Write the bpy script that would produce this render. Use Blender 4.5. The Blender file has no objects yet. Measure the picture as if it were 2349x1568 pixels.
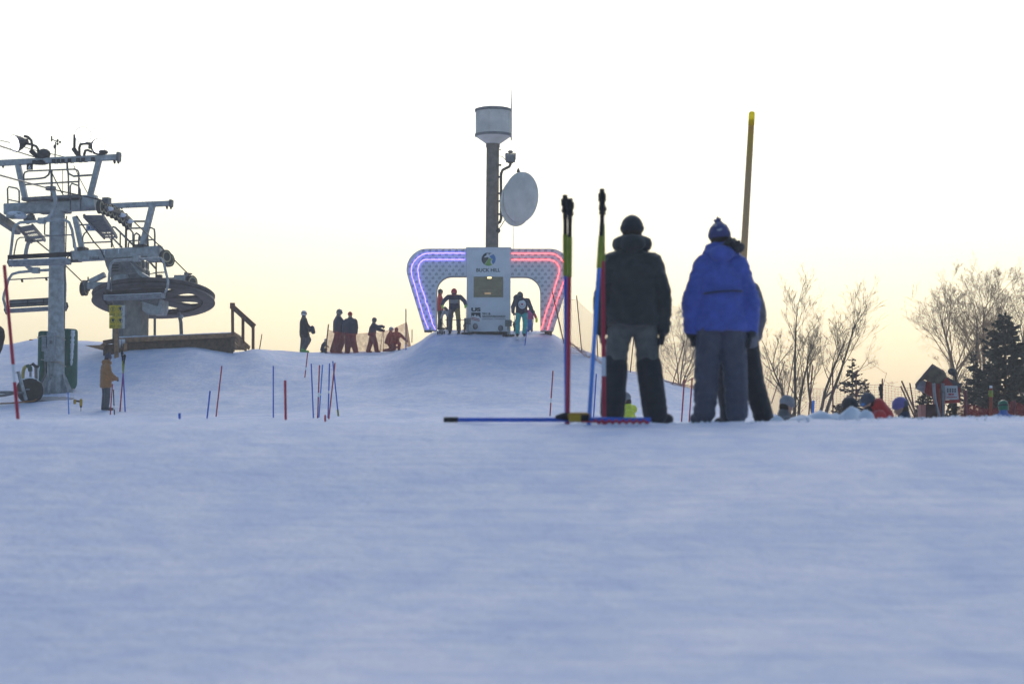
import bpy, math, random
import numpy as np
from mathutils import Vector, Matrix, noise

random.seed(7)
SC = bpy.context.scene
COL = SC.collection

# ------------------------------------------------------------------ camera, sky, sun, exposure
LENS, SENSOR = 85.0, 36.0
PITCH = math.radians(4.0)
CAM_Z = 0.6
cam_data = bpy.data.cameras.new('camera')
cam = bpy.data.objects.new('camera', cam_data)
COL.objects.link(cam)
cam.location = (0, 0, CAM_Z)
cam.rotation_euler = (math.radians(90) + PITCH, 0, 0)
cam_data.lens = LENS
cam_data.sensor_width = SENSOR
cam_data.clip_start = 0.2
cam_data.clip_end = 9000
cam_data.dof.use_dof = True
cam_data.dof.focus_distance = 92.0
cam_data.dof.aperture_fstop = 3.0
SC.camera = cam

SUN_EL = math.radians(35.5)
SUN_AZ = math.radians(6.0)          # clockwise from +Y (the view direction)
world = bpy.data.worlds.new('World')
SC.world = world
world.use_nodes = True
wn = world.node_tree.nodes
wl = world.node_tree.links
sky = wn.new('ShaderNodeTexSky')
sky.sky_type = 'NISHITA'
sky.sun_disc = False
sky.sun_elevation = SUN_EL
sky.sun_rotation = SUN_AZ
sky.altitude = 300
sky.air_density = 1.75
sky.dust_density = 4.0
sky.ozone_density = 6.5
wl.new(sky.outputs[0], wn['Background'].inputs[0])
wn['Background'].inputs[1].default_value = 0.15

sun_data = bpy.data.lights.new('sun', 'SUN')
sun_data.energy = 0.5
sun_data.angle = math.radians(14)
sun_data.color = (1.0, 0.95, 0.88)
sun = bpy.data.objects.new('sun', sun_data)
COL.objects.link(sun)
sd = Vector((math.sin(SUN_AZ) * math.cos(SUN_EL), math.cos(SUN_AZ) * math.cos(SUN_EL), math.sin(SUN_EL)))
sun.rotation_euler = sd.to_track_quat('Z', 'Y').to_euler()
sun.location = (20, 60, 60)

SC.view_settings.view_transform = 'Standard'
SC.view_settings.look = 'None'
SC.view_settings.gamma = 1.0
SC.view_settings.use_curve_mapping = False
SC.view_settings.exposure = -0.08
HAZE = 0.0011
SC.cycles.max_bounces = 8
SC.cycles.transparent_max_bounces = 24

# ------------------------------------------------------------------ measuring the photograph
F = LENS / SENSOR * 2349.0
CP, SP = math.cos(PITCH), math.sin(PITCH)

def ray(u, v):
    dx, dy = (u - 1174.5) / F, (784.0 - v) / F
    return Vector((dx, CP - dy * SP, SP + dy * CP))

def P(u, v, d):
    r = ray(u, v)
    return r * (d / r.y) + Vector((0, 0, CAM_Z))

def on_plane(u, v, p0, n):
    r = ray(u, v)
    o = Vector((0, 0, CAM_Z))
    return o + r * ((p0 - o).dot(n) / r.dot(n))

def m(px, d):
    return px * d / F

def zoomer(x0, y0, s):
    return lambda x, y: ((x0 + x / s) * 0.838929, (y0 + y / s) * 0.838929)

def zrow(v, d):
    return P(1174.5, v, d).z

# ------------------------------------------------------------------ materials
MATS = {}
def mat(name, col, rough=0.7, metal=0.0, var=0.18, scale=6.0, bump=0.0, bscale=40.0, col2=None, spec=0.4, emit=None, estr=0.0, sheen=0.0, snow=0.0):
    if name in MATS:
        return MATS[name]
    mt = bpy.data.materials.new(name)
    mt.use_nodes = True
    nt = mt.node_tree
    n, l = nt.nodes, nt.links
    b = n['Principled BSDF']
    b.inputs['Roughness'].default_value = rough
    b.inputs['Metallic'].default_value = metal
    b.inputs['Specular IOR Level'].default_value = spec
    if sheen:
        b.inputs['Sheen Weight'].default_value = sheen
    tc = n.new('ShaderNodeTexCoord')
    nz = n.new('ShaderNodeTexNoise')
    nz.inputs['Scale'].default_value = scale
    nz.inputs['Detail'].default_value = 5
    nz.inputs['Roughness'].default_value = 0.6
    l.new(tc.outputs['Object'], nz.inputs['Vector'])
    rp = n.new('ShaderNodeValToRGB')
    c1 = [max(0, c * (1 - var)) for c in col]
    c2 = list(col2) if col2 else [min(1, c * (1 + var)) for c in col]
    rp.color_ramp.elements[0].position = 0.35
    rp.color_ramp.elements[1].position = 0.65
    rp.color_ramp.elements[0].color = (*c1, 1)
    rp.color_ramp.elements[1].color = (*c2, 1)
    l.new(nz.outputs['Fac'], rp.inputs['Fac'])
    out = rp.outputs['Color']
    if snow:
        ge = n.new('ShaderNodeNewGeometry')
        sx = n.new('ShaderNodeSeparateXYZ')
        l.new(ge.outputs['Normal'], sx.inputs[0])
        n2 = n.new('ShaderNodeTexNoise'); n2.inputs['Scale'].default_value = 9; n2.inputs['Detail'].default_value = 6
        l.new(tc.outputs['Object'], n2.inputs['Vector'])
        ad = n.new('ShaderNodeMath'); ad.operation = 'MULTIPLY_ADD'
        ad.inputs[1].default_value = 0.9; l.new(n2.outputs['Fac'], ad.inputs[0]); l.new(sx.outputs['Z'], ad.inputs[2])
        mr = n.new('ShaderNodeMapRange')
        mr.inputs['From Min'].default_value = 1.45 - snow; mr.inputs['From Max'].default_value = 1.55 - snow
        l.new(ad.outputs[0], mr.inputs['Value'])
        mx = n.new('ShaderNodeMix'); mx.data_type = 'RGBA'
        l.new(mr.outputs[0], mx.inputs['Factor']); l.new(out, mx.inputs['A']); mx.inputs['B'].default_value = (0.78, 0.80, 0.85, 1)
        out = mx.outputs['Result']
    l.new(out, b.inputs['Base Color'])
    if bump:
        nb = n.new('ShaderNodeTexNoise')
        nb.inputs['Scale'].default_value = bscale
        nb.inputs['Detail'].default_value = 4
        l.new(tc.outputs['Object'], nb.inputs['Vector'])
        bp = n.new('ShaderNodeBump')
        bp.inputs['Strength'].default_value = bump
        bp.inputs['Distance'].default_value = 0.02
        l.new(nb.outputs['Fac'], bp.inputs['Height'])
        l.new(bp.outputs['Normal'], b.inputs['Normal'])
    if emit:
        b.inputs['Emission Color'].default_value = (*emit, 1)
        b.inputs['Emission Strength'].default_value = estr
    MATS[name] = mt
    return mt

def sheer(name, col, alpha, translucent=0.4):
    """Thin woven mesh cloth: some light passes straight through the holes."""
    mt = bpy.data.materials.new(name)
    mt.use_nodes = True
    nt = mt.node_tree; n, l = nt.nodes, nt.links
    n.remove(n['Principled BSDF'])
    tr = n.new('ShaderNodeBsdfTransparent')
    df = n.new('ShaderNodeBsdfDiffuse'); df.inputs[0].default_value = (*col, 1)
    tl = n.new('ShaderNodeBsdfTranslucent'); tl.inputs[0].default_value = (*col, 1)
    m1 = n.new('ShaderNodeMixShader'); m1.inputs[0].default_value = translucent
    m2 = n.new('ShaderNodeMixShader')
    tc = n.new('ShaderNodeTexCoord')
    nz = n.new('ShaderNodeTexNoise'); nz.inputs['Scale'].default_value = 5.0; nz.inputs['Detail'].default_value = 4
    mr = n.new('ShaderNodeMapRange')
    mr.inputs['From Min'].default_value = 0.3; mr.inputs['From Max'].default_value = 0.7
    mr.inputs['To Min'].default_value = max(0, alpha - 0.12); mr.inputs['To Max'].default_value = min(1, alpha + 0.12)
    l.new(tc.outputs['Object'], nz.inputs['Vector']); l.new(nz.outputs['Fac'], mr.inputs['Value'])
    l.new(mr.outputs[0], m2.inputs[0])
    l.new(df.outputs[0], m1.inputs[1]); l.new(tl.outputs[0], m1.inputs[2])
    l.new(tr.outputs[0], m2.inputs[1]); l.new(m1.outputs[0], m2.inputs[2])
    l.new(m2.outputs[0], n['Material Output'].inputs[0])
    return mt

# ------------------------------------------------------------------ mesh builder
WLOC = {}
def basis(z):
    z = z.normalized()
    a = Vector((0, 0, 1)) if abs(z.z) < 0.95 else Vector((1, 0, 0))
    x = a.cross(z).normalized()
    return x, z.cross(x), z

class MB:
    def __init__(self):
        self.v, self.f = [], []
    def add(self, vs, fs):
        o = len(self.v)
        self.v += [tuple(p) for p in vs]
        self.f += [tuple(i + o for i in f) for f in fs]
        return self
    def box(self, c, size, ax=None, taper=1.0):
        c = Vector(c)
        X, Y, Z = ax if ax else (Vector((1, 0, 0)), Vector((0, 1, 0)), Vector((0, 0, 1)))
        sx, sy, sz = [s / 2 for s in size]
        vs = []
        for k, t in ((-1, 1.0), (1, taper)):
            for i, j in ((-1, -1), (1, -1), (1, 1), (-1, 1)):
                vs.append(c + X * i * sx * t + Y * j * sy * t + Z * k * sz)
        return self.add(vs, [(3, 2, 1, 0), (4, 5, 6, 7), (0, 1, 5, 4), (1, 2, 6, 5), (2, 3, 7, 6), (3, 0, 4, 7)])
    def beam(self, p, q, w, h, up=Vector((0, 0, 1)), r=None):
        """rectangular section w (sideways) x h (along up)"""
        p, q = Vector(p), Vector(q)
        z = (q - p).normalized()
        x = up.cross(z)
        x = x.normalized() if x.length > 1e-5 else Vector((1, 0, 0))
        y = z.cross(x)
        L = (q - p).length
        b = min(w, h) * 0.12
        pr = [(-w/2+b, -h/2), (w/2-b, -h/2), (w/2, -h/2+b), (w/2, h/2-b), (w/2-b, h/2), (-w/2+b, h/2), (-w/2, h/2-b), (-w/2, -h/2+b)]
        vs = [p + x*a + y*c for a, c in pr] + [q + x*a + y*c for a, c in pr]
        fs = [tuple(range(7, -1, -1)), tuple(range(8, 16))] + [(i, (i+1) % 8, (i+1) % 8 + 8, i + 8) for i in range(8)]
        return self.add(vs, fs)
    def tube(self, pts, r, n=6, cap=True):
        pts = [Vector(p) for p in pts]
        rs = r if isinstance(r, (list, tuple)) else [r] * len(pts)
        vs, fs = [], []
        px = None
        for i, p in enumerate(pts):
            t = (pts[min(i+1, len(pts)-1)] - pts[max(i-1, 0)])
            t = t.normalized() if t.length > 1e-9 else Vector((0, 0, 1))
            if px is None:
                x, y, _ = basis(t)
            else:
                x = px - t * px.dot(t)
                x = x.normalized() if x.length > 1e-6 else basis(t)[0]
                y = t.cross(x)
            px = x
            for k in range(n):
                a = 2 * math.pi * k / n
                vs.append(p + (x * math.cos(a) + y * math.sin(a)) * rs[i])
        for i in range(len(pts) - 1):
            for k in range(n):
                k2 = (k + 1) % n
                fs.append((i*n+k, i*n+k2, (i+1)*n+k2, (i+1)*n+k))
        if cap and n > 2:
            fs.append(tuple(range(n-1, -1, -1)))
            fs.append(tuple((len(pts)-1)*n + k for k in range(n)))
        return self.add(vs, fs)
    def ell(self, c, rad, ax=None, nu=12, nv=8):
        c = Vector(c)
        X, Y, Z = ax if ax else (Vector((1, 0, 0)), Vector((0, 1, 0)), Vector((0, 0, 1)))
        rx, ry, rz = rad
        vs = [c - Z * rz]
        for j in range(1, nv):
            ph = -math.pi/2 + math.pi * j / nv
            for i in range(nu):
                a = 2*math.pi*i/nu
                vs.append(c + X*(rx*math.cos(ph)*math.cos(a)) + Y*(ry*math.cos(ph)*math.sin(a)) + Z*(rz*math.sin(ph)))
        vs.append(c + Z * rz)
        fs = []
        for i in range(nu):
            fs.append((0, 1+(i+1) % nu, 1+i))
            fs.append((len(vs)-1, len(vs)-1-nu+i, len(vs)-1-nu+(i+1) % nu))
        for j in range(nv-2):
            for i in range(nu):
                a, b = 1+j*nu+i, 1+j*nu+(i+1) % nu
                fs.append((a, b, b+nu, a+nu))
        return self.add(vs, fs)
    def cap(self, p, q, r1, r2, n=10):
        """tapered capsule"""
        p, q = Vector(p), Vector(q)
        d = q - p
        if d.length < 1e-5:
            return self.ell(p, (r1, r1, r1), nu=n, nv=6)
        z = d.normalized()
        pts, rs = [], []
        for k in range(4):
            a = math.pi/2 * k / 3
            pts.append(p - z * r1 * math.cos(a)); rs.append(max(r1 * math.sin(a), r1*0.02))
        for k in range(4):
            a = math.pi/2 * k / 3
            pts.append(q + z * r2 * math.sin(a)); rs.append(max(r2 * math.cos(a), r2*0.02))
        return self.tube(pts, rs, n)
    def lathe(self, prof, o, axis=Vector((0, 0, 1)), n=20, sx=1.0, sy=1.0, ax=None, caps=True):
        o = Vector(o)
        X, Y, Z = ax if ax else basis(axis)
        vs, fs = [], []
        for r, h in prof:
            for k in range(n):
                a = 2*math.pi*k/n
                vs.append(o + X*(r*sx*math.cos(a)) + Y*(r*sy*math.sin(a)) + Z*h)
        for j in range(len(prof)-1):
            for k in range(n):
                k2 = (k+1) % n
                fs.append((j*n+k, j*n+k2, (j+1)*n+k2, (j+1)*n+k))
        closed = prof[0] == prof[-1] or not caps
        if prof[0][0] > 1e-6 and not closed:
            fs.append(tuple(range(n-1, -1, -1)))
        if prof[-1][0] > 1e-6 and not closed:
            fs.append(tuple((len(prof)-1)*n+k for k in range(n)))
        return self.add(vs, fs)
    def prism(self, poly, ext):
        poly = [Vector(p) for p in poly]
        n = len(poly)
        vs = poly + [p + Vector(ext) for p in poly]
        fs = [tuple(range(n-1, -1, -1)), tuple(range(n, 2*n))] + [(i, (i+1) % n, (i+1) % n + n, i+n) for i in range(n)]
        return self.add(vs, fs)
    def grid(self, rows):
        """rows: list of equal-length lists of points"""
        nr, nc = len(rows), len(rows[0])
        vs = [p for r in rows for p in r]
        fs = [(i*nc+j, i*nc+j+1, (i+1)*nc+j+1, (i+1)*nc+j) for i in range(nr-1) for j in range(nc-1)]
        return self.add(vs, fs)
    def build(self, name, material, parent=None, smooth=False, angle=None):
        me = bpy.data.meshes.new(name)
        base = WLOC.get(parent.name, Vector()) if parent else None
        if base is None:
            # top-level single mesh: origin at the lowest middle point
            xs = [p[0] for p in self.v]; ys = [p[1] for p in self.v]; zs = [p[2] for p in self.v]
            base = Vector(((min(xs)+max(xs))/2, (min(ys)+max(ys))/2, min(zs)))
        me.from_pydata([(p[0]-base[0], p[1]-base[1], p[2]-base[2]) for p in self.v], [], self.f)
        me.validate()
        import bmesh
        bm = bmesh.new(); bm.from_mesh(me)
        bmesh.ops.recalc_face_normals(bm, faces=bm.faces)
        bm.to_mesh(me); bm.free()
        if material:
            me.materials.append(material)
        if smooth:
            me.polygons.foreach_set('use_smooth', [True]*len(me.polygons))
            if angle:
                try:
                    me.set_sharp_from_angle(angle=math.radians(angle))
                except Exception:
                    pass
        o = bpy.data.objects.new(name, me)
        COL.objects.link(o)
        if parent:
            o.parent = parent
            WLOC[o.name] = base
        else:
            o.location = base
            WLOC[o.name] = base
        return o

def tag(o, label=None, cat=None, group=None, kind=None):
    if label: o['label'] = label
    if cat: o['category'] = cat
    if group: o['group'] = group
    if kind: o['kind'] = kind
    return o

def thing(name, label, cat, loc, group=None):
    o = bpy.data.objects.new(name, None)
    o.empty_display_size = 0.2
    COL.objects.link(o)
    o.location = loc
    WLOC[o.name] = Vector(loc)
    return tag(o, label, cat, group)

# organic: overlapping primitives fused into one continuous skin
PENDING = []
def organic(name, mb, material, parent, voxel=0.02, smooth=4, fold=0.0, fscale=9.0):
    o = mb.build(name, material, parent)
    r = o.modifiers.new('fuse', 'REMESH'); r.mode = 'VOXEL'; r.voxel_size = voxel; r.use_smooth_shade = True
    if smooth:
        s = o.modifiers.new('soften', 'SMOOTH'); s.factor = 0.5; s.iterations = smooth
    for md in o.modifiers: md.show_viewport = False
    PENDING.append((o, fold, fscale))
    return o

def finalize_organic():
    bpy.context.view_layer.update()
    dg = bpy.context.evaluated_depsgraph_get()
    made, olds = [], []
    for o, fold, fs in PENDING:      # one at a time: fusing many at once stalls
        for md in o.modifiers: md.show_viewport = True
        bpy.context.view_layer.update()
        made.append(bpy.data.meshes.new_from_object(o.evaluated_get(dg)))
        for md in o.modifiers: md.show_viewport = False
    for (o, fold, fs), me in zip(PENDING, made):
        if fold:
            n = len(me.vertices)
            sd_ = n % 97
            co = np.empty(n*3); me.vertices.foreach_get('co', co); co = co.reshape(-1, 3)
            nr = np.array([v.vector[:] for v in me.vertex_normals])
            kk = np.empty(n)
            for i, c in enumerate(co):
                q = Vector((c[0]*fs + sd_, c[1]*fs, c[2]*fs*1.6))
                kk[i] = (1 - 2*abs(noise.noise(q)))*0.9 - 0.35 + noise.noise(q*2.3)*0.35
            co += nr * (kk * fold)[:, None]
            me.vertices.foreach_set('co', co.ravel())
            me.update()
        me.polygons.foreach_set('use_smooth', [True]*len(me.polygons))
        old = o.data
        if not me.materials and old.materials: me.materials.append(old.materials[0])
        o.modifiers.clear()
        o.data = me
        olds.append(old)
    bpy.data.batch_remove(olds)
    PENDING.clear()

TEXTS = []
def text(body, mtl, parent, p_left_bottom, width, height, extr=0.004, rot=None, bold=0.02):
    cu = bpy.data.curves.new('lettering', 'FONT')
    cu.body = body
    cu.extrude = extr
    cu.offset = bold
    cu.materials.append(mtl)
    o = bpy.data.objects.new('lettering', cu)
    COL.objects.link(o)
    o.parent = parent
    base = WLOC[parent.name]
    o.rotation_euler = rot if rot else (math.radians(90), 0, 0)
    TEXTS.append((o, Vector(p_left_bottom) - base, width, height))
    return o

def finalize_text():
    bpy.context.view_layer.update()
    for o, loc, w, h in TEXTS:
        bb = [Vector(c) for c in o.bound_box]
        x0, x1 = min(c.x for c in bb), max(c.x for c in bb)
        y0, y1 = min(c.y for c in bb), max(c.y for c in bb)
        sx, sy = w / max(x1-x0, 1e-4), h / max(y1-y0, 1e-4)
        o.scale = (sx, sy, 1)
        off = o.rotation_euler.to_matrix() @ Vector((x0*sx, y0*sy, 0))
        o.location = loc - off
    bpy.context.view_layer.update()
    dg = bpy.context.evaluated_depsgraph_get()
    done, gone = [], []
    for o, loc, w, h in TEXTS:      # lettering becomes plain mesh
        me = bpy.data.meshes.new_from_object(o.evaluated_get(dg))
        q = bpy.data.objects.new('letters', me)
        COL.objects.link(q)
        q.parent = o.parent; q.location = o.location; q.rotation_euler = o.rotation_euler; q.scale = o.scale
        done.append(q); gone += [o, o.data]
    bpy.data.batch_remove(gone)
    for q in done: q.name = 'lettering'
    TEXTS.clear()

def copy_tree(root):
    c = root.copy(); COL.objects.link(c)
    for ch in list(root.children):
        k = ch.copy(); COL.objects.link(k); k.parent = c
        for g in list(ch.children):
            q = g.copy(); COL.objects.link(q); q.parent = k
    return c
# ------------------------------------------------------------------ terrain
BASE_D = [-400, -60, -5, 0, 8.6, 12, 15, 18, 20, 21.5, 23, 26, 30, 36, 46, 56, 64]
BASE_Z = [-40, -5, -0.15, 0, 0.0, .28, .64, 1.09, 1.34, 1.425, 1.44, 1.20, .55, .30, .90, 2.0, 2.85]
CU = [-600, 0, 38, 60, 130, 215, 300, 400, 450, 490, 545, 585, 640, 700, 880, 930, 965, 1000, 1250, 1330, 1450, 1600, 1700, 1800, 2000, 2800]
CD = [64, 72, 78, 84, 88, 91, 94, 98, 104, 112]
CV = [
 [970, 957, 945, 905, 872, 838, 812, 790, 792, 800],
 [970, 957, 945, 908, 876, 842, 815, 791, 792, 800],
 [970, 957, 945, 909, 876, 843, 815, 792, 793, 800],
 [970, 957, 945, 905, 874, 842, 808, 778, 780, 790],
 [970, 957, 945, 893, 868, 838, 806, 779, 782, 790],
 [970, 957, 946, 900, 865, 830, 803, 784, 785, 792],
 [970, 957, 946, 905, 850, 806, 800, 792, 792, 800],
 [970, 957, 945, 905, 848, 802, 800, 796, 800, 808],
 [970, 957, 945, 905, 848, 796, 800, 800, 805, 812],
 [970, 957, 945, 905, 850, 803, 806, 805, 808, 815],
 [970, 957, 945, 905, 855, 811, 815, 812, 815, 820],
 [970, 957, 945, 905, 850, 795, 800, 803, 808, 815],
 [970, 957, 945, 905, 855, 825, 812, 804, 808, 815],
 [970, 957, 940, 893, 860, 834, 818, 808, 810, 818],
 [970, 957, 938, 890, 856, 832, 817, 809, 811, 818],
 [970, 957, 936, 884, 846, 820, 806, 801, 803, 810],
 [970, 957, 935, 880, 834, 794, 784, 785, 790, 800],
 [970, 957, 935, 878, 826, 770, 758, 758, 766, 785],
 [970, 957, 935, 878, 826, 772, 760, 760, 768, 790],
 [970, 958, 938, 890, 845, 806, 799, 806, 820, 840],
 [972, 960, 950, 925, 890, 858, 850, 856, 870, 890],
 [975, 963, 955, 935, 912, 894, 889, 893, 905, 920],
 [980, 970, 962, 948, 932, 920, 915, 920, 930, 945],
 [985, 980, 975, 968, 962, 957, 955, 960, 965, 980],
 [1005, 1000, 1000, 995, 990, 985, 985, 985, 990, 1000],
 [1005, 1000, 1000, 995, 990, 985, 985, 985, 990, 1000]]
CREST_U = [-800, 0, 1000, 1500, 1800, 2349, 3200]
CREST_V = [951, 953, 961, 959, 956, 951, 949]
CZ = np.array([[zrow(v, d) for v, d in zip(row, CD)] for row in CV])

def heights_raw(x, y):
    x = np.asarray(x, float); y = np.asarray(y, float)
    ys = np.maximum(y, 3.0)
    u = 1174.5 + F * x / ys
    zb = np.interp(y, BASE_D, BASE_Z)
    # crest tilt left/right
    cv = np.interp(u, CREST_U, CREST_V)
    w = np.exp(-((y - 21.5) / 7.0) ** 2) * (y > 3)
    zb = zb + (958.5 - cv) / F * 21.5 * w
    # columns
    d = np.clip(y, CD[0], CD[-1])
    ui = np.clip(np.interp(u, CU, np.arange(len(CU))), 0, len(CU) - 1.0001)
    di = np.clip(np.interp(d, CD, np.arange(len(CD))), 0, len(CD) - 1.0001)
    i, j = ui.astype(int), di.astype(int)
    a, b = ui - i, di - j
    a = a * a * (3 - 2 * a)
    zc = (CZ[i, j]*(1-a)*(1-b) + CZ[i+1, j]*a*(1-b) + CZ[i, j+1]*(1-a)*b + CZ[i+1, j+1]*a*b)
    t = np.clip((y - 50) / 14, 0, 1)
    z = zb * (1 - t) + zc * t
    far = np.clip(y - 112, 0, None)
    z = z - far * 0.28 * np.clip(far / 30, 0, 1)
    z = np.where(y > 112, np.maximum(z, -32), z)
    side = np.clip(np.abs(x) - 45, 0, None)
    z = z - side * 0.10
    return np.maximum(z, -45)

def heights(x, y):
    x = np.asarray(x, float); y = np.asarray(y, float)
    h = 0.05 * np.clip(y, 1, 26) + np.clip(y - 80, 0, 5) * -0.1
    h = np.clip(h, 0.05, 1.1)
    s = 0
    for k, w in ((-1, .2), (-.5, .2), (0, .2), (.5, .2), (1, .2)):
        s = s + w * heights_raw(x + k * 0.25, y + k * h)
    return s

def wob(x, y):
    """small unevenness of the groomed snow"""
    d = (x * x + y * y) ** 0.5
    a = noise.noise(Vector((x * 0.9, y * 0.55, 1.7))) * 0.011
    a += noise.noise(Vector((x * 2.9, y * 1.4, 4.1))) * 0.008
    a += noise.noise(Vector((x * 0.22, y * 0.25, 8.3))) * (0.03 if y < 60 else 0.12)
    if 17.5 < y < 25:      # trodden snow along the crest
        k = 1 - abs(y - 21.2) / 3.8
        a += max(k, 0) * (abs(noise.noise(Vector((x * 3.1, y * 3.1, 2.2)))) * 0.035 + noise.noise(Vector((x * 7, y * 6, 5.2))) * 0.010 - .012)
    if 70 < y < 115:
        a += noise.noise(Vector((x * 0.8, y * 0.8, 3.3))) * 0.05
        a += noise.noise(Vector((x * 2.4, y * 2.4, 6.3))) * 0.018
    return a

def H(x, y):
    return float(heights([x], [y])[0]) + wob(x, y)

def G(u, d):
    """ground point under photograph column u at depth d"""
    x = (u - 1174.5) / F * d * 1.0
    return Vector((x, d, H(x, d)))

def spaced(parts):
    out = []
    for a, b, s in parts:
        n = max(1, int(round((b - a) / s)))
        out += [a + (b - a) * k / n for k in range(n)]
    return out + [parts[-1][1]]

def geo(a, b, n):
    return [a * (b / a) ** (k / n) for k in range(1, n + 1)]

xs = spaced([(-24, -7, .22), (-7, 7, .13), (7, 24, .22)])
xo = geo(24, 3000, 34)
xs = [-q for q in reversed(xo)] + xs + xo
ys = [-400, -200, -100, -50, -25, -12, -6, -3] + spaced([(0, 5, .4), (5, 25, .11), (25, 60, .45), (60, 112, .24)]) + geo(112, 4000, 40)
X, Y = np.meshgrid(np.array(xs), np.array(ys))
Zg = heights(X, Y)
nx, ny = len(xs), len(ys)
vs = []
for j in range(ny):
    for i in range(nx):
        x, y = X[j, i], Y[j, i]
        z = Zg[j, i]
        if -3 < y < 116 and abs(x) < 60:
            z += wob(x, y)
        vs.append((x, y, z))
idx = np.arange(nx * ny).reshape(ny, nx)
fs = np.stack([idx[:-1, :-1], idx[:-1, 1:], idx[1:, 1:], idx[1:, :-1]], -1).reshape(-1, 4)
me = bpy.data.meshes.new('snow_ground')
me.from_pydata(vs, [], fs.tolist())
me.polygons.foreach_set('use_smooth', [True] * len(me.polygons))

def snow_material():
    mt = bpy.data.materials.new('packed_snow')
    mt.use_nodes = True
    n, l = mt.node_tree.nodes, mt.node_tree.links
    b = n['Principled BSDF']
    b.inputs['Roughness'].default_value = 0.75
    b.inputs['Specular IOR Level'].default_value = 0.25
    tc = n.new('ShaderNodeTexCoord')
    mp = n.new('ShaderNodeMapping'); mp.inputs['Scale'].default_value = (1.0, 0.55, 0.8)
    mp.inputs['Rotation'].default_value = (0, 0, 0.35)
    l.new(tc.outputs['Object'], mp.inputs['Vector'])
    a = n.new('ShaderNodeTexNoise'); a.inputs['Scale'].default_value = 3.6; a.inputs['Detail'].default_value = 9; a.inputs['Roughness'].default_value = 0.68
    a.inputs['Distortion'].default_value = 0.6
    l.new(mp.outputs[0], a.inputs['Vector'])
    r = n.new('ShaderNodeValToRGB')
    r.color_ramp.elements[0].position = 0.32; r.color_ramp.elements[0].color = (0.65, 0.695, 0.84, 1)
    r.color_ramp.elements[1].position = 0.68; r.color_ramp.elements[1].color = (0.88, 0.865, 0.90, 1)
    l.new(a.outputs['Fac'], r.inputs['Fac'])
    # broad drifts of fresher and icier snow over the fine mottling
    a2 = n.new('ShaderNodeTexNoise'); a2.inputs['Scale'].default_value = 0.75; a2.inputs['Detail'].default_value = 5; a2.inputs['Distortion'].default_value = 0.8
    l.new(mp.outputs[0], a2.inputs['Vector'])
    r2 = n.new('ShaderNodeValToRGB')
    r2.color_ramp.elements[0].position = 0.34; r2.color_ramp.elements[0].color = (0.80, 0.85, 0.93, 1)
    r2.color_ramp.elements[1].position = 0.66; r2.color_ramp.elements[1].color = (1.0, 0.975, 0.985, 1)
    l.new(a2.outputs['Fac'], r2.inputs['Fac'])
    mm = n.new('ShaderNodeMix'); mm.data_type = 'RGBA'; mm.blend_type = 'MULTIPLY'; mm.inputs['Factor'].default_value = 1.0
    l.new(r.outputs['Color'], mm.inputs['A']); l.new(r2.outputs['Color'], mm.inputs['B'])
    l.new(mm.outputs['Result'], b.inputs['Base Color'])
    # faint scraped lines left by skis and the groomer
    mp2 = n.new('ShaderNodeMapping'); mp2.inputs['Rotation'].default_value = (0, 0, 0.30); mp2.inputs['Scale'].default_value = (0.45, 7.0, 1.0)
    l.new(tc.outputs['Object'], mp2.inputs['Vector'])
    a3 = n.new('ShaderNodeTexNoise'); a3.inputs['Scale'].default_value = 1.1; a3.inputs['Detail'].default_value = 4; a3.inputs['Distortion'].default_value = 0.5
    l.new(mp2.outputs[0], a3.inputs['Vector'])
    r3 = n.new('ShaderNodeValToRGB')
    r3.color_ramp.elements[0].position = 0.36; r3.color_ramp.elements[0].color = (0.88, 0.91, 0.96, 1)
    r3.color_ramp.elements[1].position = 0.56; r3.color_ramp.elements[1].color = (1, 1, 1, 1)
    l.new(a3.outputs['Fac'], r3.inputs['Fac'])
    m3 = n.new('ShaderNodeMix'); m3.data_type = 'RGBA'; m3.blend_type = 'MULTIPLY'; m3.inputs['Factor'].default_value = 1.0
    l.new(mm.outputs['Result'], m3.inputs['A']); l.new(r3.outputs['Color'], m3.inputs['B'])
    l.new(m3.outputs['Result'], b.inputs['Base Color'])
    c = n.new('ShaderNodeTexNoise'); c.inputs['Scale'].default_value = 7; c.inputs['Detail'].default_value = 8; c.inputs['Roughness'].default_value = 0.65
    l.new(tc.outputs['Object'], c.inputs['Vector'])
    bp = n.new('ShaderNodeBump'); bp.inputs['Strength'].default_value = 0.8; bp.inputs['Distance'].default_value = 0.06
    l.new(c.outputs['Fac'], bp.inputs['Height'])
    l.new(bp.outputs['Normal'], b.inputs['Normal'])
    return mt
SNOW = snow_material()
me.materials.append(SNOW)
ground = bpy.data.objects.new('snow_ground', me)
COL.objects.link(ground)
tag(ground, 'wide groomed snow slope rising to a crest and a start hill', kind='structure')
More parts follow.
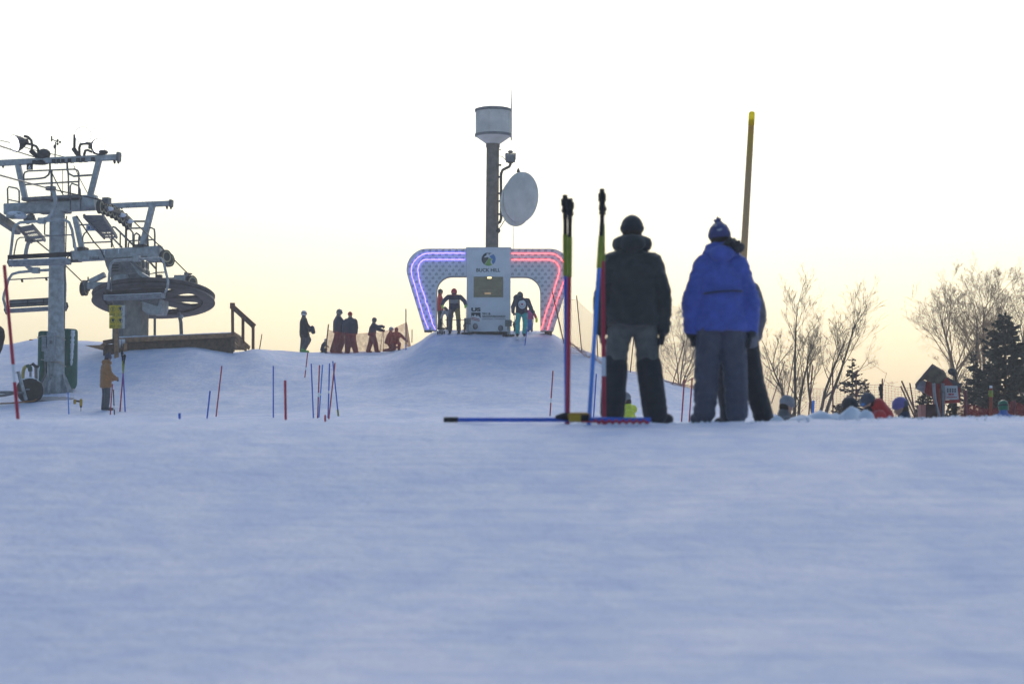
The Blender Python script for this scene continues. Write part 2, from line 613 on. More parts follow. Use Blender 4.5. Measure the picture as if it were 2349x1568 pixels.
# ------------------------------------------------------------------ shared materials
M = dict(
 galv=mat('galvanised_steel', (.40, .42, .43), .5, .35, .25, 5, .15, 60),
 galv_dark=mat('weathered_steel', (.20, .20, .205), .6, .25, .3, 6, .2, 50),
 dark=mat('dark_steel', (.07, .066, .066), .6, .3, .3, 8),
 black=mat('black_rubber', (.018, .018, .02), .7, 0, .3, 10),
 cable=mat('steel_cable', (.06, .06, .065), .5, .6, .2, 30),
 snowcap=mat('settled_snow', (.80, .83, .88), .8, 0, .06, 9, .4, 25),
 panel=mat('white_panel', (.76, .77, .79), .55, 0, .06, 2.5, .05, 20),
 panel_side=mat('panel_edge', (.42, .40, .38), .6, 0, .12, 4),
 print_grey=mat('grey_print', (.24, .26, .30), .6, 0, .05),
 print_dark=mat('dark_print', (.05, .065, .075), .6, 0, .05),
 print_blue=mat('blue_print', (.10, .24, .48), .6, 0, .08),
 print_green=mat('green_print', (.22, .40, .10), .6, 0, .08),
 print_red=mat('red_print', (.42, .07, .09), .6, 0, .08),
 print_white=mat('white_print', (.75, .76, .78), .6, 0, .04),
 neon_blue=mat('blue_light_tube', (.2, .2, .9), .4, 0, .02, emit=(.22, .14, 1.0), estr=9),
 neon_red=mat('red_light_tube', (.9, .2, .2), .4, 0, .02, emit=(1.0, .10, .10), estr=7),
 rust=mat('rusty_brown_steel', (.20, .165, .14), .75, .05, .25, 3.5, .2, 30),
 tank=mat('grey_white_tank', (.72, .66, .59), .6, 0, .12, 2.2, .08, 30),
 dish=mat('grey_fibreglass', (.68, .64, .58), .6, 0, .12, 1.6),
 wood=mat('weathered_timber', (.36, .20, .11), .8, 0, .35, 7, .3, 40),
 wood_dark=mat('dark_timber', (.15, .10, .07), .85, 0, .35, 7, .3, 40),
 wood_red=mat('stained_timber', (.20, .09, .06), .8, 0, .35, 7, .3, 40),
 wood_pole=mat('raw_timber_pole', (.30, .20, .12), .8, 0, .2, 3, .2, 50),
 yellow_sign=mat('yellow_sign_sheet', (.80, .60, .03), .5, 0, .06),
 orange=mat('orange_plastic', (.55, .22, .03), .6, 0, .15),
 green_pad=mat('dark_green_padding', (.04, .13, .095), .75, 0, .3, 3, .3, 18),
 red_pole=mat('red_pole', (.48, .03, .06), .45, 0, .1),
 blue_pole=mat('blue_pole', (.04, .13, .58), .45, 0, .1),
 blue_light=mat('bright_blue_pole', (.09, .27, .75), .45, 0, .1),
 yellow_hinge=mat('yellow_green_sleeve', (.24, .27, .03), .5, 0, .3),
 white_plastic=mat('white_plastic', (.72, .73, .76), .5, 0, .05),
 glass=None)

def rot_z(v, a):
    return Vector((v.x*math.cos(a) - v.y*math.sin(a), v.x*math.sin(a) + v.y*math.cos(a), v.z))

# ------------------------------------------------------------------ start gate on top of the hill
GD = 92.5
def g2(x, y):
    return (914.4 + x * .175, 553.7 + y * .175)
def GP(x, y, dy=0.0):
    """point of the gate's front plane from measured coordinates"""
    u, v = g2(x, y)
    p = P(u, v, GD)
    return Vector((p.x, GD + dy, p.z))

gate = thing('start_gate', 'white twin lane start gate with blue and red light tubes, lettered booth between two arches', 'start gate', P(1121, 760, GD))

def arc(cx, cy, rx, ry, a0, a1, n=10):
    return [(cx + rx*math.cos(math.radians(a0 + (a1-a0)*k/n)), cy - ry*math.sin(math.radians(a0 + (a1-a0)*k/n))) for k in range(n+1)]

left_poly = [(893, 95), (380, 95)] + [(330, 98), (275, 112), (225, 140), (180, 178), (140, 230), (115, 290), (105, 345), (104, 385), (112, 430), (130, 500)] + [(335, 1165), (497, 1165), (500, 660)] + arc(700, 660, 200, 205, 180, 90, 10)[1:] + [(893, 455)]
mirror = lambda pl: [(2360 - x, y + 5) for x, y in pl]
right_poly = mirror(left_poly)
for poly in (left_poly, right_poly):
    pts = [GP(x, y) for x, y in poly]
    mb = MB().prism(pts, (0, 0.55, 0))
    arm = mb.build('arch', M['panel'], gate)
    # soffit and edge trim: a grey band along the inner and outer edge, slightly proud of the sheet
    tr = MB()
    for i in range(len(pts)):
        a, b = pts[i], pts[(i+1) % len(pts)]
        if abs(a.x - b.x) < 1e-4 and abs(a.x - GP(893, 0).x) < .05: continue
        if abs(a.x - b.x) < 1e-4 and abs(a.x - GP(1467, 0).x) < .05: continue
        o = Vector((0, .275, 0))
        n_ = (b - a).cross(Vector((0, 1, 0))).normalized()
        tr.beam(a + o + n_*.004, b + o + n_*.004, .012, .57, up=Vector((0, 1, 0)))
    tr.build('edge_trim', M['panel_side'], arm)
# feet
for x0, x1, y0, y1 in ((335, 432, 1165, 1180), (1915, 2010, 1172, 1250)):
    mb = MB()
    if x0 < 1000:
        mb.beam(GP(x0, 1172, .25), GP(x1, 1172, .25), .5, .05)
    else:
        for xx in (1930, 1962, 1995):
            mb.beam(GP(xx, y0-4, .2), GP(xx, y1+25, .2), .09, .09, up=Vector((0, 1, 0)))
        mb.beam(GP(x0, y0+6, .22), GP(x1, y0+6, .22), .2, .06)
    mb.build('foot', M['wood_red'] if x0 > 1000 else M['dark'], gate)

# booth between the arches, hollow behind its window
front = -0.10
bx0, bx1 = GP(893, 0).x, GP(1467, 0).x
zt, zb = GP(0, 97).z, GP(0, 1165).z - .05
wx0, wx1 = GP(980, 0).x, GP(1375, 0).x
wz1, wz0 = GP(0, 458).z, GP(0, 735).z
yf, yb = GD + front, GD + 1.7
def slab(mb, x0, x1, z0, z1, y0, y1):
    mb.box(((x0+x1)/2, (y0+y1)/2, (z0+z1)/2), (abs(x1-x0), abs(y1-y0), abs(z1-z0)))
    return mb
mb = MB()
slab(mb, bx0, bx1, wz1, zt, yf, yf+.08)
slab(mb, bx0, wx0, wz0, wz1, yf, yf+.08)
slab(mb, wx1, bx1, wz0, wz1, yf, yf+.08)
slab(mb, bx0, bx1, zb, wz0, yf, yf+.08)
slab(mb, bx0, bx0+.07, zb, zt, yf+.08, yb)
slab(mb, bx1-.07, bx1, zb, zt, yf+.08, yb)
slab(mb, bx0+.07, bx1-.07, zb, zt, yb-.07, yb)
booth = mb.build('booth', M['panel'], gate)
slab(MB(), bx0-.03, bx1+.03, zt+.003, zt+.05, yf-.02, yb+.02).build('roof', M['panel'], booth)
inside = mat('booth_lining', (.17, .15, .12), .8, 0, .3, 3)
mb = MB()
slab(mb, bx0+.075, bx1-.075, zb, zt-.1, yb-.12, yb-.075)
slab(mb, bx0+.075, bx0+.1, zb, zt-.1, yf+.1, yb-.13)
slab(mb, bx1-.1, bx1-.075, zb, zt-.1, yf+.1, yb-.13)
slab(mb, bx0+.11, bx1-.11, wz1+.08, wz1+.12, yf+.1, yb-.13)
mb.build('lining', inside, booth)
mb = MB()
slab(mb, wx0+.1, wx1-.1, wz0-.25, wz0+.14, yf+.7, yf+1.1)
mb.build('counter', mat('booth_counter', (.10, .085, .07), .7), booth)
slab(MB(), wx0+.42, wx0+.66, wz0+.22, wz0+.25, yf+.7, yf+1.1).build('shelf_light', mat('shelf_lamp_glow', (.4, .3, .2), .5, emit=(1, .62, .32), estr=.35), booth)
slab(MB(), wx0+.30, wx0+.85, wz0+.36, wz0+.372, yf+.9, yf+.96).build('shelf', mat('shelf_board', (.3, .27, .22), .6), booth)
slab(MB(), GP(1163, 0).x, GP(1217, 0).x, GP(0, 478).z, GP(0, 458).z, yf+.30, yf+.34).build('ceiling_lamp', mat('lit_lamp', (.9, .8, .5), .4, emit=(1, .74, .30), estr=3.2), booth)
mb = MB()
for a, b, z0, z1 in ((wx0, wx1, wz0-.035, wz0), (wx0, wx1, wz1-.02, wz1+.012), (wx0-.02, wx0+.012, wz0, wz1-.02), (wx1-.012, wx1+.02, wz0, wz1-.02)):
    slab(mb, a, b, z0, z1, yf-.025, yf+.05)
win = mb.build('window', M['white_plastic'], booth)
gm = bpy.data.materials.new('booth_glass'); gm.use_nodes = True
gb = gm.node_tree.nodes['Principled BSDF']
gn = gm.node_tree.nodes.new('ShaderNodeBsdfTransparent'); gl = gm.node_tree.nodes.new('ShaderNodeBsdfGlossy')
gl.inputs['Roughness'].default_value = .08
gx = gm.node_tree.nodes.new('ShaderNodeMixShader'); gx.inputs[0].default_value = .09
gnz = gm.node_tree.nodes.new('ShaderNodeTexNoise'); gnz.inputs['Scale'].default_value = 4
gmr = gm.node_tree.nodes.new('ShaderNodeMapRange'); gmr.inputs['To Min'].default_value = .05; gmr.inputs['To Max'].default_value = .16
gm.node_tree.links.new(gnz.outputs['Fac'], gmr.inputs['Value']); gm.node_tree.links.new(gmr.outputs[0], gx.inputs[0])
gm.node_tree.links.new(gn.outputs[0], gx.inputs[1]); gm.node_tree.links.new(gl.outputs[0], gx.inputs[2])
gm.node_tree.links.new(gx.outputs[0], gm.node_tree.nodes['Material Output'].inputs[0])
M['glass'] = gm
slab(MB(), wx0+.012, wx1-.012, wz0, wz1-.02, yf+.01, yf+.016).build('pane', gm, win)
# pilasters beside the window and the lower front sheet
for a, b in ((893, 968), (1392, 1464)):
    slab(MB(), GP(a, 0).x+.004, GP(b, 0).x, GP(0, 757).z, GP(0, 425).z, yf-.018, yf-.002).build('pilaster', M['white_plastic'], booth)
slab(MB(), bx0+.004, bx1-.004, zb, GP(0, 760).z, yf-.03, yf-.002).build('front_sheet', M['panel'], booth)

# light tubes
def tube_line(pts, mt):
    q = [GP(x, y, -.045) for x, y in pts]
    sm = [q[0]]
    for a, b in zip(q, q[1:]):
        sm += [a.lerp(b, .5), b]
    MB().tube(q, .0085, 6).build('light_tube', mt, gate, True)
lo = [(870, 155), (430, 155), (370, 158), (315, 172), (260, 205), (205, 262), (175, 318), (165, 390), (176, 460), (220, 600), (265, 770), (300, 890), (340, 1020), (390, 1145)]
li = [(870, 237), (360, 237), (320, 245), (285, 275), (258, 325), (252, 375), (262, 460), (285, 570), (330, 690), (352, 760), (352, 795), (385, 850), (390, 900), (420, 980), (445, 1080), (482, 1150)]
ro = [(1480, 160), (2010, 160), (2060, 172), (2110, 210), (2165, 275), (2192, 330), (2203, 390), (2195, 455), (2160, 540), (2110, 680), (2060, 820), (2000, 990), (1950, 1160)]
ri = [(1480, 240), (1985, 240), (2035, 255), (2080, 292), (2103, 335), (2108, 385), (2096, 440), (2020, 690), (1940, 900), (1885, 1110), (1858, 1155)]
for pl, mt in ((lo, M['neon_blue']), (li, M['neon_blue']), (ro, M['neon_red']), (ri, M['neon_red'])):
    tube_line(pl, mt)

# printed ring emblems on both arches
def inside_poly(x, y, poly):
    c = False
    for i in range(len(poly)):
        (x1, y1), (x2, y2) = poly[i], poly[i-1]
        if (y1 > y) != (y2 > y) and x < (x2-x1)*(y-y1)/(y2-y1)+x1: c = not c
    return c
EM = -.004
for poly, x0 in ((left_poly, 60), (right_poly, 1404)):
    mb = MB()
    row = 0
    y = 122
    while y < 1160:
        x = x0 + (43.5 if row % 2 else 0)
        while x < x0 + 900:
            if all(inside_poly(x + dx, y + dy, poly) for dx, dy in ((-19, 0), (19, 0), (0, -19), (0, 19))):
                for a0, a1 in ((20, 110), (140, 260), (290, 370)):
                    o = [GP(x+18*math.cos(math.radians(a)), y-18*math.sin(math.radians(a)), EM) for a in np.linspace(a0, a1, 5)]
                    i_ = [GP(x+12*math.cos(math.radians(a)), y-12*math.sin(math.radians(a)), EM) for a in np.linspace(a1, a0, 5)]
                    mb.add(o + i_, [tuple(range(10))])
                mb.add([GP(x+a, y+b, EM) for a, b in ((-9, 4), (-2, -8), (3, -2), (9, -6), (2, 9), (-2, 2))], [(0, 1, 2, 5), (2, 3, 4, 5)])
            x += 87
        y += 51; row += 1
    tag(mb.build('printed_emblems', M['print_grey'], gate), 'repeating printed ring emblems on the arch', kind='stuff')

# round mountain logo
LY = front - .004
def LP(x, y, k=0):
    return GP(1180 + x*92, 235 - y*88, LY - .002*k)
def cpts(a0, a1, n=12, r=1.0):
    return [(r*math.cos(math.radians(a)), r*math.sin(math.radians(a))) for a in np.linspace(a0, a1, n)]
def flat(poly, mt, k=0, name='logo_shape'):
    return MB().prism([LP(x, y, k) for x, y in poly], (0, .0015, 0)).build(name, mt, booth)
flat(cpts(108, 232) + [(-.05, .05), (.02, .22), (-.30, .45)], M['print_dark'])
flat(cpts(48, -52) + [(.42, -.30), (.60, -.02), (.42, .06), (.28, .20), (.10, .40)], M['print_blue'])
flat([(-.58, -.80)] + cpts(236, 300, 8) + [(.28, -.52), (.30, -.25), (.52, .0), (.30, .05), (.14, .22), (.06, .10), (-.12, -.05), (-.30, -.45)], M['print_green'])
flat([(-.35, .92), (.38, .92), (.35, .80), (.14, .84), (.10, .50), (.02, .50), (.0, .84), (-.30, .80)], M['print_dark'], 1)
flat([(-.60, .38), (-.35, .52), (-.02, .60), (.30, .78), (.36, .70), (.08, .46), (.02, .30), (-.10, .32), (-.32, .28), (-.60, .22)], M['print_white'], 2)
text('BUCK HILL', M['print_dark'], booth, GP(1020, 402, front-.006), GP(1332, 0).x-GP(1020, 0).x, GP(0, 355).z-GP(0, 402).z, .003)
fs = front - .036  # lower sheet
text('US', M['print_dark'], booth, GP(953, 922, fs), GP(1075, 0).x-GP(953, 0).x, GP(0, 870).z-GP(0, 922).z, .008, None, .05)
text('SKI &', M['print_dark'], booth, GP(1098, 963, fs), GP(1208, 0).x-GP(1098, 0).x, GP(0, 935).z-GP(0, 963).z, .003)
text('SNOWBOARD', M['print_dark'], booth, GP(1098, 1000, fs), GP(1397, 0).x-GP(1098, 0).x, GP(0, 971).z-GP(0, 1000).z, .004)
text('CENTRAL DIVISION', M['print_grey'], booth, GP(1098, 1028, fs), GP(1397, 0).x-GP(1098, 0).x, GP(0, 1011).z-GP(0, 1028).z, .0015)
def fl2(poly, mt, name):
    MB().prism([GP(x, y, fs) for x, y in poly], (0, .003, 0)).build(name, mt, booth)
fl2([(952, 935), (1075, 935), (1075, 1006), (1040, 968), (1022, 985), (1003, 952), (985, 985), (970, 972), (952, 985)], M['print_dark'], 'mountain_emblem')
for dy in (0, 22):
    fl2([(952, 992+dy), (1062, 1020+dy*.9), (1062, 1030+dy*.9), (952, 1003+dy)], M['print_red'], 'emblem_stripe')

# thin aerial on the gate roof
MB().tube([GP(1504, 100, .5), P(1178, 478, GD+.5)], [.012, .006], 5).build('aerial', M['white_plastic'], gate)

# timing posts with start wands
for (px, py, sx, lab) in ((905, 1195, 1, 'grey timing post at the left edge of the booth, wand pointing into left lane'),
                          (1440, 1215, -1, 'grey timing post at the right edge of the booth, wand pointing into right lane')):
    b = GP(px, py, -.45)
    b.z = H(b.x, b.y)
    tp = thing('timing_post', lab, 'timing post', b, 'start wand posts of the gate')
    s = m(1, GD) * .175
    top = b + Vector((0, 0, 200*s))
    MB().beam(b - Vector((0, 0, .2)), top, .10, .07, up=Vector((0, 1, 0))).build('post', M['galv'], tp)
    if sx > 0:
        MB().beam(b + Vector((-.13, .1, -.1)), b + Vector((-.10, .1, 150*s)), .07, .05, up=Vector((0, 1, 0))).build('stake', mat('pinkish_stake', (.42, .25, .20), .7), tp)
    MB().box(b + Vector((0, -.06, 165*s)), (.26, .14, .24)).build('timer_box', M['galv_dark'], tp)
    MB().ell(b + Vector((sx*.30, -.02, 100*s)), (.10, .08, .12)).build('lens_cover', M['galv_dark'], tp, True)
    MB().tube([b + Vector((.02*sx, -.12, 180*s)), b + Vector((-sx*(.85 if sx > 0 else .3), -.12, 182*s))], .014, 6).build('wand', M['dark'], tp)
    fb = MB()
    for k in range(5):
        fb.ell(b + Vector((-.18 + .09*k, -.30 + .05*(k % 2), .0)), (.07, .1, .045), nu=7, nv=5)
    fb.build('ground_clamp', M['dark'], tp, True)
b = GP(562, 1197, -.6); b.z = H(b.x, b.y)
mb = MB()
for k in range(4):
    mb.box(b + Vector((-.12 + .08*k, 0, .05 + .02*(k % 2))), (.06, .2, .1 + .03*(k % 3)))
tag(mb.build('start_block', M['black']), 'small black start block in the snow before the left lane', 'start block')

# ------------------------------------------------------------------ tank tower behind the gate
TD = 108.0
w1 = lambda x, y: (1048.6 + x*.2514, 192.9 + y*.2514)
def WP(x, y, dy=0):
    u, v = w1(x, y); p = P(u, v, TD); return Vector((p.x, TD+dy, p.z))
k = m(.2514, TD)
mast_x = WP(322, 0).x
gz = H(mast_x, TD)
tower = thing('tank_tower', 'tall brown steel mast with round grey tank and dish behind the start gate', 'tank tower', (mast_x, TD, gz))
mb = MB()
bot = WP(318, 1500); topm = WP(326, 575)
mb.tube([Vector((mast_x-.03, TD, gz-1)), bot, topm], [59*k, 59*k, 58*k], 24)
mb.tube([WP(326, 578), WP(327, 540)], 64*k, 24)
mast = mb.build('mast', M['rust'], tower, True, 40)
cz = lambda y: WP(0, y).z
c = Vector((WP(330, 0).x, TD, 0))
prof = [(62*k, cz(548)), (66*k, cz(545)), (163*k, cz(478)), (163*k, cz(455)), (163*k, cz(235)), (163*k, cz(228)), (120*k, cz(216)), (60*k, cz(206)), (0, cz(203))]
tank = MB().lathe(prof, c, n=40).build('tank', M['tank'], tower, True, 30)
for y in (468, 242):
    MB().lathe([(164*k, cz(y)-.06), (170*k, cz(y)-.05), (170*k, cz(y)+.05), (164*k, cz(y)+.06)], c, n=40).build('rim_band', M['galv_dark'], tank, True, 30)
mb = MB()
for a in (-0.25, 1.1, 2.2, 3.3, 4.4, 5.3):
    q = c + Vector((math.sin(a)*165*k, -math.cos(a)*165*k, 0))
    mb.beam(q + Vector((0, 0, cz(440))), q + Vector((0, 0, cz(250))), .05, .03, up=Vector((q.x-c.x, q.y-c.y, 0)))
    for yy in range(255, 440, 18):
        mb.ell(q + Vector((q.x-c.x, q.y-c.y, 0))*.02 + Vector((0, 0, cz(yy))), (.025, .025, .025), nu=5, nv=4)
mb.build('seam', M['tank'], tank)['kind'] = 'stuff'
MB().tube([WP(494, 515), WP(495, 240), WP(499, 40)], [.03, .028, .012], 5).build('whip_aerial', M['galv'], tower)
# stand-off pipe, floodlight
pipe = [WP(372, 1268), WP(392, 1258), WP(402, 1225), WP(402, 1100), WP(400, 850), WP(402, 815), WP(415, 785), WP(445, 768), WP(475, 755), WP(486, 735), WP(487, 720)]
MB().tube(pipe, 13*k, 10).build('bracket_pipe', M['dark'], tower, True)
mb = MB()
for y in (742, 850, 1000, 1070, 1190):
    mb.beam(WP(360, y, -.1), WP(405, y, -.1), .1, .08)
mb.tube([WP(385, 598), WP(400, 600)], .03, 5)
mb.build('clamp', M['dark'], tower)['kind'] = 'stuff'
lamp = MB().box(WP(487, 678), (86*k, .45, 66*k)).build('floodlight', M['galv_dark'], tower)
mb = MB()
mb.beam(WP(444, 690, 0), WP(443, 634, 0), .05, .06, up=Vector((0, 1, 0)))
mb.beam(WP(530, 690, 0), WP(531, 630, 0), .05, .06, up=Vector((0, 1, 0)))
mb.beam(WP(443, 634, .003), WP(531, 632, .003), .05, .04); mb.build('yoke', M['galv_dark'], lamp)
MB().lathe([(0, 0), (24*k, 0), (26*k, 10*k), (14*k, 14*k), (0, 14*k)], WP(487, 722), n=14).build('base_flange', M['dark'], lamp, True, 30)
MB().ell(WP(487, 617), (25*k, .12, 13*k)).build('sensor', M['galv_dark'], lamp, True)
MB().tube([WP(385, 656), WP(415, 662), WP(440, 690), WP(448, 700)], .015, 5).build('wire', M['cable'], tower)
MB().tube([WP(447, 1200), WP(440, 1230), WP(410, 1280), WP(384, 1318)], .02, 5).build('wire', M['cable'], tower)
MB().ell(WP(376, 1340, -.2), (.1, .12, .12)).build('cable_gland', M['dark'], tower)
MB().ell(WP(432, 1190, -.15), (.22, .1, .12)).build('dish_joint', M['dark'], tower)
# dish antenna: shallow drum seen from three quarters
ctr = WP(578, 1045, -.5)
ax_n = Vector((.55, -.80, -.16)).normalized()
X, Yv, Z = basis(ax_n)
Rm = 232*k
def roll(v, a): return v
prof = [(0, -.30), (.55*Rm, -.24), (.92*Rm, -.10), (Rm, 0), (1.0*Rm, .10), (.90*Rm, .20), (.55*Rm, .32), (.2*Rm, .36), (0, .37)]
dish = MB().lathe(prof, ctr, ax=(X, Yv, Z), n=48, sx=.80).build('dish', M['dish'], tower, True, 50)
prof2 = [(0, -.34), (.9*Rm, -.30), (.97*Rm, -.18), (.97*Rm, -.08), (0, -.06)]
MB().lathe(prof2, ctr + Yv*(-.22) - X*.08, ax=(X, Yv, Z), n=48, sx=.78).build('dish_back', M['dish'], dish, True, 40)
MB().beam(ctr - Z*.3, WP(405, 1060), .12, .12).build('dish_mount', M['dark'], tower)
MB().lathe([(.05, 0), (.09, .02), (.02, .2), (0, .22)], WP(558, 826, -.7), n=8).build('beacon', M['dark'], tower)
# ------------------------------------------------------------------ chairlift: tower, top terminal, chairs, cables
YAW = math.radians(12)
LD = Vector((math.sin(YAW), math.cos(YAW), 0))      # along the line, away from the camera
RD = Vector((math.cos(YAW), -math.sin(YAW), 0))     # across the line
UP = Vector((0, 0, 1))
z1 = lambda x, y: (x * .2140, 268.4 + y * .2140)
z2 = lambda x, y: (167.8 + x * .2140, 402.7 + y * .2140)
z3 = lambda x, y: (x * .2140, 503.4 + y * .2140)
z4 = lambda x, y: (x * .1712, 713.1 + y * .1712)
z5 = lambda x, y: (209.7 + x * .17857, 654.4 + y * .17857)
TWD, TMD = 83.5, 93.5
tw0 = P(128, 885, TWD); tw0.z = H(tw0.x, TWD)
def T(zf, x, y, l=0.0):
    """point on the tower's crossarm plane, shifted l metres along the line"""
    u, v = zf(x, y)
    return on_plane(u, v, tw0 + LD * l, LD)
tm0 = P(305, 772, TMD)
def K(zf, x, y, l=0.0):
    u, v = zf(x, y)
    return on_plane(u, v, tm0 + LD * l, LD)
def K0(u, v, l=0.0):
    return on_plane(u, v, tm0 + LD * l, LD)
S = m(.2140, TWD); SK = m(.2140, TMD)

lift = thing('lift_tower', 'grey chairlift tower carrying the floodlights and the black number plate 6', 'lift tower', tw0)
mb = MB()
top = T(z1, 615, 1010)
ax0 = Vector((tw0.x, tw0.y, tw0.z - .6)); r0, r1 = .30, .265
mb.tube([ax0, Vector((tw0.x, tw0.y, tw0.z + .02)), top], [r0, r0, r1], 28)
pole = mb.build('mast', M['galv'], lift, True, 40)
for dz in (1.95, 4.6, 6.8):
    t = dz / (top.z - tw0.z)
    c = Vector((tw0.x, tw0.y, tw0.z)).lerp(top, t)
    r = r0 + (r1 - r0) * t
    MB().lathe([(r, -.03), (r+.012, -.025), (r+.012, .025), (r, .03)], c, UP, 28).build('weld_ring', M['galv'], pole, True, 30)
mb = MB()
for k in range(8):
    a = k * math.pi / 4 + .2
    d = Vector((math.cos(a), math.sin(a), 0))
    b = Vector((tw0.x, tw0.y, tw0.z - .05))
    mb.prism([b + d*.29 + Vector((-d.y, d.x, 0))*-.012, b + d*.62 + Vector((-d.y, d.x, 0))*-.012, b + d*.29 + UP*.75 + Vector((-d.y, d.x, 0))*-.012], Vector((-d.y, d.x, 0))*.024)
    MBk = None
mb.build('base_flange', M['galv'], pole)
# crossarms and uprights
def kbeam(a, b, w, h, name, mt=M['galv'], par=lift, upv=UP):
    return MB().beam(a, b, w, h, up=upv).build(name, mt, par)
lowarm = kbeam(T(z1, 60, 990), T(z1, 1035, 938), .36, .38, 'lower_crossarm')
kbeam(T(z1, 285, 895), T(z1, 890, 858), .9, .10, 'catwalk', M['galv_dark'], lift)
mb = MB()
for k in range(14):
    x = 320 + k*16
    mb.box(T(z1, x, 918 - k*.9, -.2), (.05, .03, .09), (RD, LD, UP))
mb.build('toe_board', M['galv'], lift)['kind'] = 'stuff'
kbeam(T(z1, 190, 500), T(z1, 275, 895), .18, .19, 'upright', upv=LD)
kbeam(T(z1, 1065, 450), T(z1, 955, 890), .18, .19, 'upright', upv=LD)
toparm = kbeam(T(z1, -120, 500), T(z1, 1282, 430), .2, .20, 'top_crossarm')
for xx in (1228, 1268, 32):
    y = 480 if xx > 100 else 525
    MB().tube([T(z1, xx, y-15), T(z1, xx, y), T(z1, xx+2, y+20)], [.05, .05, .03], 6).build('hook', M['dark'], toparm)
mb = MB(); mb.beam(T(z1, 1262, 428), T(z1, 1284, 428), .3, .32); mb.build('end_cap', M['galv_dark'], toparm)
mb = MB()
for x in (380, 460, 590, 640, 690, 760, 850, 905, 1010):
    mb.box(T(z1, x, 487 - (x-400)*.05), (.12, .3, .12), (RD, LD, UP))
mb.build('bracket', M['dark'], toparm)['kind'] = 'stuff'
def rail(zf, pts, r, name='railing', l=0, mt=M['galv_dark'], par=lift, fn=T, n=6):
    q = [fn(zf, x, y, l) for x, y in pts]
    return MB().tube(q, r, n).build(name, mt, par, True)
rr = .030
rail(z1, [(255, 680), (255, 620), (265, 595), (300, 580), (540, 570), (800, 560), (832, 572), (845, 600), (845, 840)], rr)
rail(z1, [(270, 725), (550, 708), (840, 692)], rr)
rail(z1, [(552, 570), (555, 890)], .045)
rail(z1, [(720, 490), (733, 640), (735, 845)], rr)
rail(z1, [(535, 490), (537, 570), (520, 620), (480, 650), (420, 660), (262, 670)], .036)
rail(z1, [(720, 490), (722, 570), (740, 610), (790, 635), (985, 622)], .036)
rail(z1, [(85, 945), (80, 770), (95, 747), (180, 765), (205, 790), (207, 935)], rr)
rail(z1, [(90, 885), (205, 910)], .024)
rail(z1, [(755, 1000), (753, 740), (770, 712), (840, 735), (858, 780), (865, 1000)], rr, l=-.45)
rail(z1, [(480, 1080), (478, 1260), (560, 1275)], .028)
rail(z1, [(365, 1050), (365, 1120)], .028)
# walkway ends with snow, lower-left sheave train under its catwalk
mb = MB(); mb.box(T(z1, 170, 1060, -.3), (.5, .5, .16), (RD, LD, UP))
mb.build('walkway_plate', M['galv'], lift)
mb = MB(); mb.ell(T(z1, 170, 1045, -.3), (.36, .3, .12), nu=10, nv=6); mb.ell(T(z1, 215, 1065, -.35), (.25, .25, .1), nu=10, nv=6)
mb.build('snow_heap', M['snowcap'], lift, True)
# catwalks running along the line below the sheaves (seen from below)
def catwalk(pts_front, pts_back, zf, holes, name='sheave_walkway'):
    a, b = pts_front; c, d = pts_back
    q = [T(zf, *a, -1.6), T(zf, *b, -1.6), T(zf, *d, 1.9), T(zf, *c, 1.9)]
    mb = MB()
    # two stringers with grating bars between
    for p0, p1 in ((q[0], q[3]), (q[1], q[2])):
        mb.beam(p0, p1, .06, .14)
    o = mb.build(name, M['galv_dark'], lift)
    g = MB()
    for k in range(15):
        t = k / 14
        if any(abs(t - h) < w for h, w in holes): continue
        g.beam(q[0].lerp(q[3], t), q[1].lerp(q[2], t), .255, .03)
    for k in range(1, 8):
        g.beam(q[0].lerp(q[1], k/8), q[3].lerp(q[2], k/8), .012, .03)
    gg = g.build('grating', M['galv_dark'], o); gg['kind'] = 'stuff'
    return o
catwalk(((205, 1190), (345, 1165)), ((340, 1335), (480, 1318)), z1, [(.30, .06), (.58, .10), (.86, .07)])
mb = MB()
mb.beam(T(z1, -40, 1060, -2.2), T(z1, 190, 1215, 1.0), .22, .30)
mb.build('sheave_beam', M['galv_dark'], lift)
catwalk(((900, 1060), (1100, 1060)), ((1120, 1290), (1250, 1285)), z1, [(.80, .05), (.93, .03)])

def wheel_at(c, r, par, mt_r, mt_h, w=.07, ax=None):
    """sheave: dark rim with a pale liner and a hub"""
    A = ax or RD
    a = MB().lathe([(r*.80, -w), (r, -w), (r, -w*.4), (r*.93, 0), (r, w*.4), (r, w), (r*.80, w)], c, A, 22).build('sheave', mt_r, par, True, 40)
    MB().lathe([(r*.62, -w*1.15), (r*.82, -w*1.15), (r*.82, w*1.15), (r*.62, w*1.15), (r*.62, -w*1.15)], c, A, 22).build('liner', M['liner'], a, True, 40)
    MB().lathe([(0, -w*.7), (r*.62, -w*.7), (r*.62, w*.7), (0, w*.7)], c, A, 16).build('hub', mt_h, a, True, 40)
    return a
M['liner'] = mat('pale_rubber_liner', (.50, .42, .26), .7, 0, .1)
trainpts = [(290, 335), (335, 350), (380, 367), (425, 388), (470, 412), (512, 442), (555, 475), (590, 512)]
cen = [T(z2, x, y, -1.6 + i*.46) for i, (x, y) in enumerate(trainpts)]
tr = MB()
for a, b in zip(cen, cen[1:]):
    tr.beam(a - RD*.10, b - RD*.10, .05, .20)
    tr.beam(a + RD*.13, b + RD*.13, .04, .12)
train = tr.build('sheave_train', M['dark'], lift)
for i, c in enumerate(cen):
    wheel_at(c, .235, train, M['dark'], M['galv_dark'], .06)
mb = MB()
for i in (1, 4, 6):
    mb.ell(cen[i].lerp(cen[i+1], .5) + RD*.13 - LD*.05, (.14, .28, .07), nu=9, nv=6)
mb.build('snow_cap', M['snowcap'], train, True)['kind'] = 'stuff'
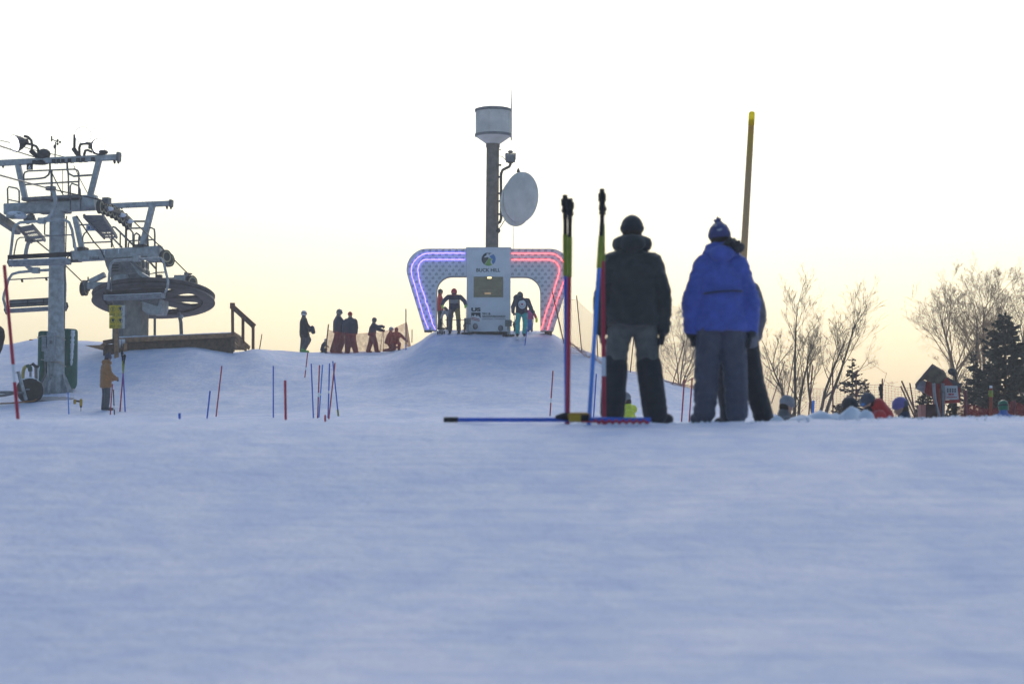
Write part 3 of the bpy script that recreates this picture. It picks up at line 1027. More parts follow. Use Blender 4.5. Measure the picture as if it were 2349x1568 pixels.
MB().box(T(z2, 360, 270, -1.2), (.22, .3, .2), (RD, LD, UP)).build('cable_catcher', M['galv_dark'], train)
mb = MB(); mb.beam(T(z2, 210, 205), T(z2, 262, 250, -.4), .07, .07); mb.build('brace', M['galv'], lift)
mb = MB()
mb.beam(T(z1, 1030, 905, -.3), T(z1, 900, 905, -.3), .32, .42)
mb.build('arm_end_box', M['galv'], lift)
mb = MB(); mb.beam(T(z1, 300, 1060), T(z1, 330, 1120), .3, .35); mb.beam(T(z1, 440, 1000, .2), T(z1, 740, 990, .2), .5, .26)
mb.build('saddle', M['galv_dark'], lift)
# floodlights
def flood(c, n, r, pts, depth=.42):
    f = MB().tube([T(z1, *p) for p in pts], .045, 8).build('lamp_pipe', M['dark'], lift, True)
    n = n.normalized()
    h = MB().lathe([(r*.35, -depth), (r*.55, -depth*.8), (r*.78, -depth*.5), (r*.95, -depth*.15), (r, 0), (r*1.03, .01), (r*1.03, .04), (r*.97, .045), (r*.96, .02)], c, n, 26, caps=False).build('lamp_housing', M['dark'], lift, True, 40)
    MB().lathe([(0, .03), (r*.96, .03), (r*.96, .037), (0, .04)], c, n, 26).build('lens', M['lampglow'], h, True, 30)
    MB().beam(c - n*depth*1.15, c - n*depth*.7, .22, .22).build('ballast', M['dark'], h)
M['lampglow'] = mat('lit_floodlight_glass', (.9, .92, 1), .3, 0, .02, emit=(1.0, 1.0, 1.05), estr=2.6)
flood(T(z1, 165, 285, -.2), Vector((-.62, -.62, -.22)), .30, [(260, 205), (300, 215), (335, 250), (345, 300), (340, 370), (410, 440)])
flood(T(z1, 890, 195, -.2), Vector((.12, -.95, -.12)), .275, [(800, 190), (797, 330), (820, 370), (855, 430)], .34)
flood(T(z1, 1050, 312, -.2), Vector((.60, -.70, -.12)), .255, [(965, 285), (900, 285), (862, 295), (850, 330), (852, 430)], .40)
rail(z1, [(280, 285), (340, 295), (390, 315), (410, 350), (412, 430)], .045, 'lamp_pipe', mt=M['dark'])
rail(z1, [(330, 360), (440, 460)], .09, 'lamp_arm', mt=M['dark'])
rail(z1, [(785, 335), (850, 425)], .08, 'lamp_arm', mt=M['dark'])
rail(z1, [(985, 375), (940, 355), (915, 360), (903, 400), (903, 420)], .045, 'lamp_pipe', mt=M['dark'])
mb = MB(); mb.ell(T(z1, 1075, 378), (.28, .2, .10), nu=12, nv=6); mb.build('lamp_back', M['dark'], lift, True)
mb = MB(); mb.ell(T(z1, 470, 400), (.24, .2, .2), nu=10, nv=6); mb.ell(T(z1, 440, 490), (.3, .2, .08), nu=10, nv=6); mb.build('junction_box', M['dark'], lift, True)
# wind vane
MB().tube([T(z1, 590, 430), T(z1, 597, 268)], .022, 6).build('vane_post', M['dark'], lift)
mb = MB(); mb.beam(T(z1, 555, 238), T(z1, 622, 270), .03, .03); mb.beam(T(z1, 553, 205), T(z1, 553, 262), .03, .06, up=LD)
for a in (0, 2.1, 4.2):
    c = T(z1, 626, 270); mb.ell(c + RD*math.cos(a)*.06 + UP*math.sin(a)*.07, (.04, .04, .05), nu=6, nv=4)
mb.ell(T(z1, 588, 318), (.05, .05, .08), nu=8, nv=5)
mb.build('wind_vane', M['dark'], lift)
# number plate
a, b = T(z1, 285, 568, -.14), T(z1, 353, 500, -.14)
pl = MB().beam(a.lerp(b, .5) - UP*(b.z-a.z)/2, a.lerp(b, .5) + UP*(b.z-a.z)/2, (b-a).dot(RD), .02, up=LD).build('number_plate', M['black'], lift)
text('6', M['print_white'], pl, T(z1, 302, 560, -.16), (b-a).dot(RD)*.42, (b.z-a.z)*.68, .004, (math.radians(90), 0, -YAW))
# makers plate behind the mast
a, b = T(z1, 925, 1222, 1.2), T(z1, 1120, 1152, 1.2)
c = a.lerp(b, .5)
pl = MB().beam(c - RD*(b-a).dot(RD)/2, c + RD*(b-a).dot(RD)/2, .03, (b.z-a.z)).build('maker_plate', M['print_white'], lift)
w = (b-a).dot(RD)
MB().beam(c - RD*w*.45 - LD*.02, c + RD*w*.45 - LD*.02, .012, (b.z-a.z)*.74).build('plate_field', M['print_blue'], pl)
text('Drive', M['print_white'], pl, c - RD*w*.26 - UP*(b.z-a.z)*.2 - LD*.032, w*.5, (b.z-a.z)*.42, .004, (math.radians(90), 0, -YAW))
rg = MB()
for k in range(14):
    t0, t1 = 2*math.pi*k/14, 2*math.pi*(k+1)/14
    cc = c - RD*w*.34 - LD*.03
    rg.beam(cc + (RD*math.cos(t0) + UP*math.sin(t0))*.075, cc + (RD*math.cos(t1) + UP*math.sin(t1))*.075, .02, .02, up=LD)
rg.build('plate_ring', M['print_white'], pl)
# ladder on the right side
mb = MB()
lz = [(z1, 715, 1060), (z3, 712, 0), (z3, 697, 640), (z3, 690, 1190)]
q = [T(*p, .05) for p in lz]
mb.tube(q, .022, 6)
q2 = [p - RD*.16 for p in q]
mb.tube(q2, .018, 6)
lad = mb.build('ladder', M['dark'], lift)
zz = q[0].z - .1
while zz > q[-1].z:
    t = 0
    for a_, b_ in zip(q, q[1:]):
        if a_.z >= zz >= b_.z:
            t = (a_.z - zz) / (a_.z - b_.z); p = a_.lerp(b_, t)
    MB().tube([p, p - RD*.17], .014, 5).build('rung', M['dark'], lad)
    zz -= .29
MB().tube([T(z3, 672, 1040, .05), T(z3, 695, 1055, .05)], .03, 6).build('step', M['dark'], lad)
# electrical boxes and straps
sn = mat('frosted_steel', (.33, .35, .37), .6, .2, .25, 12, snow=.35)
MB().box(T(z3, 552, 1305, -.36), (.28, .16, .62), (RD, LD, UP)).build('control_box', sn, lift)
MB().box(T(z3, 545, 1312, -.45), (.09, .03, .14), (RD, LD, UP)).build('display', M['galv_dark'], lift)
MB().box(T(z3, 545, 1450, -.36), (.42, .18, .46), (RD, LD, UP)).build('switch_box', sn, lift)
MB().box(T(z3, 478, 1335, -.25), (.17, .14, .50), (RD, LD, UP)).build('meter_box', sn, lift)
MB().tube([T(z4, 690, 660, -.34), T(z4, 688, 790, -.34), T(z4, 682, 860, -.34)], .04, 8).build('conduit', M['galv'], lift, True)
MB().tube([T(z4, 600, 520, -.25), T(z4, 605, 700, -.25), T(z4, 610, 860, -.3), T(z4, 560, 950, -.4), T(z4, 520, 1040, -.5), T(z4, 510, 1120, -.5)], .035, 8).build('conduit', M['galv_dark'], lift, True)
rope = mat('frosted_rope', (.42, .38, .32), .9, 0, .2, 30)
for pts in ([(500, 355), (560, 335), (640, 328), (720, 330), (820, 345), (880, 390)], [(550, 650), (690, 672), (790, 690), (885, 745)], [(690, 680), (760, 670), (835, 690)]):
    MB().tube([T(z4, x, y, -.34 if 600 < x < 830 else -.2) for x, y in pts], .02, 5).build('strap', rope, lift)
MB().tube([T(z4, 655, 1100, -.7), T(z4, 660, 960, -.65), T(z4, 680, 905, -.45)], .045, 8).build('pipe_stub', M['galv'], lift, True)

# green safety padding around the mast's foot
M['pad'] = mat('frosted_green_padding', (.04, .13, .095), .75, 0, .3, 3, .3, 18)
def pad(pts_top, pts_bot, depth, l, label):
    (xa, ya), (xb, yb) = pts_top
    (xc, yc), (xd, yd) = pts_bot
    pa, pb = T(z4, xa, ya, l), T(z4, xb, yb, l)
    w_ = (pb - pa).dot(RD) / 2
    c = pa.lerp(pb, .5)
    zb_ = T(z4, (xc+xd)/2, yc, l).z
    n = 24
    prof = [(0, zb_ - .2), (.75, zb_-.18), (.97, zb_ - .05), (1, zb_+.15), (1, c.z-.12), (.96, c.z-.04), (.8, c.z), (0, c.z+.01)]
    o = MB().lathe(prof, Vector((c.x, c.y, 0)), ax=(RD, LD, UP), n=n, sx=w_, sy=depth).build('safety_pad', M['pad'], None, True, 40)
    tag(o, label, 'safety pad', 'green pads round the lift tower')
    return o
pad(((525, 275), (700, 270)), ((510, 965), (690, 965)), .34, .85, 'dark green safety pad at the left of the lift tower foot')
pd = pad(((830, 245), (1027, 240)), ((830, 970), (1022, 960)), .42, .75, 'dark green snow-streaked safety pad at the right of the lift tower foot')
mb = MB()
random.seed(3)
top_l = [(940, 250), (985, 245), (1015, 262)]
q = []
for k in range(26):
    y = 255 + k*19
    wdt = 34 * (1 - .55*k/26) * random.uniform(.55, 1.15)
    xc = 978 - k*.9
    q.append([T(z4, xc - wdt, y, .75-.40), T(z4, xc - wdt*.3, y, .75-.445), T(z4, xc + wdt*.5, y, .75-.435), T(z4, xc + wdt, y, .75-.36)])
mb.grid(q)
mb.build('frozen_snow', M['snowcap'], pd, True)

# ------------------------------------------------------------------ terminal
term = thing('lift_terminal', 'grey chairlift top terminal with a large horizontal bullwheel above the timber deck', 'lift terminal', Vector((tm0.x, tm0.y, zrow(800, TMD))))
conc = mat('weathered_grey_column', (.34, .315, .29), .85, 0, .25, 3, .3, 25)
ca, cb = K0(258, 640), K0(325, 640)
w = (cb - ca).dot(RD)
c = ca.lerp(cb, .5) + LD*.45
zt_, zb_ = K0(290, 597).z, K0(290, 800).z
mb = MB()
mb.box(Vector((0, 0, (zt_+zb_)/2)) + Vector((c.x, c.y, 0)) + RD*w*.18, (w*.58, .9, zt_-zb_), (RD, LD, UP))
mb.build('column', conc, term)
MB().box(Vector((c.x, c.y, (zt_+zb_)/2 - .3)) - RD*w*.31, (w*.38, .8, zt_-zb_-.6), (RD, LD, UP)).build('column_flange', M['galv_dark'], term)
kbeam(K(z2, -10, 868), K(z2, 945, 812), .42, .42, 'main_beam', M['galv'], term)
kbeam(K(z2, 20, 440), K(z2, 95, 785), .2, .2, 'upright', M['galv'], term, LD)
kbeam(K(z2, 850, 320), K(z2, 742, 750), .22, .22, 'upright', M['galv'], term, LD)
ta = kbeam(K(z2, 400, 326), K(z2, 1058, 298), .2, .20, 'top_beam', M['galv'], term)
for xx in (1005, 1047, 520):
    MB().tube([K(z2, xx, 320), K(z2, xx, 340), K(z2, xx+2, 360)], [.05, .05, .03], 6).build('hook', M['dark'], ta)
MB().beam(K(z2, 1040, 298), K(z2, 1062, 298), .3, .28).build('end_cap', M['galv_dark'], ta)
for xx, yy in ((335, 830), (487, 815)):
    MB().tube([K(z2, xx, yy+20, -.25), K(z2, xx, yy-20, -.25), K(z2, xx+6, yy-30, -.25)], .03, 6).build('bolt', M['snowcap'], term)
for xx, yy in ((92, 785), (720, 755), (20, 912), (248, 888)):
    MB().box(K(z2, xx, yy), (.42, .42, .10), (RD, LD, UP)).build('joint_plate', M['dark'], term)
def krail(pts, r=.032, l=0, name='railing', mt=M['galv_dark']):
    return rail(z2, pts, r, name, l, mt, term, K)
krail([(70, 530), (140, 525), (300, 520)])
krail([(100, 735), (103, 660), (120, 620), (150, 600)])
krail([(115, 722), (405, 708)])
krail([(413, 770), (415, 570), (430, 548), (452, 556), (660, 760)], .04)
krail([(505, 620), (505, 770)])
krail([(425, 670), (525, 770)], .036)
krail([(565, 770), (568, 570), (590, 555)], .05)
krail([(600, 565), (640, 610), (645, 770)], .036)
krail([(650, 770), (652, 640), (680, 615), (712, 640), (716, 700)], .04)
krail([(610, 490), (770, 490)], .04)
krail([(600, 565), (840, 560), (870, 575), (875, 620), (875, 760)], .036)
krail([(600, 700), (870, 686)], .03)
krail([(590, 770), (595, 720), (612, 712)], .03)
krail([(650, 745), (720, 745)], .03)
krail([(720, 690), (722, 655), (705, 655), (700, 760)], .03)
krail([(790, 560), (800, 760)], .05)
# hanging machinery below the beam
mb = MB()
def kpoly(pts, l, th, name, mt, zf=z2, par=None):
    return MB().prism([K(zf, x, y, l) for x, y in pts], LD*th).build(name, mt, par or term)
kpoly([(330, 880), (610, 880), (735, 1000), (735, 1180), (430, 1200), (400, 1080), (350, 960)], -.3, .9, 'gearbox_frame', M['galv_dark'])
kpoly([(430, 1060), (560, 1050), (610, 1180), (560, 1230), (420, 1225)], -.55, .5, 'gearbox', M['galv'])
mb = MB()
for y in (960, 990, 1020):
    mb.beam(K(z2, 415, y, -.36), K(z2, 490, y-4, -.36), .03, .05)
mb.build('louvre', M['dark'], term)['kind'] = 'stuff'
kpoly([(610, 930), (735, 1040), (840, 1100), (760, 1100), (700, 1060)], -.35, .3, 'brace_plate', M['galv'])
kbeam(K(z2, 150, 1180), K(z2, 440, 1180), .3, .26, 'left_arm', M['galv'], term)
kbeam(K(z2, 180, 1140), K(z2, 340, 1060), .22, .20, 'tension_strut', M['galv'], term)
kbeam(K(z2, 735, 1150), K(z2, 1235, 1130), .34, .30, 'right_arm', M['galv'], term)
MB().box(K(z2, 1155, 1128, -.2), (.42, .42, .42), (RD, LD, UP)).build('arm_end_box', M['galv'], term)
MB().box(K(z2, 922, 1085, -.2), (.2, .2, .16), (RD, LD, UP)).build('sensor_box', M['dark'], term)
MB().tube([K(z2, 735, 1108, -.2), K(z2, 900, 1100, -.2)], .04, 6).build('pipe', M['dark'], term)
krail([(790, 870), (792, 1060), (890, 1040), (985, 1035)], .028)
krail([(750, 860), (750, 1010)], .04)
krail([(890, 930), (890, 1100)], .036)
krail([(730, 830), (890, 1000)], .04)
kbeam(K(z2, 610, 1240, -.3), K(z2, 945, 1340, -.3), .5, .5, 'drive_housing', M['galv_dark'], term)
kpoly([(735, 1330), (945, 1330), (945, 1420), (925, 1485), (800, 1485), (740, 1440)], -.5, .8, 'motor_cover', M['galv'])
# end sheaves
tl = MB().box(K(z2, 145, 1185), (.1, .5, .34), (RD, LD, UP)).build('sheave_bracket', M['galv_dark'], term)
wheel_at(K(z2, 118, 1212), .28, tl, M['dark'], M['galv_dark'], .09)
tl = MB().box(K(z2, 1225, 1110), (.1, .5, .5), (RD, LD, UP)).build('sheave_bracket', M['galv_dark'], term)
wheel_at(K(z2, 1265, 1145), .27, tl, M['dark'], M['galv_dark'], .08, (RD*.9 - LD*.45).normalized())
tl = MB().box(K(z2, 880, 850), (.45, .5, .55), (RD, LD, UP)).build('arm_end_box', M['galv'], term)
for x, y, l in ((990, 870, -.4), (1022, 905, .2)):
    wheel_at(K(z2, x, y, l), .27, tl, M['dark'], M['galv_dark'], .07, (RD*.9 - LD*.45).normalized())
mb = MB()
for x, y in ((915, 750), (935, 760), (1212, 1040), (160, 1100)):
    mb.tube([K(z2, x, y-15), K(z2, x, y+30)], .03, 5)
mb.beam(K(z2, 1205, 1052), K(z2, 1275, 1052), .06, .05); mb.beam(K(z2, 100, 1128), K(z2, 160, 1128), .06, .05)
mb.build('cable_guide', M['dark'], term)['kind'] = 'stuff'
# bullwheel, tipped a little towards the camera
bc = K(z2, 862, 1318, .9)
BR = 652 * SK * 1.02
tilt = math.radians(11)
bz = (UP * math.cos(tilt) - LD * math.sin(tilt) * -1).normalized()
bz = Vector((0, -math.sin(-tilt), math.cos(tilt))); bz = Vector((-.012, math.sin(tilt), math.cos(tilt))).normalized()
bx = Vector((1, 0, 0)); bx = (bx - bz*bx.dot(bz)).normalized(); by = bz.cross(bx)
axb = (bx, by, bz)
bull = MB().lathe([(BR*.80, -.12), (BR*.985, -.16), (BR, -.14), (BR*.985, -.02), (BR*.95, .0), (BR*.985, .02), (BR, .14), (BR*.985, .17), (BR*.80, .10), (BR*.80, -.12)], bc, ax=axb, n=64).build('bullwheel', M['bull'] if 'bull' in M else mat('bullwheel_paint', (.085, .075, .08), .6, .1, .3, 4), term, True, 35)
bm_ = bull.data.materials[0]
MB().lathe([(0, -.22), (BR*.20, -.22), (BR*.20, .2), (0, .2)], bc, ax=axb, n=24).build('hub', bm_, bull, True, 40)
for k in range(8):
    a = 2*math.pi*k/8 + .05
    pts = []
    def bp(r, t): return bc + (bx*math.cos(t) + by*math.sin(t))*r
    for r, hw in ((.17, .39), (.30, .37), (.42, .26), (.58, .17), (.70, .19), (.83, .37)):
        pts.append((bp(BR*r, a - hw), bp(BR*r, a + hw)))
    poly = [p[0] for p in pts] + [p[1] for p in reversed(pts)]
    MB().prism([p - bz*.06 for p in poly], bz*.12).build('spoke', bm_, bull)
# posts below
MB().tube([K0(355, 712), K0(355, 790)], .05, 8).build('support_post', M['galv_dark'], term)
MB().tube([K0(410, 716), K0(415, 740), K0(417, 790)], .07, 8).build('support_post', M['galv_dark'], term)
MB().ell(K0(416, 726), (.09, .09, .09)).build('post_knob', M['galv'], term, True)

# ------------------------------------------------------------------ chairs
def chair(zf, frame, hanger, block, bar, back, seat, d, label, shoes=None, restwide=None, sidebend=None):
    u0, v0 = zf(*block)
    p0 = P(u0, v0, d)
    C = lambda x, y, l=0: on_plane(*zf(x, y), p0 + LD*l, LD)
    t = thing('lift_chair', label, 'lift chair', C(*block), 'chairs hanging on the chairlift')
    s = m(.2140, d)
    MB().tube([C(*p) for p in frame], .05, 8).build('frame', M['galv'], t, True)
    if hanger:
        MB().tube([C(*p) for p in hanger], [.075]*len(hanger), 8).build('hanger', M['galv'], t, True)
        h = hanger[0]
        MB().box(C(h[0], h[1]-5), (.3, .2, .13), (RD, LD, UP)).build('grip', M['galv_dark'], t)
    MB().box(C(*block), (75*s, .2, 62*s), (RD, LD, UP)).build('hanger_block', M['galv'], t)
    if bar:
        MB().tube([C(*p) for p in bar], .025, 6).build('restraint_bar', M['galv_dark'], t, True)
    if shoes:
        for p in shoes:
            MB().beam(C(*p), C(p[0]+10, p[1]+28), .07, .06, up=LD).build('footrest', M['dark'], t)
    (a, b, h, mt) = back
    MB().beam(C(*a, .25), C(*b, .25), .07, h*s).build('backrest', mt, t)
    if mt is M['galv_panel']:
        for k in (.33, .62):
            q = C(*a, .2).lerp(C(*b, .2), k)
            MB().beam(q - UP*h*s*.48, q + UP*h*s*.48, .03, .03, up=LD).build('back_slat', M['dark'], t)
        for f_ in (.44, -.44, -.1):
            MB().beam(C(*a, .2) + UP*h*s*f_, C(*b, .2) + UP*h*s*f_, .03, .035).build('back_slat', M['dark'], t)
    (a, b, h, mt) = seat
    st = MB().beam(C(*a, -.22), C(*b, -.22), .5, h*s).build('seat', mt, t)
    for e, sg in ((a, 1), (b, -1)):
        c_ = C(e[0] - sg*14, e[1] - 20)
        hh = 62*s
        MB().tube([c_ - UP*hh*.9, c_ - RD*sg*.08 - UP*hh*.1, c_ - RD*sg*.05 + UP*hh*.5, c_ + RD*sg*.06 + UP*hh*.6, c_ + RD*sg*.10 - UP*hh*.2, c_ + RD*sg*.04 - UP*hh*.95], .03, 6).build('arm_loop', M['dark'], t, True)
    return t
M['galv_panel'] = mat('grey_seat_panel', (.20, .205, .22), .6, .2, .15, 6)
padblk = mat('dark_seat_pad', (.035, .032, .036), .75, 0, .25, 8, snow=.06)
seatsnow = mat('snowy_seat', (.27, .28, .30), .7, 0, .3, 6, .3, 30, snow=.62)
chair(z1, [(110, 1480), (125, 1370), (140, 1230), (158, 1165), (215, 1130), (450, 1115), (690, 1100), (742, 1130), (772, 1210), (795, 1340), (812, 1430), (795, 1500)],
      [(545, 770), (578, 810), (592, 880), (590, 960), (560, 1040), (510, 1085), (450, 1105)], (450, 1112),
      [(150, 1475), (165, 1390), (182, 1320), (212, 1292), (480, 1278), (765, 1262), (783, 1310), (790, 1400)],
      ((85, 1503), (765, 1468), 48, padblk), ((120, 1568), (735, 1545), 62, seatsnow), 81.3, 'empty lift chair in front of the tower mast')
chair(z3, [(92, 1000), (60, 940), (35, 850), (45, 790), (70, 720), (92, 640), (130, 585), (200, 565), (385, 548), (520, 540), (650, 535), (690, 560), (700, 700), (695, 880), (712, 950)],
      [(320, 225), (295, 270), (278, 340), (272, 440), (280, 490), (310, 520), (385, 540)], (385, 545),
      [(92, 645), (520, 622), (640, 615)],
      ((105, 902), (690, 868), 82, M['galv_panel']), ((85, 980), (690, 945), 34, seatsnow), 85.3, 'empty lift chair behind the tower mast, lowest of the three',
      shoes=[(232, 642), (492, 625)])
chair(z2, [(375, 1215), (385, 1100), (393, 1000), (405, 945), (440, 912), (690, 895), (945, 887), (970, 925), (990, 1020), (1018, 1130), (1012, 1200), (985, 1260)],
      None, (682, 890),
      [(360, 1210), (410, 1240), (405, 1120), (430, 1062), (480, 1055), (680, 1045)],
      ((350, 1262), (985, 1228), 50, padblk), ((352, 1312), (970, 1285), 52, seatsnow), 88.0, 'empty lift chair with a snow-covered seat before the terminal column')

# ------------------------------------------------------------------ cables
def cable(pts, r, label, sag=0):
    q = []
    for a, b in zip(pts, pts[1:]):
        for k in range(9):
            t = k/9
            q.append(a.lerp(b, t) - UP*sag*4*t*(1-t))
    q.append(pts[-1])
    o = MB().tube(q, r, 6).build('lift_cable', M['cable'], None, True)
    tag(o, label, 'cable', 'cables of the chairlift')
cable([P(-40, 391, 62), T(z1, 545, 772, -2.2), cen[0] + UP*.24, cen[3] + UP*.24, cen[7] + UP*.25, K(z2, 930, 755, -.2), K(z2, 1030, 850, .3), K(z2, 1215, 1035, .5), K(z2, 1325, 1165, .8)], .024, 'haul cable over the right sheave train down to the bullwheel')
cable([P(-40, 322, 60), T(z1, 365, 428, -.1)], .02, 'lower of two thin cables reaching the left floodlight')
cable([P(-40, 313, 60), T(z1, 130, 280, -.35), T(z1, 330, 345, -.05), T(z1, 690, 428, 0)], .013, 'upper of two thin cables passing the left floodlight')
cable([T(z1, 395, 1330, .6), T(z1, 530, 1440, 1.2), T(z3, 715, 505, 2.2), K(z2, 90, 1130, -1)], .024, 'haul cable passing behind the mast to the left arm of the terminal')
cable([T(z1, 552, 590), T(z1, 610, 710), T(z1, 682, 845)], .02, 'short stay wire slanting down inside the tower railing')
cable([T(z1, 820, 1060), T(z1, 1000, 1330, .8), K(z2, 295, 790, -.3), K(z2, 335, 880, -.3)], .026, 'black power cable hanging from the tower to the terminal beam')
cable([K(z2, 350, 600), K(z2, 420, 720), K(z2, 470, 860)], .018, 'thin black wire hanging at the terminal beam middle')
cable([T(z1, 790, 520), T(z1, 860, 670), T(z1, 945, 830)], .013, 'thin wire slanting from the top crossarm to the right upright')
cable([T(z1, 672, 560), T(z1, 672, 830)], .012, 'thin vertical wire beside the tower railing post')

# ------------------------------------------------------------------ timber deck under the terminal
DKD = 91.6
def DK(x, y, l=0):
    u, v = z5(x, y)
    return P(u, v, DKD + l)
deck = thing('timber_deck', 'snow-topped timber deck on a bank below the lift terminal', 'deck', DK(1000, 800))
fa, fb = DK(330, 705), DK(1815, 637)
s5 = m(.17857, DKD)
nrm = Vector((0, 1, 0))
MB().beam(fa, fb, .06, 62*s5).build('fascia_board', M['wood'], deck)
MB().beam(DK(150, 735, .02), fa + Vector((-.005, .02, 0)), .06, 58*s5).build('fascia_board', M['wood_dark'], deck)
MB().prism([DK(150, 760, .1), DK(150, 900, .1), DK(1820, 930, .1), DK(1820, 665, .1)], (0, .1, 0)).build('skirt_board', M['wood_dark'], deck)
MB().prism([DK(-90, 770, -.4), DK(140, 830, -.5), DK(190, 745, -.1), DK(160, 730, -.1), DK(110, 765, -.3)], (0, .1, 0)).build('side_board', M['wood'], deck)
MB().beam(DK(320, 730, -.05), DK(320, 830, -.05), .14, .1, up=nrm).build('post', M['wood'], deck) if False else None
MB().beam(DK(440, 745, -.05), DK(438, 850, -.05), .13, .1, up=nrm).build('post', M['wood'], deck)
MB().beam(DK(1815, 660, -.05), DK(1815, 850, -.05), .14, .12, up=nrm).build('post', M['wood_dark'], deck)
# planked floor: boards run away from the edge
k = 0
for t in np.linspace(0, 1, 34)[:-1]:
    a = fa.lerp(fb, t + .015) + Vector((0, 1.6, 31*s5 - .02)); k += 1
    MB().box(a, (.26, 3.1, .04)).build('plank', M['wood'], deck)
rows = []
for j in range(6):
    row = []
    for i in range(40):
        t = i/39
        p = fa.lerp(fb, t) + Vector((0, -.06 + .65*j, 31*s5 + .02 + .03*abs(noise.noise(Vector((i*.7, j, 2)))) + (.05 if j else 0) + (.1*max(0, .3-t) if j else 0)))
        if j == 0: p.z = fa.lerp(fb, t).z + 31*s5 - .03 - .02*abs(noise.noise(Vector((i*.9, 1, 5))))
        row.append(p)
    rows.append(row)
MB().grid(rows).build('snow_layer', M['snowcap'], deck, True)
mb = MB()
random.seed(5)
for k in range(8):
    p = DK(350 + k*11 + random.uniform(-3, 3), 690, -.06)
    mb.tube([p, p - UP*random.uniform(.15, .35)], [.02, .004], 5)
mb.build('icicle', M['snowcap'], deck)['kind'] = 'stuff'
# railing at the deck's right end, going down the ramp
def rp(x, y): return DK(x, y, (x-1815)/300*1.1)
for (xa, ya, xb, yb) in ((1812, 240, 1815, 640), (1947, 385, 1947, 740), (2077, 505, 2077, 830)):
    MB().beam(rp(xa, ya), rp(xb, yb), .11, .11, up=nrm).build('rail_post', M['wood_red'], deck)
MB().beam(rp(1800, 240), rp(2100, 510), .12, .05).build('top_rail', M['wood_red'], deck)
MB().beam(rp(1815, 285), rp(2090, 540), .05, .15).build('rail_board', M['wood_dark'], deck)
MB().box(rp(1812, 262), (.18, .18, .22)).build('post_cap', M['wood_red'], deck)
MB().beam(rp(1830, 625), rp(2030, 805), .05, .16).build('ramp_board', M['wood'], deck)
MB().beam(rp(1830, 690), rp(1990, 830), .05, .13).build('ramp_board', M['wood'], deck)
MB().prism([rp(1825, 720), rp(1825, 830), rp(1960, 830)], (0, .06, 0)).build('ramp_side', M['wood'], deck)

# yellow notice board on its post
sp = DK(325, 835, -1.0); spz = H(sp.x, sp.y)
sgn = thing('notice_sign', 'yellow four-panel notice sign on a timber post, right column coated with snow', 'sign', Vector((sp.x, sp.y, min(spz, sp.z))))
MB().beam(Vector((sp.x, sp.y, min(spz, sp.z)-.2)), DK(323, 270, -1.0), .16, .10, up=nrm).build('post', M['wood'], sgn)
s4 = m(.17857, DKD-1)
M['sign_frost'] = mat('frosted_yellow_sheet', (.62, .45, .02), .6, 0, .05)
fr = M['sign_frost'].node_tree
n_, l_ = fr.nodes, fr.links
tc = n_.new('ShaderNodeTexCoord'); sx_ = n_.new('ShaderNodeSeparateXYZ'); l_.new(tc.outputs['Generated'], sx_.inputs[0])
nz_ = n_.new('ShaderNodeTexNoise'); nz_.inputs['Scale'].default_value = 7; l_.new(tc.outputs['Object'], nz_.inputs['Vector'])
ad_ = n_.new('ShaderNodeMath'); ad_.operation = 'MULTIPLY_ADD'; ad_.inputs[1].default_value = .5; l_.new(nz_.outputs['Fac'], ad_.inputs[0]); l_.new(sx_.outputs['X'], ad_.inputs[2])
mr_ = n_.new('ShaderNodeMapRange'); mr_.inputs['From Min'].default_value = .62; mr_.inputs['From Max'].default_value = .98; l_.new(ad_.outputs[0], mr_.inputs['Value'])
mx_ = n_.new('ShaderNodeMix'); mx_.data_type = 'RGBA'; mx_.inputs['A'].default_value = (.80, .60, .03, 1); mx_.inputs['B'].default_value = (.66, .66, .64, 1)
l_.new(mr_.outputs[0], mx_.inputs['Factor']); l_.new(mx_.outputs['Result'], n_['Principled BSDF'].inputs['Base Color'])
for i, (x0, x1) in enumerate(((228, 325), (329, 428))):
    for j, (y0, y1) in enumerate(((255, 395), (400, 552))):
        a, b = DK(x0, y1, -1.06), DK(x1, y0, -1.06)
        mb = MB(); slab(mb, a.x, b.x, a.z, b.z, a.y - .012, a.y + .012)
        pn = mb.build('sign_panel', M['yellow_sign'] if i == 0 else M['sign_frost'], sgn)
        pr = MB()
        cx, cy = (x0+x1)/2 - (8 if i else 0), y0 + (y1-y0)*.36
        for k in range(12):
            t0, t1 = 2*math.pi*k/12, 2*math.pi*(k+1)/12
            pr.beam(DK(cx + 30*math.cos(t0), cy + 32*math.sin(t0), -1.077), DK(cx + 30*math.cos(t1), cy + 32*math.sin(t1), -1.077), .012, .01, up=nrm)
        if i == 0 and j == 0:
            pr.beam(DK(cx, cy-22, -1.077), DK(cx, cy+24, -1.077), .03, .008, up=nrm); pr.beam(DK(cx-10, cy-10, -1.077), DK(cx+10, cy-10, -1.077), .02, .008)
        else:
            pr.ell(DK(cx, cy-10, -1.077), (.05, .006, .05), nu=8, nv=4); pr.beam(DK(cx-16, cy+12, -1.077), DK(cx+12, cy+2, -1.077), .03, .008); pr.beam(DK(cx, cy-6, -1.077), DK(cx+6, cy+20, -1.077), .03, .008, up=nrm)
        pr.build('pictogram', M['print_dark'], pn)
        words = (('UNLOAD', 'HERE'), ('KEEP TIPS', 'UP'))[j] if i == 0 else (('RAISE', 'BAR'), ('EXIT', 'RAMP'))[j]
        for q, wtx in enumerate(words):
            yy = y0 + (y1-y0)*(.80 + .15*q)
            text(wtx, M['print_dark'], pn, DK(cx-32, yy, -1.075), 62*s4, 13*s4, .003)

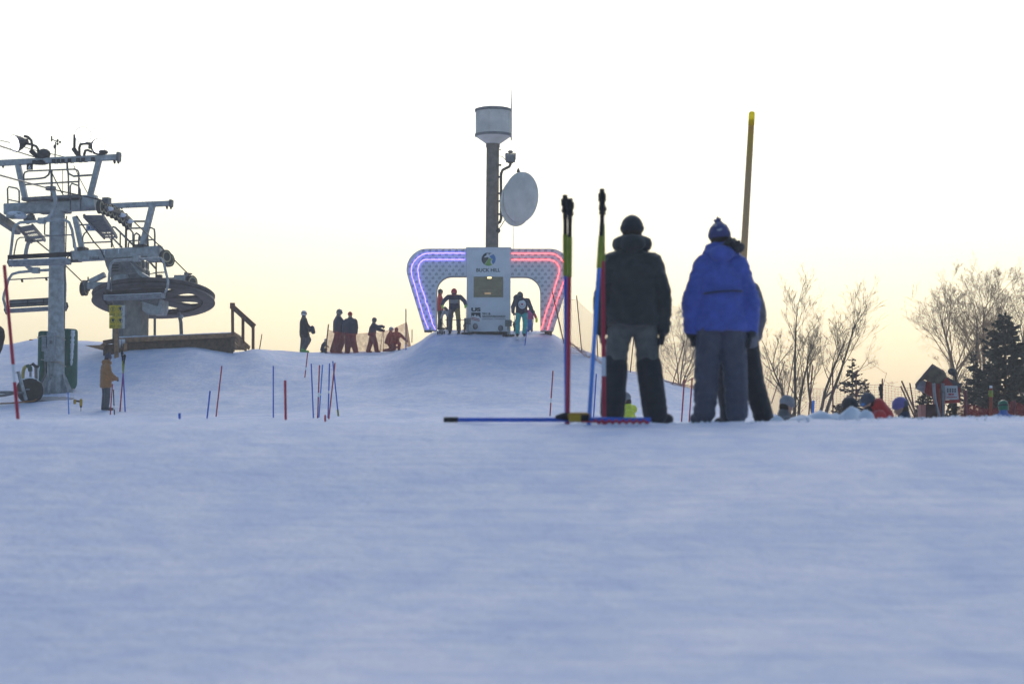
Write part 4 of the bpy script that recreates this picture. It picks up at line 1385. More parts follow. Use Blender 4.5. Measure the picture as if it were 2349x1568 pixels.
# ------------------------------------------------------------------ snowmaking gear left of the tower
def GZ(x, y, d):
    u, v = z4(x, y); return P(u, v, d)
HD = 82.2
hyd = thing('hydrant', 'snowmaking hydrant pipe with green valve and yellow hose left of the lift tower', 'hydrant', GZ(410, 960, HD))
MB().tube([GZ(412, 1000, HD), GZ(408, 800, HD)], .045, 8).build('standpipe', M['galv'], hyd, True)
grn = mat('green_valve_paint', (.06, .13, .09), .5, .2, .2)
MB().tube([GZ(408, 805, HD), GZ(402, 760, HD), GZ(375, 735, HD), GZ(340, 745, HD)], [.075, .085, .07, .05], 10).build('valve', grn, hyd, True)
MB().tube([GZ(350, 740, HD), GZ(325, 760, HD), GZ(310, 820, HD), GZ(305, 900, HD), GZ(315, 1010, HD)], .06, 10).build('hose', mat('yellow_hose', (.50, .40, .12), .7, 0, .2), hyd, True)
MB().tube([GZ(385, 735, HD), GZ(430, 715, HD), GZ(445, 700, HD)], .035, 8).build('handle', M['galv_dark'], hyd, True)
hy2 = thing('air_hydrant', 'dark upright hydrant pipe with bent top close to the tower foot', 'hydrant', GZ(488, 1115, HD-.3))
MB().tube([GZ(490, 1120, HD-.3), GZ(482, 900, HD-.3), GZ(480, 745, HD-.3)], .05, 8).build('standpipe', M['rust'], hy2, True)
MB().tube([GZ(435, 702, HD-.3), GZ(462, 728, HD-.3), GZ(480, 745, HD-.3), GZ(525, 742, HD-.3)], [.05, .05, .06, .045], 8).build('valve', M['dark'], hy2, True)
MB().tube([GZ(525, 742, HD-.3), GZ(515, 800, HD-.3), GZ(512, 900, HD-.3), GZ(490, 1000, HD-.3)], .022, 6).build('hose', M['snowcap'], hy2, True)
c = GZ(400, 1062, HD-1.2)
wh = thing('hose_reel', 'round dark hose reel edged with frost lying against the hydrants', 'hose reel', c)
axw = Vector((.35, -.9, .25)).normalized()
MB().lathe([(.10, -.22), (.36, -.20), (.43, -.12), (.46, 0), (.43, .12), (.36, .18), (.1, .16)], c, axw, 28).build('drum', mat('frosted_rubber', (.05, .05, .055), .85, 0, .3, 14, .4, 40, snow=.40), wh, True, 50)
MB().lathe([(0, .02), (.3, .05), (.36, .19), (0, .165)], c, axw, 24).build('face', mat('dark_reel_face', (.05, .045, .04), .8), wh, True, 40)
MB().tube([GZ(345, 1050, HD-1.5), GZ(395, 1048, HD-1.5)], .025, 6).build('axle', M['galv'], wh)
ln = thing('snow_lance', 'grey pipe leaning against the hose reel with a small hook on top', 'pipe', GZ(345, 1180, HD-1.8))
MB().tube([GZ(255, 810, HD-1.6), GZ(290, 960, HD-1.7), GZ(350, 1185, HD-1.9)], [.035, .05, .055], 8).build('pipe', M['galv'], ln, True)
MB().tube([GZ(245, 815, HD-1.5), GZ(290, 1010, HD-1.6), GZ(335, 1175, HD-1.8)], .05, 8).build('leg', M['galv_dark'], ln, True)
MB().tube([GZ(180, 790, HD-1.6), GZ(184, 812, HD-1.6), GZ(200, 826, HD-1.6), GZ(255, 815, HD-1.6)], .016, 6).build('hook', M['dark'], ln, True)
hs = thing('ground_hose', 'grey hose lying on the snow at the left edge by the hose reel', 'hose', GZ(0, 1100, HD-1.9))
for pts in ([(-60, 1092), (100, 1086), (240, 1092), (320, 1100)], [(-60, 1140), (60, 1128), (160, 1106), (250, 1092)]):
    MB().tube([Vector((p.x, p.y, p.z)) for p in [GZ(x, y, HD-1.9) for x, y in pts]], .05, 6).build('hose', M['galv_dark'], hs, True)
o = MB().tube([GZ(-60, 1242, HD-2.4), GZ(150, 1232, HD-2.4), GZ(360, 1212, HD-2.4), GZ(450, 1205, HD-2.4), GZ(490, 1180, HD-2.4)], .025, 6).build('ground_rope', mat('orange_brown_hose', (.30, .14, .06), .8), None, True)
tag(o, 'thin orange-brown hose along the snow before the reel', 'hose')
o = MB().lathe([(.9, -.02), (1.0, .0), (.85, .02), (0, .03)], Vector((GZ(680, 1085, HD-.6).x, HD-.6, H(GZ(680, 1085, HD-.6).x, HD-.6))), Vector((0, -.14, 1)), 24, sx=.8, sy=.8).build('bare_patch', mat('dirty_ice', (.30, .30, .33), .8, 0, .2, 5), None, True)
tag(o, 'grey icy patch on the snow before the tower foot', kind='structure')
# snow gun cut by the left frame edge
gd = 82.0
gun = thing('snow_gun', 'dark snow gun on a white leg cut by the left picture edge', 'snow gun', GZ(-90, 800, gd))
MB().lathe([(.18, -.5), (.36, -.45), (.40, -.2), (.40, .3), (.34, .5), (.1, .52)], GZ(-110, 410, gd), Vector((.3, -.6, .75)), 20).build('barrel', M['black'], gun, True, 40)
MB().tube([GZ(-95, 520, gd), GZ(-50, 560, gd), GZ(-70, 680, gd), GZ(-58, 770, gd), GZ(-50, 850, gd)], [.06, .1, .05, .04, .025], 8).build('leg', M['galv'], gun, True)
MB().tube([GZ(-40, 440, gd), GZ(8, 515, gd)], .03, 6).build('handle', M['dark'], gun)
o = MB().box(GZ(421, 404, 98.5), (.15, .15, .15)).build('marker_box', M['orange'])
tag(o, 'small orange box on the snowbank left of the tower', 'box')
# ------------------------------------------------------------------ people
skin = mat('skin', (.42, .25, .18), .6, 0, .08)
eye_m = mat('eye', (.03, .02, .02), .3)
goggle_lens = mat('goggle_lens', (.05, .07, .10), .15, .3, .1, spec=.8)

def cloth(name, col, rough=.85, var=.16, bump=.35, bscale=70, snow=0):
    return mat(name, col, rough, 0, var, 7, bump, bscale, sheen=.25, snow=snow)
CL = dict(
 olive=cloth('dark_olive_shell', (.060, .058, .052)), khaki=cloth('olive_grey_trousers', (.145, .14, .125)),
 black=cloth('black_cloth', (.042, .040, .042)), navyknit=cloth('navy_blue_knit', (.085, .09, .22)), navy=cloth('navy_cloth', (.050, .058, .095)),
 royal=cloth('royal_blue_shell', (.095, .135, .47)), greyblue=cloth('blue_grey_trousers', (.105, .105, .135)),
 mauve=cloth('grey_mauve_shell', (.165, .155, .175)), fur=cloth('dark_fur', (.06, .05, .045), .95, .5, .9, 120),
 greyhood=cloth('pale_grey_hood', (.42, .45, .50)), tan=cloth('tan_canvas', (.37, .165, .055)),
 charcoal=cloth('charcoal_cloth', (.095, .095, .108)), red=cloth('red_shell', (.52, .045, .04)),
 darkred=cloth('dark_red_shell', (.30, .035, .04)), turq=cloth('turquoise_trousers', (.05, .50, .47)),
 green=cloth('bright_green', (.30, .75, .06)), leaf=cloth('green_gaiter', (.16, .48, .12)),
 yellow=cloth('yellow_shell', (.78, .82, .07)), grey=cloth('grey_knit', (.27, .27, .28)),
 darkgrey=cloth('dark_grey_knit', (.13, .13, .135)), purple=cloth('purple_knit', (.17, .14, .34)), white=cloth('white_cloth', (.74, .75, .77)),
 brown=cloth('brown_cloth', (.18, .11, .07)), khaki2=cloth('mustard_trousers', (.32, .24, .09)),
 bluekit=cloth('blue_kit', (.10, .19, .48)), pink=cloth('magenta_kit', (.46, .08, .26)), gold=cloth('orange_kit', (.70, .34, .05)))
hair_m = mat('dark_hair', (.05, .035, .025), .8, 0, .3, 20)
HM = dict(white=mat('white_helmet', (.62, .63, .66), .35), dark=mat('dark_helmet', (.09, .10, .105), .35), red=mat('red_helmet', (.55, .05, .06), .35),
          blue=mat('blue_helmet', (.10, .22, .50), .35), grey=mat('grey_helmet', (.28, .28, .29), .4), green=mat('green_helmet', (.03, .16, .09), .4))

def default_pose():
    return dict(pelvis=(0, 0, .52), chest=(0, .0, .73), neck=(0, 0, .835), head=(0, .012, .925),
        hipL=(-.05, 0, .51), hipR=(.05, 0, .51), kneeL=(-.062, .012, .28), kneeR=(.062, .012, .28), ankL=(-.068, -.008, .045), ankR=(.068, -.008, .045),
        toeL=(-.085, .09, .02), toeR=(.085, .09, .02),
        shL=(-.098, 0, .79), shR=(.098, 0, .79), elL=(-.142, -.01, .635), elR=(.142, -.01, .635), wrL=(-.150, .02, .49), wrR=(.150, .02, .49),
        hdL=(-.150, .03, .43), hdR=(.150, .03, .43))

def person(label, base, yaw, Hh, pose, jacket, pants, boots='black', gloves='black', hat=None, hatmat=None, voxel=.022, fold=.006, bulk=1.0,
           hem=.47, legbulk=1.0, long_coat=0, face=True, extra=None, group=None, detail=1):
    J = default_pose(); J.update(pose)
    base = Vector(base)
    def W(p):
        p = Vector(p) * Hh
        return base + rot_z(p, yaw)
    R = {k: W(v) for k, v in J.items()}
    root = thing('person', label, 'person', base, group)
    fx, fy = rot_z(Vector((1, 0, 0)), yaw), rot_z(Vector((0, 1, 0)), yaw)
    up = (R['head'] - R['neck']).normalized()
    hfx = fx
    if 'look' in J:      # the head turns on the neck: extra yaw in radians
        hfx = rot_z(Vector((1, 0, 0)), yaw + J['look'])
    hfy = up.cross(hfx).normalized(); hfx = hfy.cross(up).normalized()
    ax = (hfx, hfy, up)
    h = Hh
    # body: one continuous figure
    b = MB()
    hc = R['head']
    b.ell(hc, (.043*h, .052*h, .064*h), ax, 14, 10)
    b.ell(hc + hfy*.012*h - up*.03*h, (.034*h, .036*h, .04*h), ax, 12, 8)
    b.cap(hc - up*.04*h - hfy*.01*h, R['neck'], .030*h, .034*h)
    b.cap(hc + hfy*.050*h - up*.005*h, hc + hfy*.060*h - up*.016*h, .006*h, .010*h, 8)
    for s in (-1, 1):
        b.ell(hc + hfx*s*.044*h - up*.005*h, (.006*h, .012*h, .018*h), ax, 8, 6)
    b.cap(R['neck'], R['chest'], .05*h, .075*h)
    b.cap(R['chest'], R['pelvis'], .072*h, .068*h)
    b.cap(R['shL'], R['shR'], .038*h, .038*h)
    for s in 'LR':
        b.cap(R['sh'+s], R['el'+s], .032*h, .026*h); b.cap(R['el'+s], R['wr'+s], .026*h, .018*h)
        b.cap(R['wr'+s], R['hd'+s], .018*h, .017*h)
        b.cap(R['hip'+s], R['knee'+s], .05*h, .036*h); b.cap(R['knee'+s], R['ank'+s], .036*h, .024*h)
        b.cap(R['ank'+s], R['toe'+s], .022*h, .018*h)
    body = organic('body', b, skin, root, min(voxel, .018), 2)
    if face:
        for s in (-1, 1):
            MB().ell(hc + hfx*s*.018*h + hfy*.0465*h + up*.004*h, (.006*h, .005*h, .004*h), ax, 8, 5).build('eye', eye_m, body, True)
        MB().ell(hc + hfy*.048*h - up*.036*h, (.014*h, .006*h, .004*h), ax, 8, 5).build('mouth', mat('lips', (.30, .12, .10), .5), body, True)
    # jacket
    k = bulk
    j = MB()
    ta = (R['chest'] - R['pelvis']).normalized()
    hemp = R['pelvis'] - ta*(.52 - hem)*h
    up2 = R['neck'] - R['chest']
    top_ = R['chest'] + ta*up2.length*.55
    Lt = (top_ - hemp).length
    tx = (fx - ta*fx.dot(ta)).normalized(); ty = ta.cross(tx)
    j.lathe([(0, 0)] + [(r_*h*k, z_*Lt) for r_, z_ in ((.112, 0), (.122, .02), (.124, .15), (.119, .40), (.119, .62), (.117, .80), (.102, .92), (.075, .98), (.04, 1.0))] + [(0, Lt)], hemp, ax=(tx, ty, ta), n=24, sy=.72)
    j.cap(R['chest'] + ta*.02*h, R['neck'], .085*h*k, .055*h)
    for s in (-1, 1):
        S_ = 'L' if s < 0 else 'R'
        sp_ = R['sh'+S_]
        j.cap(sp_*.5 + R['neck']*.5 - up*.02*h, sp_ - up*.012*h, .048*h*k, .050*h*k)
        j.cap(sp_ - up*.012*h, R['el'+S_], .052*h*k, .047*h*k)
        j.cap(R['el'+S_], R['wr'+S_], .047*h*k, .036*h*k)
        if long_coat:
            j.cap(R['hip'+S_], R['hip'+S_].lerp(R['knee'+S_], long_coat), .082*h*k, .075*h*k)
    j.cap(R['neck'] - up*.005*h, R['neck'] + up*.034*h - hfy*.008*h, .052*h, .050*h)
    jm = CL[jacket]
    jk = organic('jacket', j, jm, root, voxel, 4, fold*h/1.8)
    # trousers
    t = MB()
    for s in 'LR':
        t.cap(R['hip'+s], R['knee'+s], .064*h*legbulk, .055*h*legbulk)
        t.cap(R['knee'+s], R['ank'+s], .056*h*legbulk, .05*h*legbulk)
    t.cap(R['hipL'], R['hipR'], .066*h, .066*h)
    t.cap(R['hipL']*.5 + R['hipR']*.5, R['pelvis'], .07*h, .07*h)
    tr = organic('trousers', t, CL[pants], root, voxel, 4, fold*h/1.8)
    for s in 'LR':
        m_ = MB()
        a, q = R['ank'+s], R['toe'+s]
        back = (a - q); back.z = 0
        back = back.normalized() if back.length > 1e-4 else -fy
        d_ = (a - R['knee'+s]).normalized()
        m_.cap(a - d_*.055*h, a, .045*h, .040*h)
        m_.cap(a + back*.02*h + d_*.012*h, q, .034*h, .030*h)
        m_.cap(a + back*.02*h + d_*.022*h, q + d_*.004*h, .026*h, .026*h)
        organic('boot', m_, CL[boots], root, min(voxel, .016), 2)
    gh = h*(1.32 if detail > 1 else 1.08)
    # gloves: palm, four fingers and a thumb
    for s in 'LR':
        w_, hd = R['wr'+s], R['hd'+s]
        d = (hd - w_)
        d = d.normalized() if d.length > 1e-4 else Vector((0, 0, -1))
        sx_ = -1 if s == 'L' else 1
        side = d.cross(fx*sx_)
        side = side.normalized() if side.length > .1 else fy
        nrm_ = side.cross(d).normalized()
        g = MB()
        g.cap(w_ - d*.02*gh, w_ + d*.01*gh, .026*gh, .028*gh)
        palm_e = w_ + d*.05*h
        for q in (-1, -.33, .33, 1):
            b0 = w_ + d*.012*gh + side*q*.013*h
            b1 = palm_e + side*q*.019*h
            L = (.034 - .006*abs(q - .2))*gh
            curl = -nrm_*sx_*.0
            inw = (-fx*sx_)
            inw = (inw - d*inw.dot(d)).normalized() if (inw - d*inw.dot(d)).length > .1 else nrm_
            b2 = b1 + d*L*.75 + inw*L*.25
            b3 = b2 + d*L*.45 + inw*L*.65
            g.cap(b0, b1, .013*gh, .0115*gh, 8); g.cap(b1, b2, .0105*gh, .010*gh, 8); g.cap(b2, b3, .010*gh, .009*gh, 8)
        th = w_ + d*.018*gh + side*.02*h
        g.cap(th, th + d*.022*gh + side*.018*gh, .012*gh, .011*gh, 8)
        g.cap(th + d*.022*gh + side*.018*gh, th + d*.045*gh + side*.018*gh, .011*gh, .009*gh, 8)
        organic('glove', g, CL[gloves] if isinstance(gloves, str) else gloves, root, .008 if detail > 1 else .011, 1)
    # headgear
    def shell(name, mt, prof, off=(0, 0), sx=1.0, sy=1.18, par=root):
        return MB().lathe([(r*h, z*h) for r, z in prof], hc + hfx*off[0]*h + hfy*off[1]*h, ax=ax, n=20, sx=sx, sy=sy).build(name, mt, par, True, 50)
    if hat == 'beanie' or hat == 'bobble':
        hm = CL[hatmat]
        be = MB()
        be.ell(hc + up*.028*h - hfy*.006*h, (.056*h, .066*h, .060*h), ax, 16, 10)
        MB().ell(hc - hfy*.016*h - up*.012*h, (.0475*h, .046*h, .060*h), ax, 14, 10).build('hair', hair_m, root, True)
        for kk in range(24):
            a = 2*math.pi*kk/24
            be.cap(hc + up*.012*h + (hfx*math.cos(a)*.051 + hfy*math.sin(a)*.060)*h - hfy*.004*h, hc + up*.026*h + (hfx*math.cos(a)*.053 + hfy*math.sin(a)*.062)*h - hfy*.004*h, .008*h, .008*h, 6)
        # open below so that the face stays free
        bo = organic('beanie', be, hm, root, .009, 1, .0025)
        if hat == 'bobble':
            pm = MB(); random.seed(len(label))
            for kk in range(26):
                dv = Vector((random.gauss(0, 1), random.gauss(0, 1), random.gauss(0, 1))).normalized()
                pm.cap(hc + up*.098*h, hc + up*.098*h + dv*.022*h, .011*h, .006*h, 6)
            organic('pompom', pm, hm, bo, .008, 0)
    elif hat == 'helmet':
        hm = HM[hatmat]
        hl = shell('helmet', hm, [(.058, -.045), (.061, -.02), (.062, .01), (.058, .04), (.046, .062), (.026, .075), (0, .080)], (0, -.012), 1.0, 1.1)
        gp = [(.064, -.012), (.067, -.008), (.067, .016), (.064, .02)]
        if extra != 'nogoggles':
            gm_ = MB()
            gm_.lathe([(r*h, z*h) for r, z in [(.060, -.010), (.065, -.006), (.065, .006), (.060, .010)]], hc + up*.012*h - hfy*.010*h, ax=ax, n=24, sy=1.12, caps=False)
            go = gm_.build('goggle_strap', CL['black'], hl, True)
            MB().ell(hc + hfy*.044*h + up*.006*h, (.046*h, .024*h, .024*h), ax, 14, 8).build('goggles', goggle_lens, root, True)
    elif hat == 'hood':
        hd_ = MB()
        hd_.ell(hc + up*.008*h - hfy*.018*h, (.060*h, .058*h, .076*h), ax, 14, 10)
        hd_.cap(hc - up*.05*h - hfy*.02*h, R['neck'] - hfy*.01*h, .055*h, .065*h)
        organic('hood', hd_, CL[hatmat], root, .014, 2, .003)
    return root, R, (hfx, hfy, up)

def hood_roll(root, R, ax, h, mt, w=.085, r=.034, lift=.0, n=14, name='hood'):
    """collapsed hood lying round the neck"""
    fx, fy, up = ax
    mb = MB()
    pts = []
    for k in range(n+1):
        a = math.radians(-40 + 260*k/n)
        pts.append(R['neck'] + up*(lift + .012)*h + (fx*math.cos(a)*w - fy*(math.sin(a)*w*.75 - .01))*h)
    for a, b in zip(pts, pts[1:]):
        mb.cap(a, b, r*h, r*h, 8)
    mb.ell(R['neck'] - fy*.05*h + up*lift*h, (w*.95*h, .045*h, .045*h), (fx, fy, up))
    return organic(name, mb, mt, root, .014, 3, .006)

FD = 21.6
def feet(u, d):
    p = G(u, d)
    return p
PX = m(1, FD)      # metres per measured pixel at the foreground figures
fold_f = .015

# man in the dark jacket, seen from behind
b = feet(1452, FD) + Vector((0, 0, .0))
man1, R1, A1 = person('person seen from behind in dark jacket and black knit cap beside standing poles', b, 0, 1.845,
    dict(hipL=(-.055, 0, .50), hipR=(.055, 0, .50), kneeL=(-.086, .01, .28), kneeR=(.078, .02, .28), ankL=(-.100, -.01, .05), ankR=(.108, 0, .05), toeL=(-.115, .06, .025), toeR=(.172, .055, .025),
         shL=(-.095, 0, .79), shR=(.095, 0, .79), elL=(-.140, -.005, .62), elR=(.140, -.01, .62), wrL=(-.150, .02, .475), wrR=(.148, .005, .475), hdL=(-.146, .03, .42), hdR=(.142, .01, .415), head=(.0, .018, .932), neck=(.0, .005, .845)),
    'olive', 'khaki', 'black', 'black', 'beanie', 'black', .013, fold_f, 1.10, .475, .98, detail=2)
hood_roll(man1, R1, A1, 1.845, CL['olive'], .066, .036, .022)
for s in 'LR':       # dark gaiters to the knee
    mb = MB(); h = 1.8
    mb.cap(R1['knee'+s] + Vector((0, 0, .02)), R1['ank'+s] + Vector((0, 0, .0)), .067*h, .064*h)
    organic('gaiter', mb, CL['black'], man1, .014, 3, .005)

# man in the blue parka with a bobble hat
b = feet(1655, FD + .1)
man2, R2, A2 = person('person from behind in bright blue parka and blue bobble hat', b, 0, 1.775,
    dict(head=(-.002, .015, .935), neck=(.003, .0, .858), hipL=(-.052, 0, .50), hipR=(.055, 0, .50), kneeL=(-.072, .01, .27), kneeR=(.070, .012, .27), ankL=(-.085, -.0, .05), ankR=(.078, -.01, .05), toeL=(-.13, .04, .025), toeR=(.10, .07, .025),
         shL=(-.082, 0, .812), shR=(.088, 0, .808), elL=(-.148, -.01, .62), elR=(.150, -.01, .61), wrL=(-.150, .01, .475), wrR=(.150, .01, .475), hdL=(-.142, .02, .42), hdR=(.140, .02, .42)),
    'royal', 'greyblue', 'greyblue', 'black', 'bobble', 'navyknit', .013, fold_f, 1.10, .465, 1.14, detail=2)
h = 1.775
fx, fy, up = A2
mb = MB()
pts = [R2['neck'] + up*.02*h + (fx*math.cos(a)*.066 - fy*math.sin(a)*.045)*h for a in [math.radians(q) for q in range(0, 360, 15)]]
for a, q in zip(pts, pts[1:]): mb.cap(a - up*.022*h, a + up*.020*h, .024*h, .016*h, 8)
organic('collar', mb, CL['royal'], man2, .013, 3, .004)
mb = MB()
for k_ in range(9):
    t = k_/8
    q = R2['chest'] - up*.085*h + (fx*(t*2-1)*.105 - fy*(.087*math.sqrt(max(0, 1-(t*2-1)**2*.55))))*h
    mb.ell(q, (.03, .012, .012), nu=8, nv=6)
for x in (-.036, .036):
    mb.ell(R2['head'] + up*.065*h + (fx*x*.9 - fy*.03)*h, (.022, .02, .02), nu=8, nv=6)
mb2 = MB()
q = [R2['chest'] - up*.090*h + (fx*(t*2-1)*.112 - fy*(.094*math.sqrt(max(0, 1-(t*2-1)**2*.6))))*h for t in np.linspace(.06, .94, 9)]
mb2.tube(q, .010, 6).build('waist_cord', CL['navy'], man2, True)
hood_roll(man2, R2, A2, h, CL['royal'], .066, .034, -.012)
# pale embroidery on the hat
def on_hat(x, z):
    """point on the back of the hat, 2 mm proud of the knit"""
    yy = .066*math.sqrt(max(0.02, 1 - (x/.056)**2 - ((z-.028)/.060)**2)) + .004
    return R2['head'] + (fx*x - fy*(yy + .006) + up*z)*h
for (x, z), w in (((-.028, .058), .012), ((.022, .058), .014), ((-.016, .030), .022)):
    MB().tube([on_hat(x, z), on_hat(x + w*.5, z - .004), on_hat(x + w, z + .002)], .0075, 6).build('hat_embroidery', CL['greyhood'], man2, True)

# dark fur edging of the parka hood, bunched on the right of the neck
mb = MB(); random.seed(4)
fc = R2['neck'] + fx*.062*h + up*.030*h - fy*.035*h
mb.ell(fc, (.042*h, .035*h, .030*h), (fx, fy, (up - fx*.35).normalized()))
for k_ in range(60):
    dv = Vector((random.gauss(0, 1), random.gauss(0, 1), random.gauss(0, 1))).normalized()
    q0 = fc + fx*dv.x*.040*h + fy*dv.y*.030*h + up*dv.z*.027*h - up*dv.x*.010*h
    mb.cap(q0, q0 + dv*.016*h, .012*h, .004*h, 6)
mb.cap(fc, R2['neck'] - fy*.05*h + up*.02*h, .022*h, .02*h)
organic('fur_trim', mb, CL['fur'], man2, .011, 0, .004)

# third person, almost hidden behind the blue parka
b = feet(1693, FD + 1.25)
man3, R3, A3 = person('person in grey-mauve jacket and black trousers, half hidden behind the blue parka', b, math.radians(25), 1.72,
    dict(head=(-.035, .01, .905), neck=(-.02, 0, .83), kneeL=(-.06, .02, .27), kneeR=(.095, .0, .27), ankL=(-.05, 0, .05), ankR=(.135, -.05, .05), toeL=(-.08, .07, .025), toeR=(.18, .0, .025), shL=(-.09, 0, .77), shR=(.085, 0, .77), elR=(.150, .02, .63), wrR=(.155, .06, .51), hdR=(.145, .10, .47)),
    'mauve', 'black', 'black', 'black', 'hood', 'greyhood', .014, .008, 1.02, .43, 1.12, detail=1)
mb = MB(); h = 1.72; random.seed(11)
c0 = R3['head'] - up*.02*h
for k_ in range(70):
    a = random.uniform(0, 2*math.pi); rr_ = random.uniform(.8, 1.05)
    q = c0 + Vector((math.cos(a)*.055*h*rr_ - .03, -.055*h, math.sin(a)*.050*h*rr_))
    mb.cap(q, q + Vector((random.uniform(-.02, .02), -.03, random.uniform(-.02, .02))), .016, .006, 6)
mb.ell(c0 + Vector((-.03, -.03, 0)), (.085, .05, .08))
organic('fur_trim', mb, CL['fur'], man3, .011, 0, .004)

# ------------------------------------------------------------------ poles
def pole(label, foot, tip, segs, r=.0145, group=None, name='slalom_pole', n=9):
    """segs: (t0, t1, material, radius factor, part name), t from foot to tip"""
    foot, tip = Vector(foot), Vector(tip)
    t = thing(name, label, 'slalom pole' if name == 'slalom_pole' else 'pole', foot, group)
    for (a, b, mt, k, nm) in segs:
        MB().tube([foot.lerp(tip, a), foot.lerp(tip, b)], r*k, n).build(nm, mt, t, True, 40)
    return t
def hinge(t0, t1, seg=M['black']):
    """black ribbed flex joint with its screw tip"""
    out = []
    d = (t1 - t0)
    return [(t0, t0+d*.30, seg, 1.1, 'spike'), (t0+d*.28, t0+d*.42, seg, 1.75, 'joint_collar'), (t0+d*.41, t0+d*.58, seg, 1.45, 'joint'),
            (t0+d*.56, t0+d*.84, seg, 1.95, 'screw_head'), (t0+d*.83, t1, seg, 1.25, 'tip')]
PD = 20.6
NEARG = 'poles standing upside down in the snow in front'
def near_pole(label, bot, top, main, sleeve=(.70, .84), d=PD, dt=0, r=.0185, white=None, blk=.86):
    f, t_ = P(bot[0], bot[1], d), P(top[0], top[1], d + dt)
    f.z = min(f.z, H(f.x, f.y)) - .03
    segs = []
    if white:
        segs += [(0, white[0], main, 1, 'shaft'), (white[0], white[1], M['white_plastic'], 1.02, 'white_band'), (white[1], sleeve[0], main, 1, 'shaft')]
    else:
        segs += [(0, sleeve[0], main, 1, 'shaft')]
    segs += [(sleeve[0]-.004, sleeve[1], M['yellow_hinge'], 1.22, 'sleeve'), (sleeve[1], blk+.02, M['black'], 1.0, 'upper_shaft')] + hinge(blk+.01, 1.0)
    return pole(label, f, t_, segs, r, NEARG)
near_pole('blue pole with black top at the left of the left standing pair', (1300, 966), (1296, 447), M['blue_pole'], (.655, .83), d=PD, blk=.885)
near_pole('red pole with black top at the right of the left standing pair', (1302, 966), (1308, 455), M['red_pole'], (.66, .83), d=PD-.08, blk=.885)
near_pole('light blue pole leaning in front of the dark-jacketed person', (1350, 962), (1383, 470), M['blue_light'], (.72, .86), d=PD-.1, blk=.93)
near_pole('red pole with white band before the dark-jacketed person', (1386, 962), (1381, 433), M['red_pole'], (.70, .85), d=PD+.12, white=(.215, .295), blk=.87)
# blue poles lying on the snow, drill, red auger
lying = P(1018, 962, PD-.1), P(1500, 961, PD-.15)
a, c = lying
a.z = H(a.x, a.y) + .018; c.z = H(c.x, c.y) + .018
a = P(1018, 962, PD-.1); c = P(1493, 962, PD-.25)
pole('blue pole with black end lying flat on the crest', a, c, [(0, .07, M['black'], 1.2, 'cap'), (.065, 1, M['blue_pole'], 1, 'shaft')], .019)
pole('light blue pole lying on the crest under the drill', P(1290, 957, PD+.1), P(1492, 964, PD-.05), [(0, 1, M['blue_light'], 1, 'shaft')], .0165)
au0, au1 = P(1362, 967, PD-.45), P(1488, 967, PD-.45)
aug = thing('ice_auger', 'red spiral auger bit lying on the crest before the poles', 'auger', au0)
q = []
for k_ in range(120):
    t = k_/119
    w_ = 2*math.pi*8*t
    q.append(au0.lerp(au1, t) + Vector((0, math.cos(w_)*.013, math.sin(w_)*.013)))
MB().tube(q, .009, 6).build('flight', M['red_pole'], aug, True)
MB().tube([au0 - Vector((.1, 0, 0)), au1], .008, 6).build('shank', M['red_pole'], aug, True)
def drill(label, c, s, yaw=0, lying=True):
    """cordless drill: body, chuck, bit, grip, battery. x forward, z up, lying on its side when asked"""
    t = thing('cordless_drill', label, 'drill', c)
    def q(x, y, z):
        v = Vector((x, y, z))*s
        if lying == 'down':      # bit points down
            v = Vector((z, y, -x))*1.0
        return Vector(c) + rot_z(v, yaw)
    yl = mat('yellow_tool_plastic', (.50, .30, .02), .5, 0, .1)
    mb = MB(); mb.cap(q(-.10, 0, .0), q(.06, 0, 0), .045*s, .042*s); organic('motor_housing', mb, yl, t, .008, 2)
    MB().tube([q(.05, 0, 0), q(.10, 0, 0), q(.14, 0, 0)], [.036*s, .034*s, .02*s], 10).build('chuck', M['black'], t, True)
    bit = MB().tube([q(.13, 0, 0), q(.40, 0, 0)], .010*s, 6).build('drill_bit', M['dark'], t, True)
    mb = MB(); mb.cap(q(-.06, 0, -.03), q(-.075, 0, -.15), .028*s, .026*s); organic('grip', mb, M['black'], t, .008, 2)
    mb = MB(); a_, b_, c_ = q(1, 0, 0)-q(0, 0, 0), q(0, 1, 0)-q(0, 0, 0), q(0, 0, 1)-q(0, 0, 0)
    mb.box(q(-.05, 0, -.19), (.13*s, .075*s, .06*s), (a_.normalized(), b_.normalized(), c_.normalized())).build('battery', yl, t)
    MB().box(q(-.05, 0, -.225), (.12*s, .07*s, .02*s), (a_.normalized(), b_.normalized(), c_.normalized())).build('battery_base', M['black'], t)
    return t
dc = P(1318, 960, PD-.3)
dn = thing('cordless_drill', 'yellow and black cordless drill lying on the crest among the poles', 'drill', dc)
yl = mat('yellow_tool_plastic', (.50, .30, .02), .5, 0, .1)
mb = MB(); mb.cap(dc + Vector((-.03, 0, .022)), dc + Vector((.10, 0, .024)), .034, .032); organic('motor_housing', mb, mat('orange_tool_plastic', (.42, .20, .02), .5), dn, .007, 2)
MB().tube([dc + Vector((-.05, .02, .02)), dc + Vector((-.10, .03, .022)), dc + Vector((-.16, .04, .014))], [.034, .030, .014], 10).build('chuck', M['black'], dn, True)
MB().box(dc + Vector((.0, -.10, .0)), (.10, .05, .06)).build('battery', yl, dn)
MB().box(dc + Vector((.085, -.10, -.002)), (.07, .06, .062)).build('battery_base', M['black'], dn)
mb = MB(); mb.cap(dc + Vector((.07, 0, .015)), dc + Vector((.05, -.08, .005)), .026, .024); organic('grip', mb, M['black'], dn, .007, 2)

